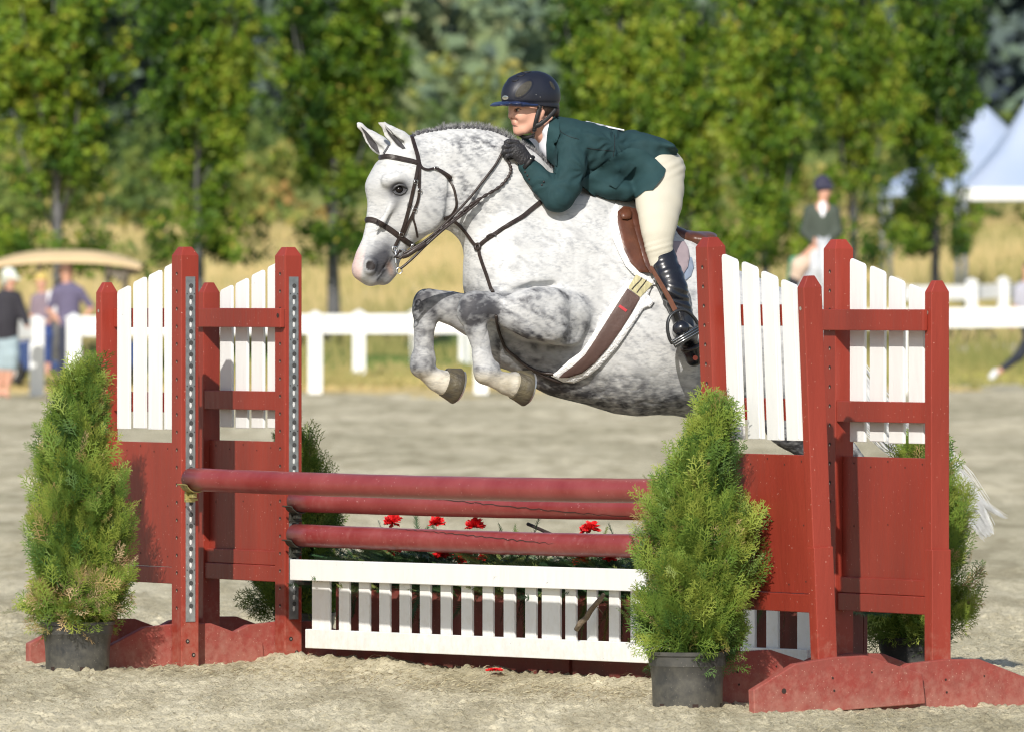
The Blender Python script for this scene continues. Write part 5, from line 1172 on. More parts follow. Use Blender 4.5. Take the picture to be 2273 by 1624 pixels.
mx = n.nodes.new('ShaderNodeMix'); mx.data_type = 'RGBA'; mx.blend_type = 'MULTIPLY'; L(rB.outputs[0], mx.inputs[0]); L(at.outputs['Color'], mx.inputs[6]); L(rp.outputs[0], mx.inputs[7]); L(mx.outputs[2], b.inputs['Base Color'])
b.inputs['Roughness'].default_value = 0.50; b.inputs['Specular IOR Level'].default_value = 0.25
bp = n.nodes.new('ShaderNodeBump'); bp.inputs['Strength'].default_value = 0.22; bp.inputs['Distance'].default_value = 0.006; L(no.outputs[0], bp.inputs['Height']); L(bp.outputs[0], b.inputs['Normal'])
M_COAT = m
hb = HP.pt(1300, 900); HORSE = empty('horse', hb, 'big dapple grey horse in mid jump with knees tucked, over the red poles', 'horse')
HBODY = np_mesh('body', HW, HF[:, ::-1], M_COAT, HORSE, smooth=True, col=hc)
bpy.context.view_layer.update()
HT = BVHTree.FromPolygons([Vector(v) for v in HW.tolist()], [tuple(f) for f in HF[:, ::-1].tolist()])
CAMP = Vector((0, 0, EYE))
def hit2(x, y, off=0.0):
    for r_ in range(0, 26, 2):
        for a in range(8):
            h = hit(x+r_*math.cos(a*0.785), y+r_*math.sin(a*0.785), off)
            if h[0] is not None: return h
def hit(x, y, off=0.0, tree=None):
    d = Vector(((x-CX)/FD, 1, -(y-HY)/FD)).normalized(); h = (tree or HT).ray_cast(CAMP, d)
    if h[0] is None: return None, None
    nn = h[1]
    if nn.dot(d) > 0: nn = -nn
    return h[0]+nn*off, nn
M_HOOF = mat('hoof_horn', (0.125, 0.105, 0.06), 0.5, col2=(0.045, 0.04, 0.035), vs=14, bump=0.5, bs=60, stretch=(1, 4, 1)); M_SHOE = mat('horseshoe', (0.6, 0.6, 0.6), 0.35, metal=0.8)
def hoof(cx_, cy_, w_, sx, sy):
    """horn capsule from coronet (cx,cy) to sole (sx,sy); picture pixels"""
    mb = MB(); N = 28; st = []
    ax = Vector((sx-cx_, sy-cy_, 0)).normalized(); up = Vector((-ax.y, ax.x, 0))
    for (t, ru, rw) in ((-0.10, 27, 26), (0.0, 32, 31), (0.25, 33.5, 33), (0.6, 36, 36), (0.93, 38.5, 38), (1.0, 37.5, 37)):
        c = Vector((cx_-w_*SN, cy_, 0)).lerp(Vector((sx-w_*SN, sy, 0)), t)
        sk = 0.16*(t)
        ring = []
        for k in range(N):
            a = 2*math.pi*k/N; u = math.cos(a); v = math.sin(a)
            toe = 1.0+0.10*t*max(0, u); p = c+up*(u*ru*toe)+ax*(u*sk*14*0.6); ring.append([p.x, p.y, w_+v*rw*(1-0.12*max(0, -u))])
        st.append(ring)
    P = HP.map(np.array([p for r_ in st for p in r_])); vs = [Vector(p) for p in P]
    fs = [(i*N+k, i*N+(k+1) % N, (i+1)*N+(k+1) % N, (i+1)*N+k) for i in range(len(st)-1) for k in range(N)]
    mb.add(vs, fs); k0 = (len(st)-1)*N; mb.add([vs[k0+k] for k in range(N)], [tuple(range(N))])
    o = mb.build('hoof', M_HOOF, HORSE, smooth=True); o.modifiers.new('es', 'EDGE_SPLIT').split_angle = R(40)
    mb = MB(); vs = []
    for (t, s_) in ((1.01, 0.985), (1.13, 0.965), (1.13, 0.66), (1.01, 0.66)):
        c = Vector((cx_-w_*SN, cy_, 0)).lerp(Vector((sx-w_*SN, sy, 0)), t)
        for k in range(21):
            a = R(-150+300*k/20); u = math.cos(a); v = math.sin(a); p = c+up*(u*38*s_)+ax*(u*1.4); vs.append([p.x, p.y, w_+v*37*s_])
    vs = [Vector(p) for p in HP.map(np.array(vs))]; fs = []
    for i in range(4):
        for k in range(20): fs.append((i*21+k, i*21+k+1, ((i+1) % 4)*21+k+1, ((i+1) % 4)*21+k))
    fs += [(0, 21, 42, 63), (20, 83, 62, 41)]
    mb.add(vs, fs); sh = mb.build('shoe', M_SHOE, None); sh.parent = o
hoof(1142, 852, 102, 1171, 859); hoof(986, 848, -98, 1015, 856)
for (dx, dy, w_) in ((0, 0, 82), (26, -18, -82)): hoof(1972+dx, 1222+dy, w_, 1990+dx, 1246+dy)
# eye
M_EYE = mat('horse_eye', (0.008, 0.006, 0.006), 0.12, spec=0.35)
mb = MB(); q, nn = hit(886.5, 421, 0)
M_LID = mat('eyelid', (0.05, 0.05, 0.055), 0.5)
mb.ellip(q-nn*0.0085, (0.0195, 0.0195, 0.018), 10); mb.build('eye', M_EYE, HORSE, smooth=True)
for (pts, r_) in (([(871, 424), (877, 415), (886, 410.5), (896, 412), (904, 419)], 0.0052), ([(871, 425), (879, 431), (889, 432.5), (898, 428), (904, 420)], 0.0036)):
    mb = MB(); pp = []
    for (x, y) in pts: a, nn = hit(x, y, 0.0); pp.append(a-Vector((0, 0.004, 0)))
    mb.tube(pp, [r_*0.5]+[r_]*(len(pp)-2)+[r_*0.5], 8); mb.build('eyelid', M_LID, HORSE, smooth=True)
# inner ears
M_EARI = mat('inner_ear', (0.055, 0.052, 0.055), 0.85, var=0.3, vs=60)
for poly, w0, w1 in (([(900, 329), (893, 331), (878, 318), (862, 298), (855, 283), (846, 270), (855, 279), (868, 291), (883, 308), (895, 322)], 24, 40), ([(843, 341), (836, 338), (824, 327), (815, 312), (809, 297), (800, 281), (812, 291), (826, 307), (837, 322)], -30, -20)):
    mb = MB(); top = []
    for (x, y) in poly: h = hit(x, y, 0.0015); top.append(h[0])
    known = [p for p in top if p is not None]
    vs = []
    for (x, y), p in zip(poly, top):
        Yd = (p.y if p is not None and abs(p.y-known[0].y) < 0.12 else known[0].y)-0.004; vs.append(W3(x, y, Yd))
    c = sum(vs, Vector((0, 0, 0)))/len(vs); c.y += 0.006
    mb.add(vs+[c], [(i, (i+1) % len(vs), len(vs)) for i in range(len(vs))]); mb.build('inner_ear', M_EARI, HORSE)
# mane: braided knots along the crest with short bristling hair; forelock braid
M_MANE = mat('mane_hair', (0.07, 0.07, 0.078), 0.6, var=0.35, vs=60); M_MANEL = mat('pale_hair', (0.66, 0.67, 0.68), 0.5, var=0.2, vs=40)
crest = [(918, 303), (965, 296.5), (1015, 293.5), (1063, 298), (1102, 309), (1150, 340), (1200, 380), (1240, 405), (1280, 425)]
def cr_pt(t):
    k = t*(len(crest)-1); i = min(int(k), len(crest)-2); f = k-i; return crest[i][0]+(crest[i+1][0]-crest[i][0])*f, crest[i][1]+(crest[i+1][1]-crest[i][1])*f
def top_y(x, y):
    for k in range(60):
        yy = y-30+k
        h, nn = hit(x, yy)
        if h is not None: return yy
    return y
mb = MB()
for i in range(34):
    x, y = cr_pt(i/33*0.86); y = top_y(x, y); p = HP.pt(x, y+2, 7); mb.ellip(p, (0.0105, 0.011, 0.009+0.004*(i % 2)), 5)
mb.build('mane_braids', M_MANE, HORSE, smooth=True)
TOPS = [top_y(*cr_pt(k/99*0.99)) for k in range(100)]
rg = np.random.default_rng(21); V = []; F = []
for i in range(2600):
    t = rg.random()*0.99; x, y = cr_pt(t); y = TOPS[int(t*99)]; w_ = rg.uniform(-9, 11); p = HP.pt(x, y+4, w_); L_ = rg.uniform(0.012, 0.036)*(1.15 if 0.15 < t < 0.6 else 0.8)
    d = Vector((rg.normal(0.05, 0.42), rg.normal(-0.1, 0.3), 1)).normalized(); s_ = Vector((1, 0, 0)).cross(d).cross(d).normalized()*rg.uniform(0.0005, 0.0011); k = len(V); q = p+d*L_*0.6; e = p+d*L_+Vector((rg.normal(0, 0.006), 0, 0))
    V += [p-s_, p+s_, q+s_*0.7, q-s_*0.7, e]; F += [(k, k+1, k+2, k+3), (k+3, k+2, k+4, k+4)]
me = bpy.data.meshes.new('mane'); me.from_pydata([tuple(v) for v in V], [], [tuple(dict.fromkeys(f)) for f in F]); me.update()
link_mesh('mane', me, mat('mane_bristle', (0.34, 0.34, 0.35), 0.6, vs=60, col2=(0.035, 0.035, 0.04)), HORSE)
mb = MB()
for i in range(6):
    h, nn = hit(865-i*2.2, 323+i*3.4, 0.001)
    if h is not None and abs(h.y-hit(853, 342)[0].y) < 0.06: mb.ellip(h, (0.0062, 0.006, 0.0065), 5)
mb.build('forelock_braid', M_MANE, HORSE, smooth=True)
# tail: long strands flowing back and down
def strands(name, n, path, spread, mt, par, seed, wd=0.0011, tip=None):
    rg = np.random.default_rng(seed); V = []; F = []; K = 14
    for i in range(n):
        a = rg.normal(0, 1, 2); end = rg.uniform(0.72, 1.0); b_ = rg.normal(0, 1, 2)*0.35; off0 = len(V)
        for k in range(K):
            t = k/(K-1)*end; j = t*(len(path)-1); i0 = min(int(j), len(path)-2); f = j-i0; f2 = f
            x = path[i0][0]+(path[i0+1][0]-path[i0][0])*f2; y = path[i0][1]+(path[i0+1][1]-path[i0][1])*f2; sp = spread[i0]+(spread[i0+1]-spread[i0])*f2
            x += (a[0]+b_[0]*math.sin(t*5+i))*sp*0.55; y += (a[1]*0.5-a[0]*0.5+b_[1]*math.sin(t*4+i*2))*sp*0.5; w_ = a[1]*sp*0.7
            p = HP.pt(x, y, w_); ww = wd*(1-0.7*k/K); V += [p+Vector((ww, 0, ww*0.6)), p-Vector((ww, 0, ww*0.6))]
        for k in range(K-1): o_ = off0+2*k; F.append((o_, o_+1, o_+3, o_+2))
    return np_mesh(name, np.array([list(v) for v in V]), np.array(F), mt, par)
strands('tail', 1500, [(1838, 712), (1872, 800), (1925, 900), (1985, 960), (2050, 1010), (2110, 1070), (2160, 1130), (2196, 1188)], [10, 16, 22, 26, 24, 22, 18, 12], M_MANEL, HORSE, 3, wd=0.002)
strands('tail_wisp', 90, [(2075, 1020), (2110, 1055), (2150, 1095), (2195, 1125), (2236, 1150)], [14, 12, 8, 5, 4], M_MANEL, HORSE, 4)
# ------------------------------------------------------------------ tack
M_LEA = mat('dark_leather', (0.030, 0.020, 0.017), 0.42, var=0.35, vs=30, bump=0.15, bs=120, spec=0.5); M_LEAR = mat('brown_leather', (0.115, 0.040, 0.020), 0.38, col2=(0.075, 0.028, 0.016), vs=14, bump=0.12, bs=90)
M_BRASS = mat('steel_fitting', (0.72, 0.72, 0.72), 0.2, metal=1.0); M_FLEECE = mat('white_fleece', (0.78, 0.78, 0.78), 0.9, var=0.12, vs=60, bump=0.9, bs=90)
def spl(pts, n):
    P = [Vector((p[0], p[1], p[2] if len(p) > 2 else 0)) for p in pts]; out = []
    for i in range(len(P)-1):
        p0 = P[max(i-1, 0)]; p1 = P[i]; p2 = P[i+1]; p3 = P[min(i+2, len(P)-1)]
        for k in range(n):
            t = k/n; out.append(0.5*((2*p1)+(-p0+p2)*t+(2*p0-5*p1+4*p2-p3)*t*t+(-p0+3*p1-3*p2+p3)*t*t*t))
    out.append(P[-1]); return out
def strap(name, pts, wd, par, m_=None, th=0.004, off=0.002, n=10, tree=None, raised=False, fallback=None):
    """leather strap laid on the horse along a picture-space path; wd in metres"""
    P = []; N = []
    for q in spl(pts, n):
        h, nn = hit(q.x, q.y, off+(q.z if abs(q.z) > 0 else 0), tree)
        if h is None:
            if P: h = W3(q.x, q.y, P[-1].y+0.002); nn = N[-1]
            else: continue
        P.append(h); N.append(nn)
    for _ in range(3):
        Q = [p.copy() for p in P]
        for i in range(1, len(P)-1): P[i] = W3(*( (CX+Q[i].x/Q[i].y*FD, HY-(Q[i].z-EYE)/Q[i].y*FD) ), min((Q[i-1].y+2*Q[i].y+Q[i+1].y)/4, Q[i].y)); N[i] = (N[i-1]+N[i]*2+N[i+1]).normalized()
    mb = MB(); mb.ribbon(P, N, wd, th)
    if raised: mb.ribbon([p+nn*th*0.9 for p, nn in zip(P, N)], N, wd*0.55, th*0.7)
    return mb.build(name, m_ or M_LEA, par)
BR = empty('bridle', hit(881, 560)[0], 'dark brown leather double-rein bridle on the grey horse head', 'bridle')
strap('crownpiece', [(913, 303), (920, 325), (926, 345), (929, 360)], 0.020, BR)
strap('browband', [(835.5, 353.5), (848, 349.5), (861.6, 348), (880, 351), (898, 355), (916, 359), (932, 364)], 0.022, BR, raised=True)
strap('cheekpiece', [(929, 362), (924, 390), (919, 412), (912, 445), (902, 485), (894, 510), (884, 532), (876, 548)], 0.016, BR, raised=True)
strap('cheekpiece', [(931, 362), (930, 395), (929.5, 425), (927, 445), (920, 466), (909, 490), (899, 512), (889, 532)], 0.012, BR, off=0.004)
strap('throatlatch', [(932, 367), (938, 374.5), (950, 377.5), (965, 375), (978, 382), (990, 391.7), (1001, 406), (1008, 420), (1012, 440), (1012.5, 457), (1007, 470), (999, 479), (985, 484)], 0.011, BR, off=0.003)
strap('keeper', [(962, 374.5), (975, 379), (988, 386), (1000, 393)], 0.012, BR, off=0.008)
strap('noseband', [(808, 490.5), (818, 488), (830, 490), (845, 497), (867, 511), (882, 522), (897, 533), (912, 543), (921, 548)], 0.024, BR, raised=True)
strap('strap_end', [(921, 458), (916, 480), (921, 500), (926, 524)], 0.009, BR, off=0.006)
for (x, y) in ((921, 405), (930, 424), (908, 455), (919, 466), (966, 375), (889, 520)):
    h, nn = hit2(x, y, 0.009); mb = MB(); d = Vector((0.3, 0, 1)).normalized(); s_ = nn.cross(d).normalized(); a = 0.009; b_ = 0.007
    mb.tube([h-s_*a-d*b_, h+s_*a-d*b_, h+s_*a+d*b_, h-s_*a+d*b_, h-s_*a-d*b_], 0.0016, 6, up=nn); mb.build('buckle', M_BRASS if (x, y) != (908, 455) else M_LEA, BR, smooth=True)
def ring(c, nrm, r_, t_, name, m_, par, n=24, sq=1.0, ax=None):
    nn = Vector(nrm).normalized(); a = (Vector(ax) if ax else Vector((1, 0, 0))); a = (a-nn*a.dot(nn)).normalized(); b_ = nn.cross(a)
    mb = MB(); N = n; M = 8; vs = []
    for i in range(N):
        th = 2*math.pi*i/N; rd = a*math.cos(th)+b_*math.sin(th)*sq; p = c+rd*r_
        for k in range(M): q = 2*math.pi*k/M; vs.append(p+rd.normalized()*math.cos(q)*t_+nn*math.sin(q)*t_)
    fs = [(i*M+k, i*M+(k+1) % M, ((i+1) % N)*M+(k+1) % M, ((i+1) % N)*M+k) for i in range(N) for k in range(M)]
    mb.add(vs, fs); return mb.build(name, m_, par, smooth=True)
bc, bn = hit(877, 560, 0.012)
BIT = ring(W3(876, 553, bc.y-0.006), (0.3, -1, 0), 0.010, 0.0028, 'bit', M_BRASS, BR)
for (x, y, r_) in ((893, 562, 0.013), (884, 570, 0.009)):
    o = ring(W3(x, y, bc.y-0.010), (0.2, -1, 0.1), r_, 0.0025, 'bit_ring', M_BRASS, BR)
mb = MB(); mb.tube([W3(877, 552, bc.y-0.01), W3(879, 566, bc.y-0.014), W3(878, 583, bc.y-0.016), W3(882, 594, bc.y-0.018)], 0.0035, 8); mb.build('bit_shank', M_BRASS, BR, smooth=True)
ring(W3(886, 601, bc.y-0.018), (0.1, -1, 0), 0.0125, 0.0026, 'rein_ring', M_BRASS, BR)
h, nn = hit2(910, 543, 0.012); ring(h, nn, 0.011, 0.003, 'noseband_buckle', M_BRASS, BR, sq=0.55, ax=(0.4, 0, 1))
mb = MB(); mb.tube([W3(890, 556, bc.y-0.012), W3(876, 572, bc.y-0.016), W3(890, 572, bc.y-0.018), W3(902, 566, bc.y-0.014)], 0.007, 8); mb.build('bit_guard', M_LEA, BR, smooth=True)
# reins and martingale run free between bit, hand and chest
def rope(name, pts, r_, par, m_=None, flat=None, n=8, lace=False, label=None, cat=None, extra=0.0):
    P = []
    for q in spl(pts, n):
        h, nn = hit(q.x, q.y, 0.006+extra); Yg = HP.pt(q.x, q.y, q.z).y
        if h is not None and h.y < Yg+0.004: Yg = h.y-0.004
        P.append(W3(q.x, q.y, Yg))
    for _ in range(4):
        ys = [p.y for p in P]
        for i in range(1, len(P)-1):
            yy = min(ys[i], (ys[i-1]+ys[i]+ys[i+1])/3); x_ = CX+P[i].x/P[i].y*FD; y_ = HY-(P[i].z-EYE)/P[i].y*FD; P[i] = W3(x_, y_, yy)
    rs = [r_*(1+(0.32*math.sin(i*1.9) if lace else 0)) for i in range(len(P))]
    mb = MB(); mb.tube(P, rs, 8, flat=flat, up=(0.3, -1, 0)); return mb.build(name, m_ or M_LEA, par, smooth=True)
RE = empty('reins', HP.pt(1118, 344, 60), 'black leather reins from the bit to the rider gloved hand', 'reins')
rope('rein', [(896, 563, 52), (925, 547, 60), (960, 522, 66), (1007, 478, 66), (1045, 437, 62), (1074, 400, 58), (1096, 372, 55), (1108, 352, 52), (1118, 330, 48)], 0.0052, RE)
rope('laced_rein', [(898, 568, 54), (940, 544, 62), (975, 512, 66), (1007, 488, 68), (1040, 459, 66), (1075, 436, 64), (1108, 416, 62), (1127, 395, 60), (1134, 377, 58), (1129, 360, 54), (1119, 346, 50)], 0.0062, RE, lace=True)
rope('curb_rein', [(888, 597, 50), (900, 588, 54), (920, 570, 60), (940, 550, 64), (975, 518, 70), (1007, 492, 70), (1036, 470, 68), (1063, 448, 66)], 0.0055, RE)
rope('rein', [(893, 570, 60), (905, 566, 62), (925, 553, 66), (945, 541, 66)], 0.010, RE, flat=0.5)
MG = empty('martingale', hit(1060, 548)[0], 'dark leather breast strap and martingale crossing the grey horse chest', 'martingale')
strap('neck_strap', [(1200, 449), (1180, 465), (1158, 483), (1130, 500), (1100, 520), (1082, 532), (1066, 545)], 0.020, MG, off=0.004, raised=True)
strap('neck_strap', [(985, 485), (1003, 488), (1022, 502), (1038, 521), (1050, 538), (1058, 548)], 0.015, MG, off=0.004)
strap('strap_end', [(1103, 525), (1092, 524), (1083, 530)], 0.008, MG, off=0.012)
h, nn = hit2(1062, 549, 0.008); ring(h, nn, 0.011, 0.0075, 'stopper', M_LEA, MG, n=16)
strap('chest_strap', [(1063, 556), (1070, 580), (1080, 608), (1090, 638), (1094, 650)], 0.016, MG, off=0.004)
rope('chest_strap', [(1101, 700, 40), (1104, 722, 40), (1112, 750, 42), (1124, 775, 44), (1142, 790, 44), (1158, 804, 30), (1180, 818, 10), (1206, 827, 0), (1228, 830, 0)], 0.0068, MG)
rope('girth_strap', [(1140, 788, 44), (1160, 806, 34), (1185, 823, 16), (1215, 838, 4), (1246, 849, 0)], 0.0055, MG)
# conforming patches: saddle parts, fleece, girth
def patch(name, poly, th, off, m_, par, step=4.0, tree=None, edge=0.6, smooth_it=6, label=None, puff=0.0, depth_fn=None):
    xs = [p[0] for p in poly]; ys = [p[1] for p in poly]; n = len(poly)
    def inside(x, y):
        c = False
        for i in range(n):
            x1, y1 = poly[i]; x2, y2 = poly[(i+1) % n]
            if (y1 > y) != (y2 > y) and x < (x2-x1)*(y-y1)/(y2-y1)+x1: c = not c
        return c
    def near(x, y):
        best = None
        for i in range(n):
            x1, y1 = poly[i]; x2, y2 = poly[(i+1) % n]; dx, dy = x2-x1, y2-y1; t = max(0, min(1, ((x-x1)*dx+(y-y1)*dy)/(dx*dx+dy*dy+1e-9))); q = (x1+dx*t, y1+dy*t); d = math.hypot(q[0]-x, q[1]-y)
            if best is None or d < best[0]: best = (d, q)
        return best
    gx = np.arange(min(xs)-step, max(xs)+step*2, step); gy = np.arange(min(ys)-step, max(ys)+step*2, step)
    idx = {}; V = []; E = []
    def ok(i, j): return idx.get((i, j), -1)
    ins = {(i, j): inside(gx[i], gy[j]) for i in range(len(gx)) for j in range(len(gy))}
    cells = [(i, j) for i in range(len(gx)-1) for j in range(len(gy)-1) if sum(ins[(a, b2)] for a, b2 in ((i, j), (i+1, j), (i, j+1), (i+1, j+1))) >= 1]
    for (i, j) in cells:
        for a in ((i, j), (i+1, j), (i+1, j+1), (i, j+1)):
            if a not in idx:
                x, y = gx[a[0]], gy[a[1]]; d, q = near(x, y)
                if not ins[a]: x, y = q; dd = 0
                elif d < step*0.45: x, y = q; dd = 0
                else: dd = d
                idx[a] = len(V); V.append([x, y, 0.0]); E.append(dd)
    F = [(idx[(i, j)], idx[(i+1, j)], idx[(i+1, j+1)], idx[(i, j+1)]) for i, j in cells]
    nv = len(V); Yd = np.full(nv, np.nan)
    for i, v in enumerate(V):
        h, nn = hit(v[0], v[1], 0.0, tree)
        if h is not None: Yd[i] = h.y
    if np.isnan(Yd).any():
        good = ~np.isnan(Yd); A = np.array(V)
        for i in np.nonzero(~good)[0]:
            k = np.argmin(np.hypot(A[good, 0]-A[i, 0], A[good, 1]-A[i, 1])); Yd[i] = Yd[good][k]
    nb = [[] for _ in range(nv)]
    for f in F:
        for a, b2 in zip(f, f[1:]+f[:1]): nb[a].append(b2); nb[b2].append(a)
    base = Yd.copy()
    for _ in range(smooth_it): Yd = np.minimum(base, np.array([0.5*Yd[i]+0.5*np.mean(Yd[nb[i]]) for i in range(nv)]))
    if depth_fn is not None: Yd = np.array([depth_fn(V[i][0], V[i][1], Yd[i]) for i in range(nv)])
    E = np.array(E); rim = np.clip(E/(step*1.6), 0, 1)
    top = [W3(V[i][0], V[i][1], Yd[i]-off-th*(edge+(1-edge)*rim[i]**0.5)-puff*min(1, E[i]/14)) for i in range(nv)]
    bot = [W3(V[i][0], V[i][1], Yd[i]-off) for i in range(nv)]
    cnt = {}
    for f in F:
        for a, b2 in zip(f, f[1:]+f[:1]): cnt[(a, b2)] = cnt.get((a, b2), 0)+1
    fs = [f for f in F]+[tuple(i+nv for i in reversed(f)) for f in F]+[(b2, a, a+nv, b2+nv) for (a, b2) in cnt if (b2, a) not in cnt]
    mb = MB(); mb.add(top+bot, fs); o = mb.build(name, m_, par, smooth=True); o.modifiers.new('es', 'EDGE_SPLIT').split_angle = R(55)
    return o, mb
# fleece pad
PAD = empty('saddle_pad', hit(1375, 540)[0], 'white fleece saddle pad showing before the brown saddle flap', 'saddle pad')
patch('fleece', [(1366, 452), (1374, 456), (1380, 480), (1382, 520), (1394, 556), (1412, 590), (1424, 606), (1452, 622), (1458, 632), (1446, 632), (1420, 620), (1402, 606), (1388, 590), (1374, 562), (1358, 526), (1353, 500), (1357, 470)], 0.020, 0.001, M_FLEECE, PAD, step=3.5)
patch('pad_edge', [(1500, 560), (1536, 572), (1540, 592), (1534, 612), (1520, 624), (1508, 618), (1500, 600)], 0.010, 0.001, mat('pad_blue_grey', (0.22, 0.27, 0.36), 0.8, var=0.15, vs=30), PAD)
# saddle
SAD = empty('saddle', hit(1400, 560)[0], 'brown leather jumping saddle under the rider', 'saddle')
patch('flap', [(1371, 470), (1384, 458), (1400, 460), (1420, 470), (1432, 500), (1444, 545), (1450, 585), (1446, 606), (1420, 604), (1400, 584), (1384, 552), (1377, 520), (1371, 495)], 0.012, 0.016, M_LEAR, SAD)
patch('skirt', [(1400, 462), (1416, 463), (1428, 490), (1440, 535), (1449, 585), (1452, 604), (1444, 608), (1432, 588), (1420, 545), (1408, 505)], 0.010, 0.032, mat('flap_dark_leather', (0.085, 0.032, 0.020), 0.35, var=0.3, vs=20), SAD)
patch('knee_roll', [(1376, 474), (1385, 462), (1396, 462), (1404, 472), (1402, 484), (1392, 488), (1381, 486)], 0.022, 0.026, M_LEAR, SAD, puff=0.012)
patch('panel', [(1489, 535), (1520, 536), (1528, 550), (1531, 570), (1527, 592), (1516, 610), (1504, 612), (1496, 590), (1489, 565)], 0.014, 0.010, mat('panel_lilac', (0.32, 0.26, 0.28), 0.6, var=0.1, vs=20), SAD)
s = SDF((1330, 430, -110), (1620, 640, 110), 3.4)
for pts, k in (([(1400, 462, 0, 20, 2.2), (1440, 500, 0, 22, 2.6), (1486, 526, 0, 22, 3.2), (1524, 534, 0, 19, 4.2), (1552, 531, 0, 14, 4.8), (1568, 524, 0, 10, 5.0)], 8), ([(1450, 530, 64, 24, .5), (1500, 556, 70, 22, .5), (1540, 560, 64, 14, .6)], 8), ([(1450, 530, -64, 24, .5), (1500, 556, -70, 22, .5), (1540, 560, -64, 14, .6)], 8)): s.chain(pts, k=k, sn=SN, kin=12)
V, F = s.mesh(); V = smooth_v(V, F, 2); SV = HP.map(V); np_mesh('seat', SV, F[:, ::-1], M_LEAR, SAD, smooth=True)
# girth
GI = empty('girth', hit(1330, 745)[0], 'brown girth with white fleece lining round the grey barrel', 'girth')
gl_ = [(1409, 610), (1436, 608), (1449, 630), (1436, 650), (1429, 668), (1412, 690), (1398, 715), (1380, 745), (1350, 785), (1325, 812), (1300, 832), (1272, 846), (1246, 850), (1236, 840), (1247, 824), (1268, 806), (1290, 788), (1312, 760), (1332, 722), (1352, 690), (1372, 655), (1385, 637)]
patch('fleece_lining', [(1400, 620), (1449, 632), (1434, 668), (1444, 662), (1452, 670), (1446, 680), (1428, 686), (1405, 722), (1372, 770), (1335, 812), (1305, 836), (1275, 850), (1250, 848), (1222, 834), (1236, 824), (1262, 800), (1290, 780), (1312, 748), (1334, 708), (1356, 672), (1378, 640)], 0.018, 0.001, M_FLEECE, GI, step=4)
patch('girth_band', [(1393, 640), (1421, 661), (1404, 692), (1380, 730), (1350, 772), (1320, 806), (1292, 828), (1262, 838), (1240, 838), (1250, 828), (1272, 812), (1298, 788), (1322, 752), (1348, 710), (1372, 672)], 0.008, 0.018, mat('girth_brown', (0.088, 0.050, 0.042), 0.6, var=0.12, vs=20, bump=0.2, bs=80), GI, step=4)
patch('elastic', [(1412, 609), (1449, 631), (1421, 660), (1394, 639)], 0.006, 0.020, mat('elastic_webbing', (0.46, 0.42, 0.24), 0.7, var=0.25, vs=60, stretch=(3, 3, 0.5)), GI, step=4)
patch('label', [(1372, 681), (1376, 676), (1393, 688), (1389, 693)], 0.001, 0.0275, mat('red_tag', (0.45, 0.04, 0.05), 0.5), GI, step=2.2)
for q in (((1421, 619), (1398, 645)), ((1432, 627), (1409, 652))):
    mb = MB(); P = [hit(q[0][0]+(q[1][0]-q[0][0])*t, q[0][1]+(q[1][1]-q[0][1])*t, 0.028)[0] for t in (0, .33, .66, 1)]; mb.tube(P, 0.0018, 6); mb.build('seam', M_LEA, GI)
# ------------------------------------------------------------------ rider
def wh(x, y):                     # sideways coordinate of the horse surface seen at a picture point
    h, nn = hit(x, y)
    if h is None: return 0.0
    return ((h.x-HP.X0)*HP.sn-(h.y-HP.Y0)*HP.cs)*HP.px
def mesh_sdf(name, chains, m_, par, lo, hi, step=2.2, sm=2, subs=(), cuts=(), disp=None, col=None, post=None):
    al = [(p[0]-p[2]*SN, p[1], p[2], p[3], p[4] if len(p) > 4 else 1.0) for ch in chains for p in (ch[0] if isinstance(ch, tuple) else ch)]
    pd = 12
    lo = [min(p[0]-p[3] for p in al)-pd, min(p[1]-p[3] for p in al)-pd, min(p[2]-p[3]*p[4] for p in al)-pd]; hi = [max(p[0]+p[3] for p in al)+pd, max(p[1]+p[3] for p in al)+pd, max(p[2]+p[3]*p[4] for p in al)+pd]
    s = SDF(lo, hi, step)
    for ch in chains:
        k = ch[1] if isinstance(ch, tuple) else 8; c = ch[0] if isinstance(ch, tuple) else ch
        kin = ch[2] if isinstance(ch, tuple) and len(ch) > 2 else None
        s.chain(c, k=k, sn=SN, kin=kin)
    for c, k in subs: s.chain(c, k=k, sn=SN, sub=True)
    for (a, b, c) in cuts:
        gx = s.lo[0]+s.h*np.arange(s.n[0]); gy = s.lo[1]+s.h*np.arange(s.n[1]); s.v = np.maximum(s.v, (a*gx[:, None]+b*gy[None, :]+c)[:, :, None].astype(np.float32))
    V, F = s.mesh(); V = smooth_v(V, F, sm)
    if disp is not None: N = vert_normals(V, F[:, ::-1]); V = V+N*disp(V)[:, None]
    W_ = HP.map(V); cc = col(V) if col else None
    o = np_mesh(name, W_, F[:, ::-1], m_, par, smooth=True, col=cc)
    return o, W_, F[:, ::-1]
wk = max(120, wh(1470, 590)+16); wb = max(130, wh(1500, 660)+26); wf = max(130, wh(1510, 740)+30)
we = max(88, wh(1236, 450)+30); whd = max(40, wh(1150, 350)+14)
RID = empty('person', HP.pt(1520, 800, wf), 'rider in a dark green jacket, cream breeches and black helmet crouched over the grey horse', 'person')
M_SK = mat('rider_skin', (0.60, 0.33, 0.24), 0.45, var=0.10, vs=14); M_JK = mat('green_jacket', (0.018, 0.047, 0.052), 0.8, var=0.10, vs=30, bump=0.2, bs=220, spec=0.2)
M_BRE = mat('cream_breeches', (0.53, 0.50, 0.41), 0.75, var=0.04, vs=8, bump=0.12, bs=160); M_BOOT = mat('black_boot_leather', (0.011, 0.012, 0.017), 0.26, coat=0.25, var=0.3, vs=12, bump=0.05, bs=120)
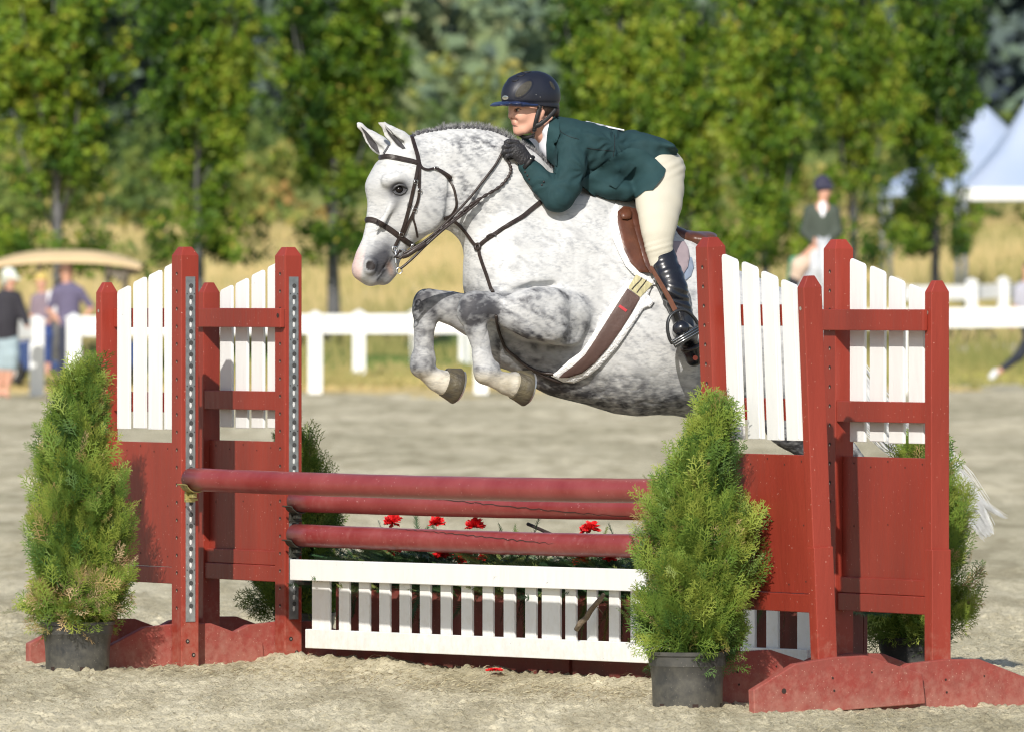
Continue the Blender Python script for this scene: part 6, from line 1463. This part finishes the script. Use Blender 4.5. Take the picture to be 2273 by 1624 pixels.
M_GLO = mat('black_glove', (0.022, 0.021, 0.024), 0.5, var=0.3, vs=60, bump=0.5, bs=130); M_HEL = mat('navy_helmet', (0.011, 0.013, 0.023), 0.42, bump=0.08, bs=300, spec=0.5)
M_BLK = mat('black_webbing', (0.012, 0.012, 0.014), 0.6); M_SHIRT = mat('white_shirt_cloth', (0.80, 0.80, 0.86), 0.7, bump=0.1, bs=40); M_HAIR = mat('dark_brown_hair', (0.035, 0.018, 0.012), 0.5, bump=0.6, bs=90, stretch=(1, 1, 0.3))
# body: head, neck, torso, arms and legs as one surface
def arm(sg, we_, wh_):
    dx = 0 if sg > 0 else -62
    return [(1262+dx, 330, 62*sg, 24, .9), (1265+dx, 372, 82*sg, 22, .9), (1250+dx, 425, we_*sg, 23, .9), (1238+dx, 436, we_*sg, 23, .9), (1208+dx*.7, 408, (we_*.6+wh_*.4)*sg, 19, .9), (1180+dx*.3, 376, wh_*sg*1.1, 13, .95), (1170+dx*.25, 364, wh_*sg, 12, .95)]
LEGN = [(1462, 400, 60, 42, .9), (1461, 450, (60+wk)*.5, 38, .85), (1460, 513, wk-6, 27, .85), (1462, 560, wk, 18, .9), (1480, 600, (wk+wb)/2-2, 15, .8), (1494, 640, wb, 14, .8), (1510, 690, wb, 12, .9), (1520, 725, wf, 11, .9)]
LEGF = [(x-2*(w_-60)*SN*0.0-2*w_*SN, y, -w_, r_, q) for (x, y, w_, r_, q) in LEGN]
body_ch = [([(1185, 218, 0, 46, .80), (1172, 240, 0, 40, .82)], 10), ([(1158, 236, 0, 23, 1.05), (1162, 260, 0, 27, .92), (1158, 276, 0, 18, 1.0)], 10),
           ([(1139.5, 246, 0, 4.5, 1), (1135, 256, 0, 5.2, 1.1), (1134.5, 260, 0, 4.8, 1.5)], 4), ([(1141, 263, 4, 4, 1.2), (1141, 263, -4, 4, 1.2)], 4),
           ([(1142.5, 274.5, 0, 4.2, 2.3)], 3), ([(1143.5, 281, 0, 4.4, 2.0)], 3), ([(1150, 291, 0, 8.5, 1.25)], 7), ([(1192, 268, 26, 12, .7), (1165, 288, 13, 9, .9), (1152, 292, 3, 7, 1)], 10), ([(1192, 268, -26, 12, .7), (1165, 288, -13, 9, .9), (1152, 292, -3, 7, 1)], 10),
           ([(1158, 259, 18, 11, .8)], 9), ([(1158, 259, -18, 11, .8)], 9), ([(1147, 238, 14, 5, 1.2), (1150, 237, 24, 4, 1)], 5), ([(1147, 238, -14, 5, 1.2)], 5), ([(1147, 238, 0, 6, 1.6)], 6),
           ([(1200, 256, 33, 8, .5), (1203, 250, 34, 7, .5)], 4), ([(1196, 262, 0, 28, .85), (1214, 292, 0, 28, 1.0), (1236, 312, 0, 38, 1.3)], 12),
           ([(1250, 320, 0, 34, 1.5), (1300, 338, 0, 42, 1.4), (1360, 350, 0, 42, 1.2), (1410, 358, 0, 42, 1.3), (1458, 384, 0, 42, 1.4)], 10, 20), (arm(1, we, whd), 14, 8), (arm(-1, we*.8, whd*.5), 14, 8), (LEGN, 16, 14), (LEGF, 16, 14)]
mesh_sdf('body', body_ch, M_SK, RID, (1080, 150, -210), (1580, 780, 210), step=2.4, sm=1, subs=[([(1139, 279.2, -6, 1.5, 2), (1141, 279.2, 8, 1.5, 2), (1147, 280, 14, 0.8, 2)], 1.5), ([(1137.5, 263.5, 4, 2.4, 1.2)], 1.5), ([(1146, 267, 12, 3.0, 1.2)], 6), ([(1147.5, 245.5, 15, 4.6, 1.3)], 4), ([(1147.5, 245.5, -15, 4.6, 1.3)], 4), ([(1139, 264.5, 4, 1.6, 1), ], 1)])
# face: eyes, brows, lips
def on(x, y, w_): return HP.pt(x, y, w_)
M_SCL = mat('eye_white', (0.62, 0.56, 0.52), 0.3); M_IRIS = mat('iris', (0.03, 0.018, 0.012), 0.15); M_LIP = mat('lip', (0.40, 0.17, 0.14), 0.5)
for sg in (1, -1):
    x_ = 1151 if sg > 0 else 1141
    mb = MB(); c = on(x_, 245.5, 15*sg); mb.ellip(c, (0.0105, 0.0105, 0.0085), 8); mb.build('eye', M_SCL, RID, smooth=True)
    mb = MB(); mb.ellip(c+Vector((-0.0065, -0.006, 0)), (0.0047, 0.005, 0.0052), 7); mb.build('iris', M_IRIS, RID, smooth=True)
    mb = MB(); mb.tube([on(x_-6, 243.8, 19*sg)+Vector((0, -0.004, 0)), on(x_-1, 241.8, 24*sg)+Vector((0, -0.004, 0)), on(x_+6, 244.5, 27*sg)], [0.0012, 0.0022, 0.001], 6); mb.build('eyelid', M_LID, RID, smooth=True)
    mb = MB(); mb.tube([on(x_-9, 236.5, 14*sg)+Vector((0, -0.003, 0)), on(x_-3, 234, 23*sg)+Vector((0, -0.003, 0)), on(x_+8, 236, 29*sg)], [0.0018, 0.0028, 0.001], 6); mb.build('eyebrow', M_HAIR, RID, smooth=True)
mb = MB(); mb.tube([on(1139.5, 277, -9), on(1137.6, 276.5, 0)+Vector((-0.0005, 0, 0)), on(1140.5, 277, 8), on(1148, 278.6, 17)], [0.0008, 0.0026, 0.0026, 0.0008], 8); mb.build('lips', M_LIP, RID, smooth=True)
# jacket
def fold(V):
    x, y, w_ = V[:, 0]+V[:, 2]*SN, V[:, 1], V[:, 2]; d = (fbm(V, 1/34., 2, 12)-0.5)*3.0
    # creases fanning from the waist and inside of the elbow
    for (cx_, cy_, a0, ln, amp, f_) in ((1362, 320, 2.1, 85, 2.2, 9), (1225, 408, 0.6, 55, 1.8, 8), (1300, 380, 1.0, 50, 2.0, 10), (1262, 315, 0.2, 50, 0.8, 8)):
        dx, dy = x-cx_, y-cy_; r_ = np.hypot(dx, dy)+1e-3; th = np.arctan2(dy, dx); d += amp*np.exp(-(r_/ln)**2)*sstep(6, 26, r_)*np.sin(th*f_+r_*0.03+vnoise(V, 1/22., 5)*5)
    return d
def sleeve(sg, we_, wh_):
    dx = 0 if sg > 0 else -62
    return [(1270+dx, 326, 66*sg, 33, .95), (1268+dx, 370, 82*sg, 32, .9), (1258+dx, 415, we_*sg, 31, .9), (1238+dx, 439, we_*sg, 33, .88), (1208+dx*.7, 409, (we_*.6+wh_*.4)*sg, 27, .9), (1186+dx*.3, 386, wh_*sg*1.12, 23.5, .92), (1172+dx*.25, 371, wh_*sg*1.02, 20.5, .95)]
JCH = [([(1248, 306, 0, 42, 1.6), (1262, 320, 0, 50, 1.65), (1300, 336, 0, 58, 1.45), (1352, 350, 0, 56, 1.25), (1405, 355, 0, 55, 1.4), (1440, 362, 0, 54, 1.55)], 12, 26),
       ([(1232, 282, 0, 22, 1.5), (1222, 292, 20, 18, 1.2)], 10), ([(1242, 326, 10, 36, 1.3), (1278, 362, 0, 36, 1.4), (1312, 385, 0, 36, 1.4)], 12, 16),
       ([(1405, 318, 0, 24, 3.2), (1450, 326, 0, 15, 5.6), (1474, 336, 0, 8, 9)], 10, 10), ([(1310, 398, 40, 26, 1.0), (1350, 418, 50, 24, 1.1), (1385, 428, 60, 20, 1.1)], 12, 12), (sleeve(1, we, whd), 5, 6), (sleeve(-1, we*.8, whd*.5), 5, 6)]
J, JV, JF = mesh_sdf('jacket', JCH, M_JK, RID, (1090, 240, -170), (1500, 500, 170), step=2.3, sm=2, disp=fold)
# breeches
def fold2(V):
    x, y = V[:, 0]+V[:, 2]*SN, V[:, 1]; d = (fbm(V, 1/40., 2, 14)-0.5)*2
    d += 0.7*np.exp(-((y-372)/26)**2)*np.sin((x*0.55+y)*0.30)+0.5*np.exp(-((y-552)/18)**2)*np.sin((x*0.3+y)*0.5)
    return d
def leg(sg):
    f = lambda x, w_: x if sg > 0 else x-2*w_*SN
    return [(f(1462, 58), 390, 58*sg, 52, .95), (f(1462, 80), 425, 80*sg, 48.5, .86), (f(1461, (60+wk)*.52), 455, (60+wk)*.52*sg, 45, .82), (f(1460, wk-16), 490, (wk-16)*sg, 37, .82), (f(1459, wk-5), 520, (wk-5)*sg, 30, .85), (f(1461, wk), 552, wk*sg, 25, .88), (f(1468, wk), 585, wk*sg, 24, .88), (f(1478, wk), 604, (wk+wb)/2*sg, 20, .86)]
B, BV, BF = mesh_sdf('breeches', [([(1432, 362, 0, 44, 1.5), (1458, 378, 0, 53, 1.5)], 12, 20), (leg(1), 14, 14), (leg(-1), 14, 14)], M_BRE, RID, (1360, 290, -230), (1560, 640, 230), step=2.6, sm=2, disp=fold2)
def btree(parts):
    vs = []; fs = []; b_ = 0
    for V, F in parts: vs += [Vector(v) for v in V.tolist()]; fs += [tuple(i+b_ for i in f) for f in F.tolist()]; b_ += len(V)
    return BVHTree.FromPolygons(vs, fs)
JT = btree([(JV, JF), (BV, BF)]); JO = btree([(JV, JF)])
M_JK2 = mat('green_jacket_piece', (0.019, 0.051, 0.056), 0.8, var=0.08, vs=30, bump=0.2, bs=220, spec=0.2)
wavy = lambda x, y, Y: Y-0.016*sstep(400, 470, x)*0-0.010*(0.5+0.5*math.sin(x*0.075-y*0.05))-0.004*math.sin(x*0.03+y*0.16)
patch('skirt', [(1392, 330), (1406, 329), (1432, 335), (1456, 354), (1478, 376), (1474, 390), (1449, 422), (1432, 424), (1410, 440), (1392, 456), (1378, 448), (1370, 442), (1350, 444), (1325, 441), (1304, 424), (1288, 408), (1296, 396), (1330, 372), (1366, 345)], 0.005, 0.006, M_JK2, RID, step=4, tree=JT, smooth_it=10, depth_fn=wavy)
patch('pocket_flap', [(1350.6, 410), (1392.6, 359.6), (1412, 368), (1367.4, 419.8)], 0.003, 0.024, M_JK, RID, step=3.5, tree=JT, smooth_it=10)
patch('shirt', [(1221, 262), (1216, 290), (1214, 325), (1214, 360), (1204, 350), (1192, 332), (1181, 317), (1173, 309), (1180, 299), (1194, 282), (1206, 269)], 0.004, 0.012, M_SHIRT, RID, step=3, tree=JT, smooth_it=8)
patch('lapel', [(1222, 262), (1232, 259), (1240, 270), (1243, 296), (1236, 316), (1228, 319), (1238, 334), (1236, 368), (1228, 368), (1213, 352), (1212, 322), (1215, 292)], 0.005, 0.014, M_JK2, RID, step=3, tree=JT, smooth_it=6)
patch('lapel', [(1156, 302), (1174, 306), (1184, 318), (1196, 338), (1212, 357), (1232, 376), (1234, 386), (1214, 372), (1194, 352), (1176, 338), (1160, 322)], 0.004, 0.009, M_JK, RID, step=3, tree=JT, smooth_it=6)
for (pts) in ([(1236, 262), (1243, 290), (1262, 303), (1285, 310)], [(1364, 300), (1364, 325), (1361, 350)], [(1302, 329), (1330, 333), (1362, 336)]):
    P = [hit(q.x, q.y, 0.001, JO)[0] for q in spl(pts, 5)]; P = [p for p in P if p is not None]
    if len(P) > 2: mb = MB(); mb.tube(P, 0.0012, 5); mb.build('seam', M_BLK, RID)
for (x, y) in ((1207, 404), (1203, 411), (1166, 382), (1171, 390), (1175, 398)):
    h, nn = hit(x, y, 0.001, JO)
    if h: mb = MB(); mb.ellip(h, (0.005, 0.003, 0.005), 6); mb.build('button', M_BLK, RID, smooth=True)
mb = MB(); a = [HP.pt(1322, 280, 34), HP.pt(1386, 292, 34), HP.pt(1300, 271, -42), HP.pt(1352, 283, -42)]; up_ = Vector((0, 0, 0.006))
mb.add([a[0], a[1], a[3], a[2]]+[v+up_ for v in (a[0], a[1], a[3], a[2])], [(0, 1, 2, 3), (4, 5, 6, 7), (0, 1, 5, 4), (1, 2, 6, 5), (2, 3, 7, 6), (3, 0, 4, 7)]); mb.build('number_bib', M_SHIRT, RID, bevel=0.002)
# boots and stirrup
def bf(V):
    y = V[:, 1]; x = V[:, 0]+V[:, 2]*SN
    return 0.9*np.exp(-((y-590)/26)**2)*np.sin(y*0.30+(x-1490)*0.10+2*vnoise(V, 1/30., 3))+1.5*np.exp(-((y-662)/22)**2)*np.sin(y*0.40-(x-1490)*0.12+3*vnoise(V, 1/26., 8))+(fbm(V, 1/30., 2, 19)-0.5)*3
def boot(sg):
    f = lambda x, w_: x if sg > 0 else x-2*w_*SN
    return [([(f(1469, wk), 574, wk*sg, 28, .95), (f(1484, wb), 615, (wk+wb)/2*sg, 28.5, .85), (f(1494, wb), 645, wb*sg, 26, .85), (f(1505, wb), 680, wb*sg, 21.5, .9), (f(1513, wf), 705, wb*sg, 19.5, .95), (f(1522, wf), 735, wf*sg, 20, .9)], 8, 12),
            ([(f(1477, wk), 552, wk*sg, 13, 1.1), (f(1478, wk), 570, wk*sg, 20, 1.0)], 8), ([(f(1522, wf), 740, wf*sg, 20, .9), (f(1531, wf), 768, (wf-6)*sg, 20, .9), (f(1538, wf), 795, (wf-8)*sg, 17, .95)], 8, 8), ([(f(1525, wf), 745, (wf+10)*sg, 19, .9), (f(1512, wf), 735, (wf+36)*sg, 19, 1.2), (f(1508, wf), 728, (wf+66)*sg, 17, 1.1)], 9, 8)]
mesh_sdf('boot', boot(1), M_BOOT, RID, (1420, 525, 60), (1580, 830, 290), step=2.2, sm=2, disp=bf, cuts=[(-0.62, -0.78, 0.62*1444+0.78*574-0)] if False else ())
mesh_sdf('boot', boot(-1), M_BOOT, RID, (1280, 525, -290), (1480, 830, -60), step=3.2, sm=2)
sw = wf+52
ST = empty('stirrup', HP.pt(1513, 760, sw), 'black stirrup iron on its brown leather around the rider foot', 'stirrup')
mb = MB(); fr_ = [(1492, 694), (1484, 702), (1479, 716), (1479, 734), (1483, 751), (1489, 762)]; fr2 = [(1492, 694), (1502, 689), (1516, 689), (1529, 697), (1540, 709), (1547, 722)]
for q in (fr_, fr2): mb.tube([HP.pt(p.x, p.y, sw) for p in spl(q, 4)], 0.0065, 10, flat=1.7, up=(0.4, -1, 0))
mb.build('iron', mat('stirrup_black', (0.05, 0.052, 0.055), 0.35, metal=0.5), ST, smooth=True)
def trd(u, v, wv): return HP.pt(1489+(1549-1489)*u+7*v, 761+(725-761)*u+11*v, sw+wv)
mb = MB(); mb.add([trd(0, -0.5, -20), trd(1, -0.5, -20), trd(1, -0.5, 26), trd(0, -0.5, 26), trd(0, 1.0, -20), trd(1, 1.0, -20), trd(1, 1.0, 26), trd(0, 1.0, 26)], [(0, 1, 2, 3), (4, 7, 6, 5), (0, 4, 5, 1), (1, 5, 6, 2), (2, 6, 7, 3), (3, 7, 4, 0)]); mb.build('tread', mat('tread_steel', (0.09, 0.09, 0.09), 0.35, metal=0.7), ST, bevel=0.003)
mb = MB()
for v in (-0.25, 0.15, 0.55): mb.tube([trd(0.03, v, 28), trd(0.97, v, 28)], 0.0022, 6)
mb.build('tread_grip', M_BRASS, ST, smooth=True)
mb = MB(); P = [HP.pt(x, y, w_) for x, y, w_ in ((1442, 592, wk+30), (1455, 615, wk+34), (1470, 641, wb+34), (1485, 667, wb+40), (1497, 692, sw))]; mb.ribbon(P, [Vector((HP.sn, -HP.cs, 0))]*5, [0.016, 0.019, 0.021, 0.023, 0.024], 0.005); mb.build('stirrup_leather', mat('tan_leather', (0.13, 0.052, 0.028), 0.45, var=0.2, vs=20), ST)
# spur strap, cuff badge, heel emblem
BT = None
mb = MB(); mb.tube([HP.pt(x, y, wf+w_) for x, y, w_ in ((1512, 775, 26), (1524, 776, 22), (1538, 771, 16), (1552, 764, 6))], 0.009, 8, flat=1.4, up=(0.3, -1, 0)); mb.build('spur_strap', M_LEA, RID, smooth=True)
mb = MB(); c = HP.pt(1540, 793, wf+14); mb.tube([c, c+Vector((0.001, -0.004, 0))], 0.0105, 16); mb.build('heel_emblem', mat('red_emblem', (0.50, 0.10, 0.06), 0.6), RID)
mb = MB(); c = HP.pt(1477, 553, wk+15); mb.ellip(c, (0.006, 0.003, 0.010), 8); mb.build('boot_badge', M_BRASS, RID, smooth=True)
# gloved hands, five separate fingers each
def hand(sg, w0, dx=0, dy=0):
    H = lambda x, y, w_, r_, q=1.0: (x+dx, y+dy, w0+w_*1.0, r_, q)
    ch = [([H(1176, 366, 2, 14.5, .8), H(1163, 353, 2, 15, .62), H(1150, 338, 1, 17, .56), H(1142, 330, 0, 15.5, .55)], 5, 6)]
    for i, (kx, ky, px_, py_, L_) in enumerate(((1141, 317, 1126, 316, 1.0), (1136, 325, 1120, 327, 1.08), (1135, 334, 1119, 338, 1.0), (1137, 343, 1124, 347.5, 0.82))):
        r_ = (5.6, 5.7, 5.5, 4.8)[i]
        ch.append(([H(kx+6, ky+1, 2, r_+0.6), H(px_+2, py_, 3, r_+.2), H(px_-1, py_+2, -6, r_), H(px_+5, py_+5, -16*L_, r_-.4), H(px_+13, py_+4, -15*L_, r_-.8)], 2.0, 2))
    ch.append(([H(1162, 342, -10, 8), H(1152, 327, -14, 6.6), H(1140, 318, -15, 5.8), H(1130, 317, -14, 4.8)], 3, 3))
    return ch
for sg, w0, dx, dy in ((1, whd+4, 0, 0), (-1, whd-36, -13, 3)):
    mesh_sdf('glove', hand(sg, w0, dx, dy), M_GLO, RID, (1090, 290, w0-40), (1200, 395, w0+40), step=1.35, sm=1, disp=lambda V: (fbm(V, 1/7., 2, 3)-0.5)*1.1)
mb = MB(); P = [HP.pt(x, y, whd+w_) for x, y, w_ in ((1164, 374, 12), (1173, 362, 20), (1183, 350, 14))]; mb.tube(P, 0.010, 8, flat=1.25, up=(0.3, -1, 0)); mb.build('glove_strap', M_BLK, RID, smooth=True)
mb = MB(); mb.ellip(HP.pt(1178, 354, whd+26), (0.004, 0.002, 0.004), 5); mb.build('glove_stud', M_BRASS, RID)
# helmet
HE, HEV, HEF = mesh_sdf('helmet', [([(1170, 214, 0, 55, .80), (1187, 212, 0, 54, .82)], 8, 12), ([(1200, 232, 0, 38, .92)], 8)], M_HEL, RID, (1080, 140, -70), (1260, 270, 70), step=1.9, sm=1, cuts=[(-0.11, 1.0, -(232.0-0.11*1140)), ], disp=lambda V: 1.8*np.exp(-((V[:, 1]-230)/4.0)**2)+0.8*np.sin(np.clip((V[:, 1]-160)/3.2, 0, 9.4))*(np.abs(V[:, 2]) < 12)*(V[:, 0] < 1180))
HTR = btree([(HEV, HEF)])
mesh_sdf('peak', [([(1098, 234.5, 0, 3.0, 9), (1112, 231, 0, 4.2, 9.5), (1132, 230.5, 0, 5.2, 9), (1150, 232, 0, 5, 9)], 5, 4), ([(1128, 232, 34, 4, 2.2), (1160, 234.5, 44, 4, 1.6), (1192, 235, 47, 3, 1.4)], 6, 4)], mat('navy_peak', (0.015, 0.026, 0.075), 0.35), RID, (1080, 215, -70), (1215, 250, 70), step=1.5, sm=1)
el = lambda cx_, cy_, a_, b_, ang, n=22: [(cx_+a_*math.cos(t)*math.cos(ang)-b_*math.sin(t)*math.sin(ang), cy_+a_*math.cos(t)*math.sin(ang)+b_*math.sin(t)*math.cos(ang)) for t in [2*math.pi*k/n for k in range(n)]]
M_GRIL = mat('vent_mesh', (0.085, 0.08, 0.065), 0.6, spec=0.2, col2=(0.012, 0.011, 0.010), vs=330)
patch('vent_rim', el(1162, 198.5, 28, 13.5, R(-44)), 0.0026, 0.0002, M_HEL, RID, step=2.2, tree=HTR, smooth_it=0)
patch('vent', el(1162, 198.5, 24, 10, R(-44)), 0.0014, 0.0025, M_GRIL, RID, step=2.2, tree=HTR, smooth_it=0)
patch('vent', el(1226, 190, 11, 3.5, R(60)), 0.001, 0.0006, M_GRIL, RID, step=2, tree=HTR, smooth_it=0)
patch('badge', el(1121.5, 217.5, 7, 5, 0, 14), 0.0015, 0.0004, M_BRASS, RID, step=1.8, tree=HTR, smooth_it=0)
for (x, y) in ((1190, 211), (1199, 216)):
    h, nn = hit(x, y, 0.0, HTR); mb = MB(); mb.ellip(h, (0.0022, 0.002, 0.0022), 5); mb.build('rivet', M_BRASS, RID)
for q in ([(1136, 180), (1143, 181), (1152, 177)], [(1146, 169), (1155, 170), (1166, 166)], [(1158, 161), (1168, 162), (1180, 160)]):
    P = [hit(p.x, p.y, 0.0008, HTR)[0] for p in spl(q, 3)]; P = [p for p in P if p is not None]
    if len(P) > 2: mb = MB(); mb.tube(P, [0.0008]+[0.0026]*(len(P)-2)+[0.0008], 6); mb.build('louvre', M_BLK, RID, smooth=True)
# hair, harness
mesh_sdf('hair', [([(1200, 240, 0, 34, .98), (1222, 247, 0, 17, 1.3), (1228, 256, 0, 9, 1.8)], 6, 8)], M_HAIR, RID, (1140, 195, -70), (1260, 280, 70), step=2.2, sm=1, subs=[([(1150, 250, 0, 28, 2.0), (1165, 280, 0, 34, 2.0)], 3)])
def cord(name, pts, r_, m_=M_BLK, flat=None):
    mb = MB(); mb.tube([HP.pt(p.x, p.y, p.z) for p in spl(pts, 5)], r_, 8, flat=flat, up=(0.3, -1, 0)); return mb.build(name, m_, RID, smooth=True)
cord('harness', [(1199, 236, 41), (1195, 250, 40), (1191, 265, 38), (1188, 278, 33), (1186, 292, 26)], 0.0095, flat=0.45)
cord('harness', [(1234, 244, 38), (1223, 256, 39), (1210, 269, 40), (1198, 277, 38), (1189, 279, 34)], 0.0085, flat=0.45)
cord('harness', [(1188, 280, 33), (1196, 279, 36), (1206, 271, 38)], 0.010, flat=0.4)
for k in range(6): cord('harness_bead', [(1186.5-k*0.5, 283+k*4.6, 30-k*1.5), (1186-k*0.5, 285.5+k*4.6, 29.5-k*1.5)], 0.0062)
cord('chin_strap', [(1184, 302, 20), (1172, 305, 10), (1160, 304, 0), (1152, 299, -10)], 0.0075)
